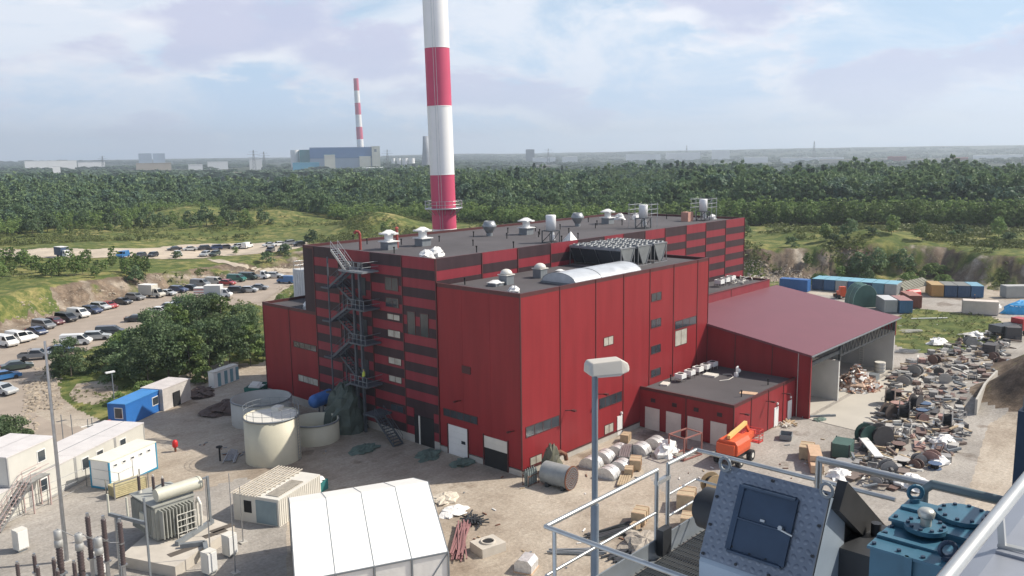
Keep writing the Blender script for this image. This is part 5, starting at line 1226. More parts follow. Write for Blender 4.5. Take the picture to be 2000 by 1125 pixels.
for tr_ in range(6000):
    px=rr.uniform(1640,1995);py=rr.uniform(645,965)
    if not inpoly(np.array([px]),np.array([py]),poly)[0]: continue
    q=P(px,py,0); 
    if any((q[0]-a)**2+(q[1]-b_)**2<dd*dd for a,b_,dd in placed): continue
    if inpoly(np.array([px]),np.array([py]),[(1680,740),(1740,770),(1700,850),(1640,850)])[0]: continue
    placed.append((q[0],q[1],1.45 if py>760 else 1.6)); k=rr.choice(kinds); c=rr.choice(['rust','grey','dark','pale','brown','rust','grey','pale','dark','pink','blue' if rr.random()<.3 else 'grey'])
    dep='near' if py>860 else ('middle' if py>760 else 'far')
    s=rr.uniform(.62,1.0); cw={'rust':'rusty','grey':'grey','dark':'blackish','pale':'pale','brown':'brown','blue':'blue','green':'green','pink':'pinkish'}[c]
    put(k,mk[k],(q[0],q[1],0),rr.uniform(-.5,.5)+rr.choice([0,.6]),f'{cw} {nmn[k]} in the {dep} part of the scrap yard',f'{cw} {nmn[k]}s in the scrap yard',(s,s,s*.78),cols[c]); cnt+=1
    if cnt>=185: break
print('scrap',cnt)
b=MB()
for k in range(500):
    while True:
        px=rr.uniform(1640,1995);py=rr.uniform(645,985)
        if inpoly(np.array([px]),np.array([py]),poly)[0]: break
    q=P(px,py,0); a=rr.random()*6.3; L_=rr.uniform(.15,.9); b.obox((q[0],q[1],rr.uniform(.03,.8)),(L_*math.cos(a),L_*math.sin(a),rr.uniform(-.1,.1)),(-.12*math.sin(a),.12*math.cos(a),0),(0,0,rr.uniform(.02,.15)),rr.randrange(5))
tag(b.build('scrap_litter',[mat('scrap_brown',(.16,.12,.10),.8,var=.3),M_offw,M_gsteel,M_wood,mat('scrap_grey',(.16,.155,.15),.7,var=.3)]),'scattered small scrap pieces covering the scrap yard ground','scrap','x',kind='stuff')
b=MB()
for (x0,y0,x1,y1,n_) in [(0,0,0,0,0)]: pass
for k in range(170):
    px=rr.choice([rr.uniform(830,1400),rr.uniform(1100,1400),rr.uniform(1480,1640),rr.uniform(380,640),rr.uniform(1740,1960)]);py=rr.uniform(850,1110) if px<1640 else rr.uniform(620,700)
    if px<660: py=rr.uniform(860,900)
    q=P(px,py,0)
    if q[1]>-1.2 and q[0]>-1.2: continue
    a=rr.random()*6.3; L_=rr.uniform(.05,.35); b.obox((q[0],q[1],.05),(L_*math.cos(a),L_*math.sin(a),0),(-.05*math.sin(a),.05*math.cos(a),0),(0,0,.04),rr.randrange(4))
tag(b.build('ground_litter',[M_wood,M_bag,M_gsteel,M_rust]),'small offcuts and rubble scattered over the yard','litter',kind='stuff')
for (px,py,rz_,L_,lb) in [(1700,890,R_(35),6.,'long bright white board lying on the scrap near the railing'),(1815,623,R_(-45),7,'long white beam lying on the grass strip')]:
    b=MB().rbox(0,0,.9 if py>800 else .1,L_,.9 if py>800 else .35,.12); o=tag(b.build('white_board',M_white),lb,'board'); setloc(o,P(px,py,0),rz_)
for i,(px,py,s,lb) in enumerate([(1780,950,1.8,'white bulk bag pile at the near end of the scrap yard'),(1845,870,1.7,'white bulk bags heaped at the right side of the scrap yard'),(1830,905,1.3,'crumpled white foil bags below the right bag heap'),(1640,930,1.3,'white wrapped pallet near the grey railing post'),(1830,672,1.7,'white sheets heaped on the grass edge'),(1905,660,1.8,'pale sheets stacked at the grass corner'),(1945,600,1.2,'pale debris heap near the white container')]):
    b=MB().lump((0,0,0),(s,s*.8),s*.6,seed=60+i,amp=.4,n=14,k=6); o=tag(b.build('bulk_bag',M_bag),lb,'bag'); setloc(o,P(px,py,0))
# timber load with crate front
t=thing('long_timber_load','long reddish timber crates stacked in a row on the road edge near the railing','timber load',P(1590,905,0),R_(28)); b=MB(); b.box(-3.2,3.2,-.6,.6,.1,.9).box(-2.0,1.6,-.6,.6,.92,1.5); b.build('crate',M_ply,t); b=MB()
for k in range(8): b.box(-3.2+k*.9,-3.1+k*.9,-.64,-.6,0,.9)
b.build('batten',M_wood,t)
# ================= CONTAINERS (right) =================
M_cont=mat('container_paint',(.5,.5,.5),.5,var=.15,scale=.7,objcol=True)
def container():
    t=thing('shipping_container','x','container'); L_,w2,h=6.06,2.44,2.6; b=MB(); b.box(0,L_,0,w2,.12,h)
    for k in range(20): q=.15+k*.29; b.box(q,q+.14,-.035,0,.3,h-.15);b.box(q,q+.14,w2,w2+.035,.3,h-.15)
    b.build('body',M_cont,t); b=MB(); b.box(-.02,L_+.02,-.02,w2+.02,h,h+.05); b.build('roof',M_cont,t)
    b=MB(); b.box(-.06,0,.05,w2/2-.03,.2,h-.1).box(-.06,0,w2/2+.03,w2-.05,.2,h-.1)
    for y in(.35,.85,w2-.85,w2-.35): b.cyl((-.09,y,.2),(-.09,y,h-.1),.03,n=5)
    b.build('door',M_cont,t); return t
blue=(.04,.12,.24); lb_=(.13,.28,.36); yel=(.42,.24,.07); gry=(.36,.38,.38); rst=(.24,.07,.045); nav=(.03,.07,.14)
# (left pixel,left y ,right pixel, right y of base front), colour, door facing
def putc(px,py,ang,c,lb,roof=None,s=1,group=None):
    q=P(px,py,0); o=put('container',container,q,ang,lb,group or 'shipping containers in the right-hand yard',s,c)
    if roof:
        for k in CHILD.get(o.name,[])or list(o.children):
            if k.name.startswith('roof'): k.color=(*roof,1)
    return o
camaz=AZF
row=[(1591,567,nav,'dark blue container right behind the canopy roof, with pale roof'),(1632,571,blue,'blue container second in the long row'),(1662,573,gry,'grey-fronted container in the middle of the long blue row'),(1690,575,lb_,'light blue container behind the green dome tent'),(1716,577,blue,'blue container right of the green dome tent'),(1740,578,nav,'navy container ending the left row')]
A1=P(1585,566,0);B1=P(1765,580,0); dd=(B1-A1)[:2]; L1=np.linalg.norm(dd); ang=math.atan2(dd[1],dd[0]); nrow=int(L1/2.6)
labs=['leftmost in the long blue row','second in the long blue row','third in the long blue row','fourth in the long blue row','fifth in the long blue row','sixth in the long blue row','seventh in the long blue row','eighth in the long blue row','ninth in the long blue row','tenth in the long blue row','eleventh in the long blue row','last in the long blue row','end']
cc=[nav,blue,gry,blue,nav,lb_,gry,blue,lb_,blue,lb_,nav,nav]
for k in range(min(nrow,12)):
    q=A1[:2]+dd/L1*(k*2.62)+dd/L1*2.5; o=put('container',container,(*q,0),ang+math.pi/2,'container with roof in pale blue, '+labs[k],'containers in the long blue row',1,cc[k])
    for ch_ in (CHILD.get(o.name) or o.children):
        if ch_.name.startswith('roof'): ch_.color=(.20,.42,.52,1)
putc(1522,567,ang,(.03,.12,.34),'single blue container with small white lettering at the left, beyond the canopy roof',None,1.05)
A2=P(1818,580,0);B2=P(1932,583,0); dd2=(B2-A2)[:2]; L2=np.linalg.norm(dd2); ang2=math.atan2(dd2[1],dd2[0]); c2=[yel,nav,nav,blue,(.02,.10,.16),blue,nav,(.05,.25,.28)]
l2=['yellow brown container at the left of the right-hand row','navy container next to the yellow one','second navy container in the right-hand row','pale roofed blue container in the right-hand row','dark teal container in the right-hand row','blue container with crossed door bars in the right-hand row','navy container near the end of the right-hand row','teal container at the right end of the row']
for k in range(min(int(L2/2.6),8)):
    q=A2[:2]+dd2/L2*(k*2.62+2.5); o=put('container',container,(*q,0),ang2+math.pi/2,l2[k],'containers in the right-hand row',1,c2[k])
    for ch_ in (CHILD.get(o.name) or o.children):
        if ch_.name.startswith('roof'): ch_.color=(*((.45,.30,.12) if k==0 else ((.20,.20,.18) if k in(1,2) else (.18,.36,.46))),1)
for px,py,c,rf_,lb in [(1752,612,(.33,.36,.36),(.55,.56,.56),'grey container with pale roof in the grass'),(1782,613,(.05,.15,.28),(.36,.18,.16),'blue container with faded red roof beside the grey one'),(1800,603,rst,(.36,.15,.11),'rust red container behind the blue and grey pair')]:
    q=P(px,py,0); o=put('container',container,(q[0],q[1],0),AZF-math.pi/2+R_(-8)+math.pi/2,lb,'three mixed containers',1,c)
    for ch_ in (CHILD.get(o.name) or o.children):
        if ch_.name.startswith('roof'): ch_.color=(*rf_,1)
putc(1880,613,AZF-math.pi/2-R_(25),(.62,.56,.50),'white cream container standing alone at the grass edge',(.66,.58,.50))
putc(1965,583,AZF-math.pi/2,(.38,.39,.37),'grey container with dark opening at the right picture edge',(.45,.45,.43))
t=thing('dome_shelter','dark green arched fabric shelter standing in front of the container row','shelter',P(1690,600,0),AZF); b=MB(); n=10; prof=[(2.6*math.cos(math.pi*i/n),4.6*math.sin(math.pi*i/n)**.8) for i in range(n+1)]; b.extr(prof,0,4.2,0); b.build('fabric',mat('shelter_green',(.05,.12,.10),.6,var=.15),t); b=MB(); 
for x in (-.03,2.1,4.2):
    for i in range(n): b.beam((x,prof[i][0]*1.01,prof[i][1]*1.01),(x,prof[i+1][0]*1.01,prof[i+1][1]*1.01),.08)
b.build('rib',mat('rib_green',(.25,.38,.32),.6),t)
t=thing('yard_loader','small orange loader standing left of the green shelter','loader',P(1643,583,0),AZF); b=MB(); b.rbox(0,0,.6,2.2,1.4,1.0).rbox(-.4,0,1.6,1.1,1.2,1.1); b.build('body',M_or,t)
for x in(-.8,.8):
    for y in(-.75,.75): MB().cyl((x,y-.15,.5),(x,y+.15,.5),.5,n=12).build('wheel',M_tyre,t)
MB().beam((1.,0,1.2),(2.2,0,.5),.2).rbox(2.4,0,.1,.6,1.6,.6).build('bucket',M_rust,t)
t=thing('red_dumper','small red covered dumper in front of the timber roof heap','dumper',P(1783,582,0),AZF-1.2); b=MB(); b.extr([(-.9,.5),(.9,.5),(.8,1.4),(.4,1.8),(-.4,1.8),(-.8,1.4)],-1.6,1.4); b.build('body',mat('bright_red',(.55,.02,.02)),t)
for x in(-1,1):
    for y in(-.8,.8): MB().cyl((x,y-.15,.4),(x,y+.15,.4),.4,n=12).build('wheel',M_tyre,t)
t=thing('timber_roof_section','tilted weathered roof section leaning beside the yellow container','roof section',P(1785,572,0),AZF-1.57+.2); b=MB()
for k in range(9): b.obox((-3+k*.75,0,1.6+.12*k),(.3,0,.05),(0,1.8,.5),(0,0,.05))
b.obox((0,0,1.9),(3.6,0,.55),(0,.1,0),(0,0,.1)); b.beam((-3,0,0),(-3,0,1.4),.2).beam((3,0,0),(3,0,2.3),.2); b.build('rafter',mat('weathered',(.26,.25,.19),.8,var=.2),t)
t=thing('blue_tarpaulin_load','bright blue tarpaulin over a load at the right picture edge','tarpaulin',P(1985,612,0),AZF); MB().lump((0,-1.5,0),(1.8,4.2),2.6,seed=8,amp=.12,n=16,k=6).build('cover',mat('sky_blue_tarp',(.03,.30,.62),.5,var=.2,scale=1,bump=.05,bscale=1),t)
b=MB()
for i in range(6): b.cyl((-1.5,-2+i*.7,1.2+.1*i),(1.,-1.8+i*.7,1.6),.05,n=5)
b.build('rope',M_bag,t)
t=thing('red_truck','red truck cab with flat bed at the right picture edge','truck',P(1975,655,0),AZF-1.2); b=MB(); b.rbox(2.,0,.9,1.8,2.3,2.0); b.build('cab',mat('truck_red',(.42,.03,.035),.4),t); MB().rbox(-1.6,0,.9,5,2.4,1.2).build('bed',M_dsteel,t); MB().rbox(2.92,0,1.9,.04,2.0,.8).build('windscreen',M_glass,t)
for x in(2.0,-1,-2.6):
    for y in(-1.1,1.1): MB().cyl((x,y-.2,.5),(x,y+.2,.5),.5,n=14).build('wheel',M_tyre,t)
for i,(px,py,lb) in enumerate([(1775,650,'thin pipes and frames lying on the grass nearest the canopy'),(1850,688,'long light pole lying across the grass strip'),(1890,655,'bright metal scraps at the corner of the grass'),(1765,690,'steel bars at the grass edge behind the canopy post'),(1930,655,'ribbed white sheets stacked at the far road edge')]):
    rr2=random.Random(i); b=MB()
    for k in range(14): a=rr2.uniform(-.5,.5); b.beam((rr2.uniform(-2,0),rr2.uniform(-1,1),.1+.03*k),(rr2.uniform(1,3),rr2.uniform(-1,1),.1+.03*k),.1,.06)
    setloc(tag(b.build('pipe_offcuts',M_steel if i%2 else M_offw),lb,'pipes'),P(px,py,0),AZF-1.5)
# retaining wall next to the mound
t=thing('retaining_wall','leaning concrete retaining panel between the scrap yard and the brown mound','wall',(0,0,0)); b=MB()
pts=[P(*a,0) for a in ((1905,812),(1922,778),(1945,752))]
for a,c in zip(pts[:-1],pts[1:]): b.beam((a[0],a[1],1.0),(c[0],c[1],1.0),.25,2.1)
b.build('panel',M_plinth,t,True)
# person
def person(loc,rz,shirt,trous,lab,z=0,pose=0,name='person'):
    J=[(0,0,.95),(0,0,1.2),(0,0,1.45),(0,0,1.56),(0,0.02,1.68),(.1,0,.92),(.12,.08+pose*.12,.5),(.12,.02+pose*.2,.05),(.12,.14+pose*.2,.03),(-.1,0,.92),(-.12,-.05,.5),(-.12,-.15,.06),(-.12,-.03,.03),(.2,0,1.42),(.27,.05,1.15),(.26,.18,.92),(-.2,0,1.42),(-.27,.02,1.15),(-.27,.12,.92),(0,0.01,1.77)]
    E=[(0,1),(1,2),(2,3),(3,4),(0,5),(5,6),(6,7),(7,8),(0,9),(9,10),(10,11),(11,12),(2,13),(13,14),(14,15),(2,16),(16,17),(17,18),(4,19)]
    Rr=[.15,.15,.13,.06,.10,.10,.065,.045,.04,.10,.065,.045,.04,.065,.045,.035,.065,.045,.035,.08]
    me=bpy.data.meshes.new(name); me.from_pydata(J,E,[]); o=bpy.data.objects.new(name,me); COL.objects.link(o); sk=o.modifiers.new('skin','SKIN'); ss=o.modifiers.new('s','SUBSURF'); ss.levels=1; ss.render_levels=1
    for i,r in enumerate(Rr): me.skin_vertices[0].data[i].radius=(r,r); me.skin_vertices[0].data[i].use_root=(i==0)
    m_=mat('clothing_'+name+str(len(MATS)),(.1,.1,.1),.8); t_=m_.node_tree; b=t_.nodes['Principled BSDF']; g=t_.nodes.new('ShaderNodeTexCoord'); s=t_.nodes.new('ShaderNodeSeparateXYZ'); t_.links.new(g.outputs['Object'],s.inputs[0])
    r=t_.nodes.new('ShaderNodeValToRGB'); r.color_ramp.interpolation='CONSTANT'; e=r.color_ramp.elements; e[0].position=0; e[0].color=(.01,.01,.01,1); e[1].position=.05; e[1].color=(*trous,1); q=e.new(.48); q.color=(*shirt,1); q=e.new(.78); q.color=(.45,.28,.2,1); q=e.new(.865); q.color=(.7,.6,.1,1)
    mm=t_.nodes.new('ShaderNodeMath'); mm.operation='MULTIPLY'; mm.inputs[1].default_value=.5; t_.links.new(s.outputs[2],mm.inputs[0]); t_.links.new(mm.outputs[0],r.inputs[0]); t_.links.new(r.outputs[0],b.inputs['Base Color'])
    me.materials.append(m_); setloc(o,loc,rz); return tag(o,lab,'person')
person(P(1903,591,0),AZF,(.03,.05,.12),(.03,.04,.08),'person in dark work clothes walking past the right-hand container row',pose=1)
person((-1.9,22.6,6.02),0.4,(.55,.62,.10),(.05,.06,.08),'person in a yellow-green vest standing on the lowest stair landing',pose=0)  # figure put in place of a bright reflection at the landing
# ================= VEHICLES =================
M_paint=mat('car_paint',(.5,.5,.5),.28,var=.04,scale=1,objcol=True); M_paint.node_tree.nodes['Principled BSDF'].inputs['Coat Weight'].default_value=.5
M_lampw=mat('headlight_glass',(.65,.65,.62),.15); M_lampr=mat('taillight',(.35,.02,.02),.3); M_box=mat('truck_box',(.5,.5,.5),.6,objcol=True,var=.06)
def wheels(t,xs,w_,r):
    for x in xs:
        for s in(-1,1): 
            MB().cyl((x,s*(w_/2-.22),r),(x,s*(w_/2+.01),r),r,n=14).build('wheel',M_tyre,t); 
def body(t,prof,w_,gl,win_prof,name='body',mat_=None):
    # profile (x,z) extruded across y, with tumblehome
    b=MB(); n=len(prof); vs=[]
    for s in(-1,-.92,.92,1):
        for x,z in prof:
            ins=1 if abs(s)==1 else .92
            zz=z; k=max(0,(z-.95)/ .6)*.12; vs.append((x,math.copysign(1,s)*(w_/2*(abs(s))-k*(w_/2)),zz if abs(s)<1 else .3+(z-.3)*.985))
    fs=[]
    for j in range(3):
        for i in range(n): a,b2=j*n+i,j*n+(i+1)%n; fs.append((a,b2,b2+n,a+n))
    fs.append(tuple(reversed(range(n)))); fs.append(tuple(range(3*n,4*n))); b.add(vs,[tuple(reversed(f)) for f in fs],0,False); o=b.build(name,mat_ or M_paint,t)
    return o
def car(kind):
    t=thing({'sedan':'parked_car','hatch':'parked_car','suv':'parked_car','van':'parked_van','minivan':'parked_van'}[kind],'x','car')
    if kind=='sedan': P_=[(-2.2,.3),(2.15,.3),(2.25,.55),(2.15,.75),(1.2,.92),(.45,1.4),(-.85,1.43),(-1.6,1.0),(-2.2,.95),(-2.28,.6)]; w_=1.76; W=[(1.1,.95),(.45,1.36),(-.85,1.39),(-1.5,1.0)]; ax=(1.35,-1.35); r=.32
    if kind=='hatch': P_=[(-1.95,.3),(1.95,.3),(2.05,.55),(1.95,.78),(1.1,.98),(.45,1.48),(-1.3,1.5),(-1.85,1.1),(-1.98,.6)]; w_=1.75; W=[(1.0,1.0),(.45,1.43),(-1.3,1.45),(-1.75,1.08)]; ax=(1.25,-1.25); r=.32
    if kind=='suv': P_=[(-2.3,.35),(2.2,.35),(2.32,.65),(2.2,.9),(1.1,1.08),(.5,1.62),(-1.8,1.66),(-2.25,1.15),(-2.32,.7)]; w_=1.85; W=[(1.0,1.1),(.5,1.57),(-1.8,1.6),(-2.1,1.15)]; ax=(1.4,-1.4); r=.37
    if kind=='van': P_=[(-2.5,.35),(2.3,.35),(2.45,.65),(2.35,.95),(1.85,1.2),(1.1,1.9),(.8,1.97),(-2.45,1.97),(-2.52,1.0)]; w_=1.95; W=[(1.75,1.22),(1.1,1.83),(.4,1.83),(.4,1.22)]; ax=(1.6,-1.5); r=.35
    if kind=='minivan': P_=[(-2.4,.35),(2.25,.35),(2.4,.65),(2.3,.92),(1.7,1.12),(.9,1.75),(.6,1.82),(-2.3,1.84),(-2.42,1.0)]; w_=1.9; W=[(1.6,1.15),(.9,1.7),(-2.1,1.72),(-2.2,1.18)]; ax=(1.5,-1.45); r=.34
    body(t,P_,w_,None,None)
    b=MB()
    for s in(-1,1):
        y=s*w_/2; k=[(x,y*(1-max(0,(z-.95)/.6)*.12)+s*.012,z) for x,z in W]; m_=len(k)
        b.add(k,[tuple(range(m_))] if s<0 else [tuple(reversed(range(m_)))])
        b.add(k,[tuple(range(m_))] if s>0 else [tuple(reversed(range(m_)))])
    # windscreen and rear glass
    def scr(p0,p1,off):
        (x0,z0),(x1,z1)=p0,p1; k0=w_/2*.86*(1-max(0,(z0-.95)/.6)*.1);k1=w_/2*.84*(1-max(0,(z1-.95)/.6)*.12)
        b.add([(x0+off,-k0,z0+.012),(x0+off,k0,z0+.012),(x1+off,k1,z1+.012),(x1+off,-k1,z1+.012)],[(0,1,2,3),(3,2,1,0)])
    if kind in('sedan',): scr((1.12,.97),(.5,1.37),.02); scr((-1.52,1.05),(-.92,1.4),-.02)
    elif kind=='hatch': scr((1.02,1.04),(.5,1.45),.02); scr((-1.8,1.14),(-1.38,1.46),-.03)
    elif kind=='suv': scr((1.02,1.15),(.56,1.59),.02); scr((-2.2,1.2),(-1.86,1.6),-.03)
    elif kind=='van': scr((1.78,1.27),(1.16,1.85),.02)
    else: scr((1.62,1.2),(.98,1.7),.02); scr((-2.38,1.15),(-2.34,1.7),-.05)
    b.build('window',M_glass,t)
    for s in(-1,1):
        xf=max(p[0] for p in P_)-.12; MB().rbox(xf,s*(w_/2-.25),.62,.18,.34,.16).build('headlight',M_lampw,t); xr=min(p[0] for p in P_)+.05; MB().rbox(xr,s*(w_/2-.17),.75,.14,.2,.25).build('taillight',M_lampr,t)
    wheels(t,ax,w_,r); return t
def truck(kind):
    t=thing('parked_truck','x','truck'); L_=3.6
    P_=[(.6,.45),(2.6,.45),(2.75,.8),(2.65,1.1),(2.2,1.25),(1.65,2.1),(1.3,2.2),(.6,2.2)]
    body(t,P_,1.95,None,None,'cab'); b=MB()
    for s in(-1,1):
        k=[(x,s*(.975*(1-max(0,(z-.95)/.6)*.12)+.012),z) for x,z in ((2.05,1.3),(1.6,2.0),(1.0,2.0),(1.0,1.3))]; b.add(k,[(0,1,2,3),(3,2,1,0)])
    b.add([(2.2,-.8,1.3),(2.2,.8,1.3),(1.72,.72,2.08),(1.72,-.72,2.08)],[(0,1,2,3),(3,2,1,0)]); b.build('window',M_glass,t)
    if kind=='box': b=MB(); b.box(-3.3,.5,-1.1,1.1,.75,3.0); b.build('cargo_box',M_box,t); b=MB(); b.box(-3.32,.52,-1.12,1.12,3.0,3.06); b.build('box_roof',M_bag,t)
    elif kind=='flat': MB().box(-2.6,.5,-1.05,1.05,.75,.85).box(-2.6,.5,-1.08,-1.05,.75,1.15).box(-2.6,.5,1.05,1.08,.75,1.15).build('flat_bed',M_box,t)
    MB().box(-3.1 if kind=='box' else -2.5,2.,-.5,.5,.45,.75).build('chassis',M_dsteel,t)
    for s in(-1,1): MB().rbox(2.65,s*.7,.7,.12,.3,.2).build('headlight',M_lampw,t)
    wheels(t,(1.8,-1.9),1.95,.38); return t
def pickup():
    t=thing('parked_pickup','x','pickup'); P_=[(-2.55,.45),(2.45,.45),(2.6,.75),(2.5,1.0),(1.3,1.12),(.65,1.68),(-.65,1.7),(-.9,1.12),(-2.6,1.08)]
    body(t,P_,1.85,None,None); b=MB()
    for s in(-1,1): k=[(x,s*(.925*(1-max(0,(z-.95)/.6)*.12)+.012),z) for x,z in ((1.1,1.15),(.6,1.62),(-.6,1.64),(-.8,1.15))]; b.add(k,[(0,1,2,3),(3,2,1,0)])
    b.add([(1.26,-.75,1.18),(1.26,.75,1.18),(.72,.68,1.65),(.72,-.68,1.65)],[(0,1,2,3),(3,2,1,0)]); b.build('window',M_glass,t)
    MB().box(-2.5,-.95,-.78,.78,1.09,1.13).build('load_bed',M_int,t); b=MB(); b.tube([(-.95,-.8,1.1),(-.95,-.75,1.75),(-.95,.75,1.75),(-.95,.8,1.1)],.05,6); b.build('roll_bar',M_steel,t)
    for s in(-1,1): MB().rbox(2.5,s*.65,.75,.12,.35,.18).build('headlight',M_lampw,t)
    wheels(t,(1.55,-1.55),1.85,.4); return t
mkc={'sedan':lambda:car('sedan'),'hatch':lambda:car('hatch'),'suv':lambda:car('suv'),'van':lambda:car('van'),'minivan':lambda:car('minivan'),'box':lambda:truck('box'),'flat':lambda:truck('flat'),'pickup':pickup}
cn={'sedan':'saloon car','hatch':'hatchback','suv':'estate car','van':'panel van','minivan':'minibus','box':'box truck','flat':'flatbed truck','pickup':'pickup truck'}
cc_={'w':((.72,.72,.70),'white'),'s':((.42,.44,.45),'silver'),'g':((.20,.21,.22),'grey'),'d':((.035,.038,.045),'black'),'n':((.025,.045,.11),'navy'),'r':((.33,.03,.03),'red'),'m':((.12,.03,.035),'maroon'),'t':((.015,.12,.09),'green'),'b':((.03,.14,.34),'blue'),'k':((.05,.07,.06),'dark green'),'c':((.52,.50,.44),'beige')}
HR=AZF-math.pi/2   # heading pointing to the right of the picture
V=[ # kind,px,py,colour,heading offset deg (negative turns toward the viewer), where
('van',12,676,'w',-28,'at the left picture edge'),('van',36,668,'w',-28,'second from the left picture edge'),('sedan',52,663,'w',-28,'nose out beside the two white vans'),('sedan',72,653,'n',-28,'between a white car and the grey minibus'),('minivan',86,642,'g',-26,'larger, in the cliff side row'),('hatch',107,634,'m',-26,'behind the grey minibus'),('minivan',130,628,'d',-26,'dark one in the cliff side row'),('van',154,620,'w',-26,'in the cliff side row behind the black minibus'),('suv',180,612,'n',-24,'left of the silver estate'),('suv',197,605,'s',-24,'before the red hatchback'),('hatch',213,602,'r',-24,'in the cliff side row'),('sedan',240,594,'d',-22,'between the red car and the box truck'),('suv',265,586,'g',-22,'just left of the box truck'),('box',300,581,'c',-18,'with pale beige box in the cliff side row'),('sedan',327,577,'s',-18,'right of the beige box truck'),('suv',349,571,'n',-18,'two places right of the beige box truck'),('sedan',374,567,'d',-16,'three places right of the beige box truck'),('van',392,560,'g',-16,'behind the white trailer'),('van',420,556,'c',-16,'tall one behind the white truck'),('box',430,582,'w',0,'broad one side on in the lot middle'),('sedan',416,584,'k',-10,'low one hidden by the white truck'),('hatch',445,557,'r',-14,'small bright one beside the green van'),('van',463,550,'t',-14,'bright green one in the cliff side row'),('van',486,546,'k',-12,'behind the flatbed'),('flat',507,545,'w',-10,'small one at the end of the cliff side row'),('suv',536,543,'s',-6,'last at the right end of the cliff side row'),('suv',464,572,'d',0,'in the near row next to the white truck'),('hatch',487,571,'s',0,'in the near row, second from the right'),('sedan',506,566,'g',0,'in the near row, rightmost'),('van',560,553,'b',160,'near the pale filter house'),
('van',150,674,'w',10,'side on with dark lettering in the near row'),('suv',190,664,'s',14,'parked nose to the bushes beside the lettered van'),('minivan',216,655,'d',14,'half hidden by the bushes'),('sedan',118,690,'n',12,'half hidden behind the small tree'),('pickup',72,702,'g',12,'with roll bar near the lot corner'),('sedan',34,722,'k',35,'behind the pickup at the left'),('sedan',8,742,'b',50,'near the left edge below the dark green one'),('hatch',6,770,'s',-20,'lowest one at the left picture edge'),('sedan',355,596,'n',0,'partly behind the big bushes'),('hatch',335,604,'s',0,'partly behind the big bushes near the lot'),('sedan',312,612,'w',0,'partly behind the big bushes further left'),('sedan',268,628,'d',10,'at the left end of the big bushes')]
U=[('box',126,504,'w',-35,'with dark blue tarpaulin body, alone on the upper dirt road'),('van',240,504,'b',-90,'seen from the front on the upper dirt road'),('hatch',275,503,'d',-95,'left of two together on the upper dirt road'),('hatch',299,502,'d',-95,'right of two together on the upper dirt road'),('sedan',341,490,'d',-150,'left end of the upper parked row'),('suv',348,501,'s',-60,'by the small shrub on the upper dirt road'),('sedan',371,490,'s',-150,'second in the upper parked row'),('suv',396,489,'d',-150,'third in the upper parked row'),('suv',401,501,'s',-95,'facing the viewer on the upper dirt road'),('suv',420,488,'n',-150,'fourth in the upper parked row'),('suv',420,500,'k',-95,'beside the silver one facing the viewer'),('hatch',439,487,'d',-150,'fifth in the upper parked row'),('suv',464,486,'s',-120,'beside the white van on the upper road'),('van',483,485,'w',80,'on the upper road, boxy one seen from behind'),('sedan',526,482,'s',-140,'right of the white van, first of four'),('hatch',544,481,'w',-140,'right of the white van, second of four'),('suv',563,479,'g',-140,'right of the white van, third of four'),('hatch',584,480,'d',-140,'right of the white van, last of four'),('suv',528,493,'d',-90,'at the near verge of the upper road'),('sedan',552,493,'g',-95,'at the near verge, half in the weeds')]
for lst,up_ in ((V,False),(U,True)):
    for k,px,py,c,h,wh in lst:
        q=PT(px,py); q[2]+=.1 if up_ else .03
        lb=cc_[c][1]+' '+cn[k]+(', upper road, ' if up_ and 'road' not in wh else ', lower lot, ' if not up_ else ' ')+wh
        col=cc_[c][0]; o=put('v_'+k,mkc[k],q,HR+R_(h),lb.replace('parked left','parked at the left'),'vehicles on the upper dirt road' if up_ else 'vehicles in the lower parking lot',1,col)
        if 'lettering' in wh:
            b=MB(); xs=[-2.2,-1.9,-1.72,-1.45,-1.2,-.85,-.6,-.35]
            for r_,(z_,hh) in enumerate(((1.42,.13),(1.12,.09),(.92,.07))):
                for i_,x_ in enumerate(xs[r_:7-r_]): b.box(x_+.02*r_,x_+.17+.03*(i_%3),-1.0,-.985,z_,z_+hh)
            b.build('lettering',M_dsteel,o)
        for ch_ in (CHILD.get(o.name) or o.children):
            if 'tarpaulin body' in wh and ch_.name.startswith('cargo_box'): ch_.color=(.04,.07,.13,1)
            if k=='box' and not up_ and c=='w' and ch_.name.startswith('cargo_box'): ch_.color=(.50,.52,.52,1)
o=None
# trailer & lettering on the van
q=PT(400,577); t=thing('site_trailer','low white trailer with red stripes left of the white box truck','trailer',q,HR); MB().rbox(0,0,.5,4.4,2.1,1.5).build('body',M_white,t); MB().rbox(0,0,1.4,4.42,2.12,.25).rbox(0,0,.8,4.42,2.12,.15).build('stripe',mat('barrier_red',(.4,.05,.04)),t); MB().cyl((0,-1.0,.3),(0,1.0,.3),.3,n=12).build('wheel',M_tyre,t)
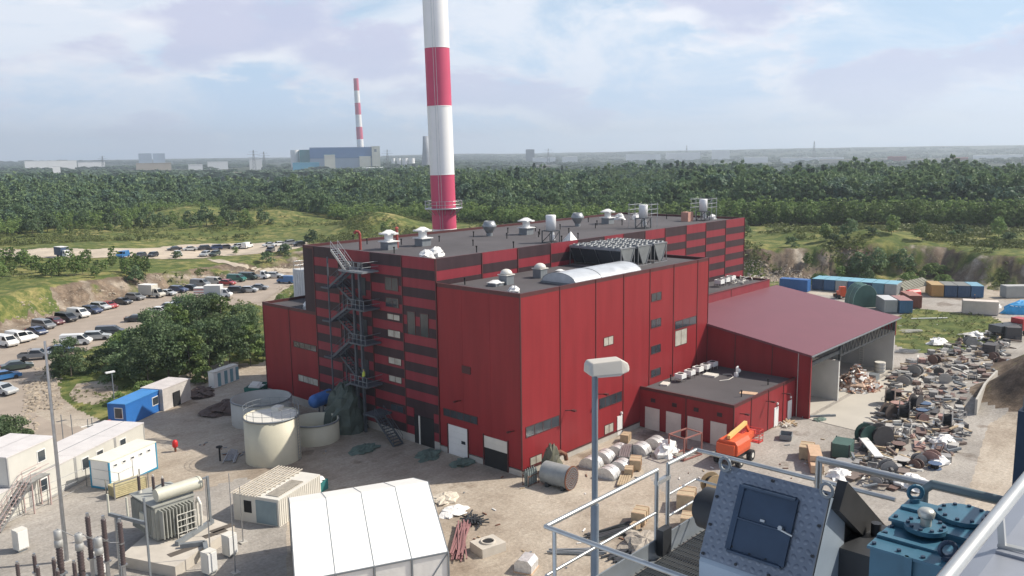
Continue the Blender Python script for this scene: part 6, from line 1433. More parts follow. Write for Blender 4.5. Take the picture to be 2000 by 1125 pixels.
# ================= VEGETATION =================
def leafmat(name,c1,c2,tr=.25):
    m=bpy.data.materials.new(name); m.use_nodes=True; t=m.node_tree; n=t.nodes.new; l=t.links.new; b=t.nodes['Principled BSDF']; b.inputs['Roughness'].default_value=.6; b.inputs['Specular IOR Level'].default_value=.25
    g=n('ShaderNodeNewGeometry'); at=n('ShaderNodeAttribute'); at.attribute_name='tone'; oi=n('ShaderNodeObjectInfo'); nz=n('ShaderNodeTexNoise'); nz.inputs['Scale'].default_value=.05; nz.inputs['Detail'].default_value=3; l(g.outputs['Position'],nz.inputs['Vector'])
    a=n('ShaderNodeMath'); a.operation='MULTIPLY_ADD'; l(at.outputs['Fac'],a.inputs[0]); a.inputs[1].default_value=.55; 
    a2=n('ShaderNodeMath'); a2.operation='MULTIPLY'; l(nz.outputs[0],a2.inputs[0]); a2.inputs[1].default_value=.55; l(a2.outputs[0],a.inputs[2])
    r=n('ShaderNodeValToRGB'); r.color_ramp.elements[0].position=.18;r.color_ramp.elements[1].position=.85; r.color_ramp.elements[0].color=(*c1,1); r.color_ramp.elements[1].color=(*c2,1); l(a.outputs[0],r.inputs[0])
    hs=n('ShaderNodeHueSaturation'); mm=n('ShaderNodeMapRange'); l(oi.outputs['Random'],mm.inputs[0]); mm.inputs[3].default_value=.7; mm.inputs[4].default_value=1.35; l(mm.outputs[0],hs.inputs['Value']); l(r.outputs[0],hs.inputs['Color']); l(hs.outputs[0],b.inputs['Base Color'])
    tl=n('ShaderNodeBsdfTranslucent'); l(hs.outputs[0],tl.inputs[0]); mx=n('ShaderNodeMixShader'); mx.inputs[0].default_value=tr; l(b.outputs[0],mx.inputs[1]); l(tl.outputs[0],mx.inputs[2]); l(mx.outputs[0],t.nodes['Material Output'].inputs[0]); MATS[name]=m; return m
ML_dark=leafmat('leaf_dark',(.040,.075,.052),(.10,.155,.095),.3); ML_mid=leafmat('leaf_mid',(.058,.105,.052),(.15,.205,.095),.3); ML_light=leafmat('leaf_light',(.080,.145,.04),(.20,.26,.09),.3); ML_con=leafmat('leaf_conifer',(.026,.052,.036),(.06,.095,.058),.15)
M_bark=mat('bark',(.12,.10,.08),.9,var=.3,scale=3)
def crown(seed,kind,nleaf,ls,H=10.,Rw=3.2,nc=None):
    g=np.random.default_rng(seed)
    nc=nc or {'tall':46,'round':38,'bush':26,'con':40}[kind]
    if kind=='tall':
        u=g.random(nc); z=H*(.18+.8*u); rad=Rw*np.sin(np.pi*np.clip(.12+.83*u,0,1))**.7*(.55+.6*g.random(nc)); cr=Rw*(.22+.2*g.random(nc))*(1.15-.5*u)
    elif kind=='round':
        u=g.random(nc); z=H*(.2+.72*u); rad=Rw*np.sqrt(np.clip(1-(2*u-.85)**2/1.6,0.05,1))*(.35+.65*g.random(nc)); cr=Rw*(.26+.2*g.random(nc))
    elif kind=='bush':
        u=g.random(nc)**.8; z=H*(.12+.75*u); rad=Rw*np.sqrt(1-.8*u*u)*np.sqrt(g.random(nc)); cr=Rw*(.22+.2*g.random(nc))
    else:
        u=g.random(nc)**.8; z=H*(.1+.88*u); rad=Rw*(1-u)*(.5+.5*g.random(nc)); cr=Rw*(.16+.26*(1-u))
    th_=g.random(nc)*2*np.pi; C=np.stack([rad*np.cos(th_),rad*np.sin(th_),z],-1); tone=g.random(nc)
    ci=g.integers(0,nc,nleaf); d=g.normal(size=(nleaf,3)); d/=np.linalg.norm(d,axis=1)[:,None]; d[:,2]=np.where(d[:,2]<-.3,-d[:,2]*.6,d[:,2])
    rr_=(.55+.5*g.random(nleaf))[:,None]; pos=C[ci]+d*cr[ci][:,None]*rr_*np.array([1,1,.85])
    nrm=d+.7*g.normal(size=(nleaf,3)); nrm/=np.linalg.norm(nrm,axis=1)[:,None]
    a=np.cross(nrm,g.normal(size=(nleaf,3))); a/=np.linalg.norm(a,axis=1)[:,None]; b_=np.cross(nrm,a); s=(ls*(.6+.8*g.random(nleaf)))[:,None]
    V=np.stack([pos-a*s,pos-b_*s*.6,pos+a*s,pos+b_*s*.7],1).reshape(-1,3); F=np.arange(nleaf*4).reshape(-1,4)
    tn=np.clip(tone[ci]*.7+.3*g.random(nleaf),0,1); T=np.repeat(tn,4); return V,F,np.stack([T,T,T,np.ones_like(T)],-1)
def trunk(H,Rw,seed,r0=.16):
    rr_=random.Random(seed); b=MB(); b.cyl((0,0,-.6),(0,0,H*.45),r0,r0*.6,n=7); b.cyl((0,0,H*.45),(0.05*H*rr_.uniform(-1,1),0.03*H,H*.85),r0*.6,r0*.2,n=6)
    for k in range(6): a=rr_.random()*6.3; z=H*rr_.uniform(.25,.65); b.cyl((0,0,z),(Rw*.6*math.cos(a),Rw*.6*math.sin(a),z+H*.18),r0*.4,r0*.12,n=5)
    return b
TP={}
def treeproto(key,kind,seed,nleaf,ls,H,Rw,ml,r0=.16):
    V,F,T=crown(seed,kind,nleaf,ls,H,Rw); me=np_mesh('crown',V,F,[ml],attr={'tone':T}); tb=trunk(H,Rw,seed,r0); tme=bpy.data.meshes.new('trunk'); tme.from_pydata(tb.v,[],tb.f); tme.materials.append(M_bark); TP[key]=(me,tme,V,F,T)
treeproto('big1','round',1,3600,.20,8.5,3.6,ML_mid,.14); treeproto('big2','tall',2,3600,.19,9,2.6,ML_light,.12); treeproto('big3','bush',3,3000,.19,5.0,3.6,ML_mid,.1); treeproto('big4','bush',33,2600,.2,4.0,3.0,ML_light,.1)
treeproto('birch','tall',4,900,.42,13,2.9,ML_mid); treeproto('alder','round',5,900,.45,11,4.0,ML_dark); treeproto('spruce','con',6,800,.42,14,2.6,ML_con); treeproto('young','tall',7,700,.26,6.5,1.6,ML_light,.08); treeproto('oak','round',8,1000,.45,10,4.4,ML_mid); treeproto('shrub','bush',9,420,.22,2.2,1.6,ML_mid,.05); treeproto('young2','round',17,700,.27,5.6,2.0,ML_light,.08)
def tree(key,q,rz,s,lab,group,name='tree',cat='tree',sz=None):
    r=thing(name,lab,cat,(q[0],q[1],q[2]-.1),rz,group); r.scale=(s,s,sz or s); me,tm,_,_,_=TP[key]
    link('crown',me,r); link('trunk',tm,r); return r
# the bushy clump beside the annex
bs=[(255,740,'big3',1.0),(290,752,'big1',.85),(330,742,'big1',1.0),(372,740,'big2',.85),(410,728,'big1',.95),(450,720,'big1',.9),(490,716,'big2',.8),(300,700,'big1',.95),(345,690,'big2',.95),(390,680,'big1',1.0),(435,672,'big2',.95),(478,668,'big1',.8),(262,705,'big3',1.05),(368,655,'big1',.9),(415,650,'big1',.85),(240,690,'big4',1.0),(325,660,'big3',1.0),(505,700,'big3',.8),(350,718,'big2',.8),(470,695,'big1',.8),(290,672,'big4',1.),(385,712,'big4',1.)]
wl=['left end','left side','middle','right side','right end']
for i,(px,py,k,s) in enumerate(bs):
    w_=wl[min(4,max(0,int((px-235)/55)))]; dp='front' if py>725 else ('centre' if py>690 else 'back')
    tree(k,P(px,py,0),i*1.3,s,{'big1':'rounded green alder','big2':'tall slender willow','big3':'broad low green shrub','big4':'low pale green shrub'}[k]+f' in the {dp} rows of the thicket by the annex, {w_}','thicket between the lot and the dark red annex','tree' if k in('big1','big2') else 'shrub','tree' if k in('big1','big2') else 'shrub')
for i,(px,py,k,s,lb) in enumerate([(140,740,'big1',.72,'small bushy tree standing on the grass left of the thicket'),(115,735,'big3',.55,'low shrub under the small tree left of the thicket'),(205,730,'big3',.8,'low shrub between the small tree and the thicket'),(8,880,'big3',.8,'green shrub at the left picture edge behind the office cabins'),(232,790,'big4',.45,'small weeds clump at the corner of the blue cabin'),(290,775,'big4',.6,'low weeds behind the blue cabin'),(400,745,'big4',.6,'low weeds left of the portable toilets'),(580,585,'big4',.5,'small shrub on the rubble slope behind the annex'),(548,590,'big4',.5,'small shrub on the slope left of the filter house')]):
    tree(k,P(px,py,0),i,s,lb,None,'shrub' if 'tree' not in lb.split(' standing')[0] else 'tree','shrub' if k!='big1' else 'tree')
# individually placed meadow shrubs
sh=[(265,545,'oak',.5,'round dark shrub on top of the bank above the lot'),(605,480,'oak',.55,'round dark bush at the end of the upper road'),(460,497,'young2',.5,'small bush on the near verge of the upper road'),(345,505,'shrub',1.,'weed shrub beside the silver car on the upper road'),(1497,440,'young2',.7,'young tree near the right end of the hall'),(1455,462,'oak',.5,'dark bush touching the far corner of the hall'),(1545,482,'shrub',1.2,'lone shrub at the cliff top left of the long mound'),(1940,492,'young',.6,'lone sapling in the right-hand meadow'),(1625,478,'shrub',1.3,'small shrub in the middle of the right-hand meadow'),(1875,462,'shrub',1.5,'low shrub in front of the young birch row'),(1970,478,'shrub',1.4,'low shrub at the right picture edge meadow'),(50,520,'young2',.7,'light bush in the weeds left of the truck'),(560,498,'shrub',1.5,'shrub on the slope between the two roads'),(520,512,'shrub',1.4,'shrub left on the slope between the two roads')]
for i,(px,py,k,s,lb) in enumerate(sh): tree(k,PT(px,py),i,s,lb,None,'shrub','shrub')
gs=random.Random(77)
def band(n,x0,x1,y0,y1,keys,s0,s1,lab,grp):
    for k in range(n):
        px=x0+(x1-x0)*(k+gs.random())/n; py=gs.uniform(y0,y1) if not callable(y0) else y0(px)+gs.uniform(-y1,y1)
        tree(gs.choice(keys),PT(px,py),gs.random()*6,gs.uniform(s0,s1),lab,grp,'shrub','shrub')
band(26,-10,290,516,545,['young','young2','young2'],.5,.85,'tall light green bush in the weeds above the quarry bank','bushes above the left quarry bank')
band(46,60,520,lambda x:455-.045*(x-100),7,['young','young2','young2','oak'],.55,.95,'light green bush in the scrub strip of the left meadow','bushes in the left meadow strip')
band(16,430,800,408,440,['young2','oak','shrub'],.6,1.1,'bush around the grassy mound left of the chimney','bushes by the grassy mound')
band(22,1570,1860,506,545,['oak','young2','shrub','big4'],.4,.8,'dark bush growing on the overgrown quarry bank','bushes on the right quarry bank')
band(12,1600,1990,455,475,['shrub','shrub','young2'],.7,1.1,'low bush in the right-hand meadow','bushes in the right-hand meadow')
band(9,880,1240,412,432,['young2','oak'],.7,1.2,'leafy bush rising just behind the big roof','bushes behind the big roof')
def pq(px,r):  # column and distance -> ground
    t_=th(px); x=CX+r*math.cos(AZF-t_); y=CY+r*math.sin(AZF-t_); return x,y
# forest edge distance by column
fpx=[-300,0,60,120,250,330,450,560,640,830,1000,1430,1500,1700,2000,2300]; fpy=[465,462,452,446,436,420,408,418,432,432,440,440,437,441,448,455]
frr=[]
for a,b_ in zip(fpx,fpy):
    z_=np.interp(th(a),_ht,_hv); q=P(a,b_,z_); frr.append(math.hypot(q[0]-CX,q[1]-CY))
gg=random.Random(3); cand=[]
for k in range(60000):
    px=gg.uniform(-260,2260); rf_=float(np.interp(px,fpx,frr)); u_=gg.random(); r=rf_+ (u_**1.6)*950
    cand.append((r-rf_,px,r))
cand.sort(); _cx=np.array([pq(c[1],c[2]) for c in cand]); CL=vn(_cx[:,0]/70,_cx[:,1]/70,5); CN=vn(_cx[:,0]/45,_cx[:,1]/45,8); CH_=vn(_cx[:,0]/33,_cx[:,1]/33,18)
grid={}; ind=0; parts=[]; partsC={}
def add_stuff(store,key,x,y,z,rz,s,sz):
    store.setdefault(key,[]).append((x,y,z,rz,s,sz))
stf={}; rows=0
cnts={}
for ci,(dr,px,r) in enumerate(cand):
    x,y=_cx[ci]; 
    sp=2.7 if dr<22 else (4.6 if r<600 else 6.5)
    if dr<22 and gg.random()<.1: continue
    gx,gy=int(x//sp),int(y//sp); kk=(sp,gx,gy)
    if kk in grid: continue
    grid[kk]=1
    if r<rs[0]: continue
    clear=CL[ci]
    if dr>120 and clear<.16: continue
    if r>np.interp(px,[-300,330,420,600,680,900,1400,1500,2300],[960,920,690,700,960,920,800,640,600]): continue
    # hidden directly behind the big hall
    if 25<x<110 and 40<y<70: continue
    left=px<900
    if dr<(38 if px>1400 else 26) and not (left and 430<px<640): key=gg.choice(['young','young','young2','young']); s=gg.uniform(.75,1.25)*(1.0 if px>1400 else .85)
    elif dr<55: key=gg.choice(['young2','birch','young','oak']); s=gg.uniform(.6,.9)
    else:
        n_=CN[ci]
        key=gg.choice(['birch','birch','alder','alder'] if n_<.45 else (['alder','oak','birch','oak'] if n_<.78 else ['spruce','alder','birch','oak'])); s=gg.uniform(.75,1.12)
    if left and px<430 and dr<90: s*=.8
    if dr>40: s*=.72+.62*CH_[ci]
    if px>1440 and 40<dr<75: key=gg.choice(['birch','alder','birch']); s=gg.uniform(1.0,1.2)
    z=None; cand_=(key,x,y,gg.random()*6.3,s,s*gg.uniform(.9,1.15),px,dr,r)
    rows+=1; stf.setdefault('all',[]).append(cand_)
allt=stf['all']; X=np.array([c[1] for c in allt]);Y=np.array([c[2] for c in allt]); Zt=ht(X,Y)
order=sorted(range(len(allt)),key=lambda i:allt[i][8])
indiv=set(order[:225]); print('forest trees',len(allt))
nmk={'young':('young light green birch','young_birch'),'young2':('young rounded willow','young_willow'),'birch':('tall birch','birch_tree'),'alder':('dark alder','alder_tree'),'oak':('broad green tree','broadleaf_tree'),'spruce':('dark spruce','spruce_tree')}
lowV={}
for key,kind,ml,sd in (('young','tall',ML_light,70),('young2','round',ML_light,71),('birch','tall',ML_mid,72),('alder','round',ML_dark,73),('spruce','con',ML_con,74),('oak','round',ML_mid,75)):
    H,Rw={'young':(6.5,1.6),'young2':(5.6,2.0),'birch':(13,2.9),'alder':(11,4.),'spruce':(14,2.6),'oak':(10,4.4)}[key]
    lowV[key]=(crown(sd,kind,400 if key[:5]!='young' else 240,.66 if key[:5]!='young' else .42,H,Rw,nc=22),crown(sd+20,kind,160,1.05,H,Rw,nc=14),ml)
bulk={}
for i,c in enumerate(allt):
    key,x,y,rz,s,sz,px,dr,r=c; z=float(Zt[i])
    if i in indiv:
        side='left-hand' if px<900 else ('right-hand' if px>1400 else 'middle')
        tree(key,(x,y,z),rz,s,f'{nmk[key][0]} in the near edge of the {side} forest beyond the meadow',f'{side} forest edge, trees of the kind {nmk[key][0]}',nmk[key][1],'tree',sz)
    else:
        (V,F,T)=lowV[key][0 if r<620 else 1]; ca_,sa=math.cos(rz),math.sin(rz)
        W=np.stack([(V[:,0]*ca_-V[:,1]*sa)*s+x,(V[:,0]*sa+V[:,1]*ca_)*s+y,V[:,2]*sz+z],-1); bulk.setdefault(key,[]).append((W,T))
Vs=[];Ts=[];Ms=[];ml=[]
for j,(key,lst) in enumerate(bulk.items()):
    ml.append(lowV[key][2])
    for W,T in lst: Vs.append(W);Ts.append(T);Ms.append(np.full(len(W)//4,j))
Vs=np.concatenate(Vs);Ts=np.concatenate(Ts);Ms=np.concatenate(Ms); print('forest quads',len(Ms))
o=link('forest',np_mesh('forest',Vs,np.arange(len(Vs)).reshape(-1,4),ml,mi=Ms,attr={'tone':Ts})); tag(o,'deep mixed green forest stretching behind the meadows','forest',kind='stuff')
# distant woods
Vs=[];Ts=[]; g2=np.random.default_rng(5); n=9500
px=g2.uniform(-200,2200,n); rr_=1150+ (g2.random(n)**1.25)*4700
k=0
XX=np.array([pq(a,b_)[0] for a,b_ in zip(px,rr_)]);YY=np.array([pq(a,b_)[1] for a,b_ in zip(px,rr_)]); dens=fbm(XX/420,YY/200,91); Zd=ht(XX,YY)
base=[crown(90+i,'round',34,3.2,10,7,nc=9) for i in range(4)]
for i in range(n):
    if dens[i]<.44: continue
    V,F,T=base[i%4]; s=1.0+rr_[i]/4200; W=V*np.array([1.5*s,1.5*s,.95])+[XX[i],YY[i],Zd[i]-1]; Vs.append(W);Ts.append(T)
Vs=np.concatenate(Vs);Ts=np.concatenate(Ts)
o=link('distant_woods',np_mesh('distant_woods',Vs,np.arange(len(Vs)).reshape(-1,4),[ML_dark],attr={'tone':Ts})); tag(o,'far hazy strips of woodland below the horizon','woods',kind='stuff')
# undergrowth: weeds on banks and meadows
g3=np.random.default_rng(8); Vs=[];Ts=[]; wb=[crown(120+i,'bush',26,.16,.9,.7,nc=6) for i in range(4)]; wb2=[crown(130+i,'bush',34,.22,1.5,1.1,nc=7) for i in range(4)]
n=30000; px=g3.uniform(-100,2100,n); tt=np.array([th(a) for a in px]); rb_=np.interp(tt,_ct,_cr); rf_=np.interp(px,fpx,frr); u_=g3.random(n); RRr=rb_+2+(rf_-rb_+14)*u_
XX=CX+RRr*np.cos(AZF-tt);YY=CY+RRr*np.sin(AZF-tt); dens=fbm(XX/14,YY/14,55); Zu=ht(XX,YY); keep=dens+.18*(u_-.5)+g3.normal(size=n)*.04>.53
ups=[(-80,479),(60,479),(345,471),(560,464),(615,468),(600,492),(430,508),(300,512),(-80,514)]; upw=[tuple(PT(a,b_)[:2]) for a,b_ in ups]; keep&=~inpoly(XX,YY,upw); keep&=~((XX>-2)&(XX<72)&(YY>-15)&(YY<48))
for i in np.nonzero(keep)[0]:
    V,F,T=(wb2 if dens[i]>.6 and g3.random()<.35 else wb)[i%4]; s=g3.uniform(.6,1.5); Vs.append(V*s+[XX[i],YY[i],Zu[i]-.1]);Ts.append(T)
for g in GRASS[:2]+[GRASS[3]]:
    pg=pxpoly(g); xs=[p[0] for p in pg];ys=[p[1] for p in pg]; m_=1500 if g is GRASS[0] else 260
    xa=g3.uniform(min(xs),max(xs),m_*2);ya=g3.uniform(min(ys),max(ys),m_*2); kk=inpoly(xa,ya,pg)&(fbm(xa/5,ya/5,14)>.42); zz_=ht(xa,ya)
    for i in np.nonzero(kk)[0][:m_]:
        px_,py_=0,0; V,F,T=wb[i%4]; s=g3.uniform(.25,.7); Vs.append(V*s+[xa[i],ya[i],zz_[i]-.05]);Ts.append(T)
Vs=np.concatenate(Vs);Ts=np.concatenate(Ts); print('weed quads',len(Vs)//4)
ML_weed=leafmat('leaf_weed',(.075,.10,.03),(.17,.19,.07))
o=link('undergrowth',np_mesh('undergrowth',Vs,np.arange(len(Vs)).reshape(-1,4),[ML_weed],attr={'tone':Ts})); tag(o,'rough weeds and low scrub over the banks and meadows','weeds',kind='stuff')
# rubble on banks
b=MB(); g4=random.Random(4)
for k in range(1500):
    px=g4.choice([g4.uniform(0,620),g4.uniform(1440,1580)]); t_=th(px); r=float(np.interp(t_,_ct,_cr))+g4.uniform(-2.5,7 if px<700 else 3); x=CX+r*math.cos(AZF-t_);y=CY+r*math.sin(AZF-t_); s=g4.uniform(.1,.32)*(1 if g4.random()<.95 else 2)
    b.lump((x,y,hz1(x,y)-.1),(s,s*.8),s*.9,seed=k,n=5,k=2,amp=.5)
for k in range(700):
    a=g4.choice([(g4.uniform(45,75),g4.uniform(745,845)),(g4.uniform(70,120),g4.uniform(715,800)),(g4.uniform(540,640),g4.uniform(560,640)),(g4.uniform(1500,1600),g4.uniform(540,556))]); q=PT(*a); s=g4.uniform(.1,.4); b.lump((q[0],q[1],q[2]-.05),(s,s*.8),s*.8,seed=k,n=5,k=2,amp=.5)
tag(b.build('rubble',mat('limestone_rubble',(.32,.27,.21),.9,var=.25,scale=.6)),'pale limestone rubble along the foot of the quarry banks','rubble',kind='stuff')
# ================= FAR BUILDINGS =================
def fb(name,lab,cat,px0,px1,yt,yb,D,depth,m,extra=None,group=None,roof=None,z0=None):
    a=PD(px0,yb,D);c=PD(px1,yb,D); top=PD((px0+px1)/2,yt,D)[2]; d=(c-a)[:2]; L_=np.linalg.norm(d); rz=math.atan2(d[1],d[0]); zb_=min(a[2],c[2],hz1(a[0],a[1]),hz1(c[0],c[1]))-3; t=thing(name,lab,cat,(a[0],a[1],zb_),rz,group)
    MB().box(0,L_,0,depth,0,top-zb_).build('wall',m,t); MB().box(-.3,L_+.3,-.3,depth+.3,top-zb_,top-zb_+.6).build('roof',roof or m,t); return t,L_,top-zb_
def fm(n,c,r=.6): return mat(n,c,r,var=.06,scale=.05)
F_cream=fm('far_cream',(.80,.76,.62)); F_blue=fm('far_blue',(.07,.18,.38)); F_lb=fm('far_light_blue',(.12,.45,.62)); F_w=fm('far_white',(.82,.82,.82)); F_g=fm('far_grey',(.25,.27,.30)); F_t=fm('far_teal',(.03,.22,.25)); F_gb=fm('far_greyblue',(.32,.40,.50)); F_r=fm('far_red',(.28,.05,.05)); F_s=fm('far_sand',(.45,.40,.34))
t,L_,h_=fb('power_plant','large blue and cream power plant hall at the foot of the far striped chimney','power plant',606,728,288,325,2000,60,F_gb,roof=F_blue)
MB().box(0,L_,-1,0,h_*.55,h_-1).build('blue_band',F_blue,t); MB().box(L_*.79,L_*.97,-6,-1,0,h_*.62).build('annex_wall',F_cream,t)
t,L_,h_=fb('plant_tower','cream stair tower at the right end of the power plant','tower block',727,743,286,320,1990,30,F_cream); MB().box(L_*.3,L_*.6,-.6,0,h_-12,h_-6).build('window',F_g,t)
fb('plant_annex','light blue low annex in front of the power plant','industrial building',572,624,318,330,1900,30,F_lb); fb('plant_annex','cream block with red brown stripes before the power plant','industrial building',634,655,302,322,1880,24,F_cream,roof=F_lb)
fb('plant_annex','teal block at the left end of the power plant','industrial building',586,608,293,322,2020,30,F_t)
t=thing('silo','white cylindrical silo left of the teal block','silo',(*PD(577,320,2050)[:2],0)); MB().cyl((0,0,0),(0,0,PD(577,293,2050)[2]),10,n=20).build('shell',F_w,t)
q=PD(705,285,2080); t=thing('chimney','far slender red and white striped chimney above the power plant','chimney',(q[0],q[1],0)); lean(t,1.5); ys=[285,272,248,224,201,177,153]; zs=[0]+[PD(700,y_,2080)[2] for y_ in ys[1:]]; b=MB()
for k in range(len(zs)-1):
    r0=8.2-2.4*k/6; b.lathe((0,0,0),[(r0,zs[k]),(r0-.4,zs[k+1])],24,0 if k%2==0 else 1)
b.cyl((0,0,zs[-1]-.5),(0,0,zs[-1]),5.8,n=20,mi=1)
b.build('shaft',[M_cw,M_cr],t)
q=PD(833,322,2100); t=thing('cooling_tower','dark grey cooling tower peeking out left of the near chimney','cooling tower',(q[0],q[1],0)); zt_=PD(833,266,2100)[2]; MB().lathe((0,0,0),[(13,0),(9,zt_*.5),(7,zt_),(6.5,zt_),(8.5,zt_*.5)],20).build('shell',F_g,t)
for i,(px,r_) in enumerate([(768,5),(779,5),(791,7),(804,8)]):
    q=PD(px,318,2200); t=thing('oil_tank',['small white oil tank right of the power plant','second white oil tank right of the power plant','wide white oil tank, third from the power plant','widest white oil tank just left of the cooling tower'][i],'tank',(q[0],q[1],0),0,'white oil tanks'); MB().cyl((0,0,0),(0,0,PD(px,309,2200)[2]),r_,n=20).build('shell',F_w,t)
for a in [('storage_hall','long bright white storage hall at the far left',48,150,314,321,2600,60,F_w),('storage_hall','white low hall continuing right of the long bright one',152,205,317,321,2700,60,F_w),('warehouse','pale grey warehouse with white wall left of centre',266,335,319,330,1800,50,F_s),('warehouse','small white and red brown warehouse near the left forest',368,396,322,329,1700,30,F_w),('apartment_block','tall grey apartment block on the left horizon, left wing',271,297,300,314,3500,20,F_gb),('apartment_block','tall grey apartment block on the left horizon, right wing',299,323,300,314,3520,20,F_gb),('warehouse','white roofed long shed in front of the power plant',708,752,328,336,1500,40,F_w),('warehouse','pale shed hidden behind the near chimney',780,836,330,337,1500,30,F_w),('office_tower','grey block tower on the horizon right of the chimney',1027,1044,292,312,3200,30,F_g),('warehouse','white hall below the grey block tower',1040,1085,308,315,2900,50,F_w),('warehouse','pale long roof right of the pylons',1098,1128,306,310,3300,60,F_w),('warehouse','wide pale roof in the middle of the horizon',1222,1290,301,306,3600,80,F_w),('warehouse','pale greenish roof right of centre',1300,1368,298,305,3700,80,F_w),('factory','cluster of white factory blocks',1390,1425,293,304,3900,50,F_w),('warehouse','white low hall near the factory cluster',1453,1500,307,312,3000,60,F_w),('warehouse','thin bright white roof on the right',1524,1648,308,311,2900,40,F_w),('warehouse','sand coloured field side hall on the right',1600,1735,311,317,2700,40,F_s),('warehouse','red ended hall at the right, left part',1733,1770,306,317,2600,50,F_r),('warehouse','pale middle of the red ended hall',1771,1860,311,318,2590,50,F_s),('warehouse','red ended hall at the right, right part',1861,1890,308,319,2580,50,F_r),('warehouse','thin pale greenhouse roof at the far right',1900,1998,303,305,3500,60,F_w),('villa','small white house at the left forest',412/4,118,324,331,1600,20,F_w),('villa','two small pale houses in the fields right of centre',1265,1276,311,316,2500,15,F_w),('villa','small pale house group left of the factory',1318,1333,308,314,2600,15,F_w),('warehouse','bright low roof in the left fields',455,472,337,339,1300,15,F_s),('warehouse','white roofs at the forest rim right of the chimney',1048,1075,324,330,1500,20,F_s),('warehouse','pale works building left of the silo',487,512,311,318,2300,30,F_w),('warehouse','low hall between the pylons',405,445,316,320,2500,40,F_w)]:
    fb(a[0],a[1],{'storage_hall':'hall','apartment_block':'apartment block','office_tower':'tower block','villa':'house'}.get(a[0],a[0]),*a[2:])
def pylon(px,yb,yt,D,lab,name='power_pylon'):
    q=PD(px,yb,D); z0=hz1(q[0],q[1]); h=PD(px,yt,D)[2]-z0; t=thing(name,lab,'pylon',(q[0],q[1],z0),HR,'far pylons' if name=='power_pylon' else None); b=MB(); w_=h*.09
    for sx in(-1,1):
        for sy in(-1,1): b.beam((sx*w_,sy*w_,0),(sx*w_*.12,sy*w_*.12,h),.35*D/2000)
    for k in range(6):
        z=h*k/6; z2=h*(k+1)/6; a=w_*(1-.88*k/6); c=w_*(1-.88*(k+1)/6)
        for s in(-1,1): b.beam((-a,s*a,z),(c,s*c,z2),.25*D/2000); b.beam((a,s*a,z),(-c,s*c,z2),.25*D/2000)
    if name=='power_pylon':
        for z,l in((.66,.24),(.8,.30),(.92,.2)): b.beam((-h*l,0,h*z),(h*l,0,h*z),.4*D/2000)
    b.build('lattice',M_gsteel,t)
for px,yb,yt,D,lb in [(496,318,293,1900,'left of the pylon pair before the power plant'),(516,318,296,1950,'right of the pylon pair before the power plant'),(757,318,292,2000,'pylon just right of the power plant'),(1071,322,290,2200,'pylon right of the grey block tower'),(201,322,304,2600,'small pylon on the left skyline')]: pylon(px,yb,yt,D,lb)
pylon(1341,300,284,3900,'thin radio mast on the skyline right of centre','radio_mast'); pylon(1589,315,276,3000,'tall thin radio mast on the right skyline','radio_mast')
def BOLT(b,m,t):
    # every bolt head its own part: split the collected cylinders (each one 12 verts in the side ring, 12 in the caps)
    per=24; n=len(b.v)//per; nf=len(b.f)//n
    for k in range(n):
        q=MB(); q.v=b.v[k*per:(k+1)*per]; q.f=[[i-k*per for i in f] for f in b.f[k*nf:(k+1)*nf]]; q.m=[0]*nf; q.s=[False]*nf; q.build('bolt',m,t,True)
# ================= FOREGROUND PLATFORM =================
M_galv=mat('handrail_steel',(.46,.47,.46),.35,.75,.14,3); M_tread=mat('tread_plate',(.17,.195,.235),.38,.6,.18,2.); M_blueg=mat('gearbox_blue',(.04,.125,.185),.42,0,.16,3); M_dblue=mat('hatch_blue',(.035,.06,.10),.5,.2,.2,3)
M_blk=mat('machine_black',(.02,.022,.025),.5,0,.3,3); M_duct=mat('duct_cladding',(.30,.32,.36),.4,.4,.08,2)
ZW=26.9; YR=-48.72
def py_(x,y,Y=YR): return PY(x,y,Y)
c0=py_(1066,1028); c1=py_(1283,918); z1=28.0
xA0,xA1=c0[0],c1[0]
t=thing('guard_rail','galvanised tube guard rail around the left corner of the platform','railing',(xA0,YR,ZW)); b=MB(); r=.024
b.tube([(xA1,YR,ZW),(xA1,YR,z1),(xA0,YR,z1),(xA0,YR-3.6,z1)],r*1.15,10); b.build('top_rail',M_galv,t,True)
b=MB(); b.tube([(xA1,YR,ZW+.53),(xA0,YR,ZW+.53),(xA0,YR-3.6,ZW+.53)],r*.8,8); b.build('mid_rail',M_galv,t,True)
for y in (YR-.12,YR-1.6,YR-3.2): MB().cyl((xA0,y,ZW),(xA0,y,z1),r,n=8).build('post',M_galv,t,True)
d0=py_(1305,905);d1_=py_(1360,880); xB0,xB1=d0[0],d1_[0]; zB=(d0[2]+d1_[2])/2
t=thing('guard_rail','galvanised tube guard rail section with a bracket, right of the corner section','railing',(xB0,YR,ZW)); b=MB(); b.tube([(xB0,YR,ZW),(xB0,YR,zB),(xB1,YR,zB),(xB1,YR-2.6,zB)],r*1.15,10); b.build('top_rail',M_galv,t,True)
b=MB(); 
for dz in (.42,.72): b.tube([(xB0,YR,zB-dz),(xB1,YR,zB-dz),(xB1,YR-2.5,zB-dz)],r*.7,8)
b.build('mid_rail',M_galv,t,True); b=MB(); b.beam((xA1-.02,YR,ZW+.93),(xB0+.03,YR,ZW+.93),.06,.05); b.build('bracket',M_galv,t,True)
t=thing('grating_platform','steel bar grating walkway with a grey toe board','walkway',(xA0,YR,ZW)); gx0,gx1=xA0+.45,xA0+3.55; gy0,gy1=YR-5.6,YR-.12
b=MB()
for k in range(int((gy1-gy0)/.034)): y=gy0+k*.034; b.box(gx0,gx1,y,y+.006,ZW-.03,ZW)
for k in range(int((gx1-gx0)/.11)): x=gx0+k*.11; b.box(x,x+.007,gy0,gy1,ZW-.012,ZW-.002)
b.build('grating',M_dsteel,t,True)
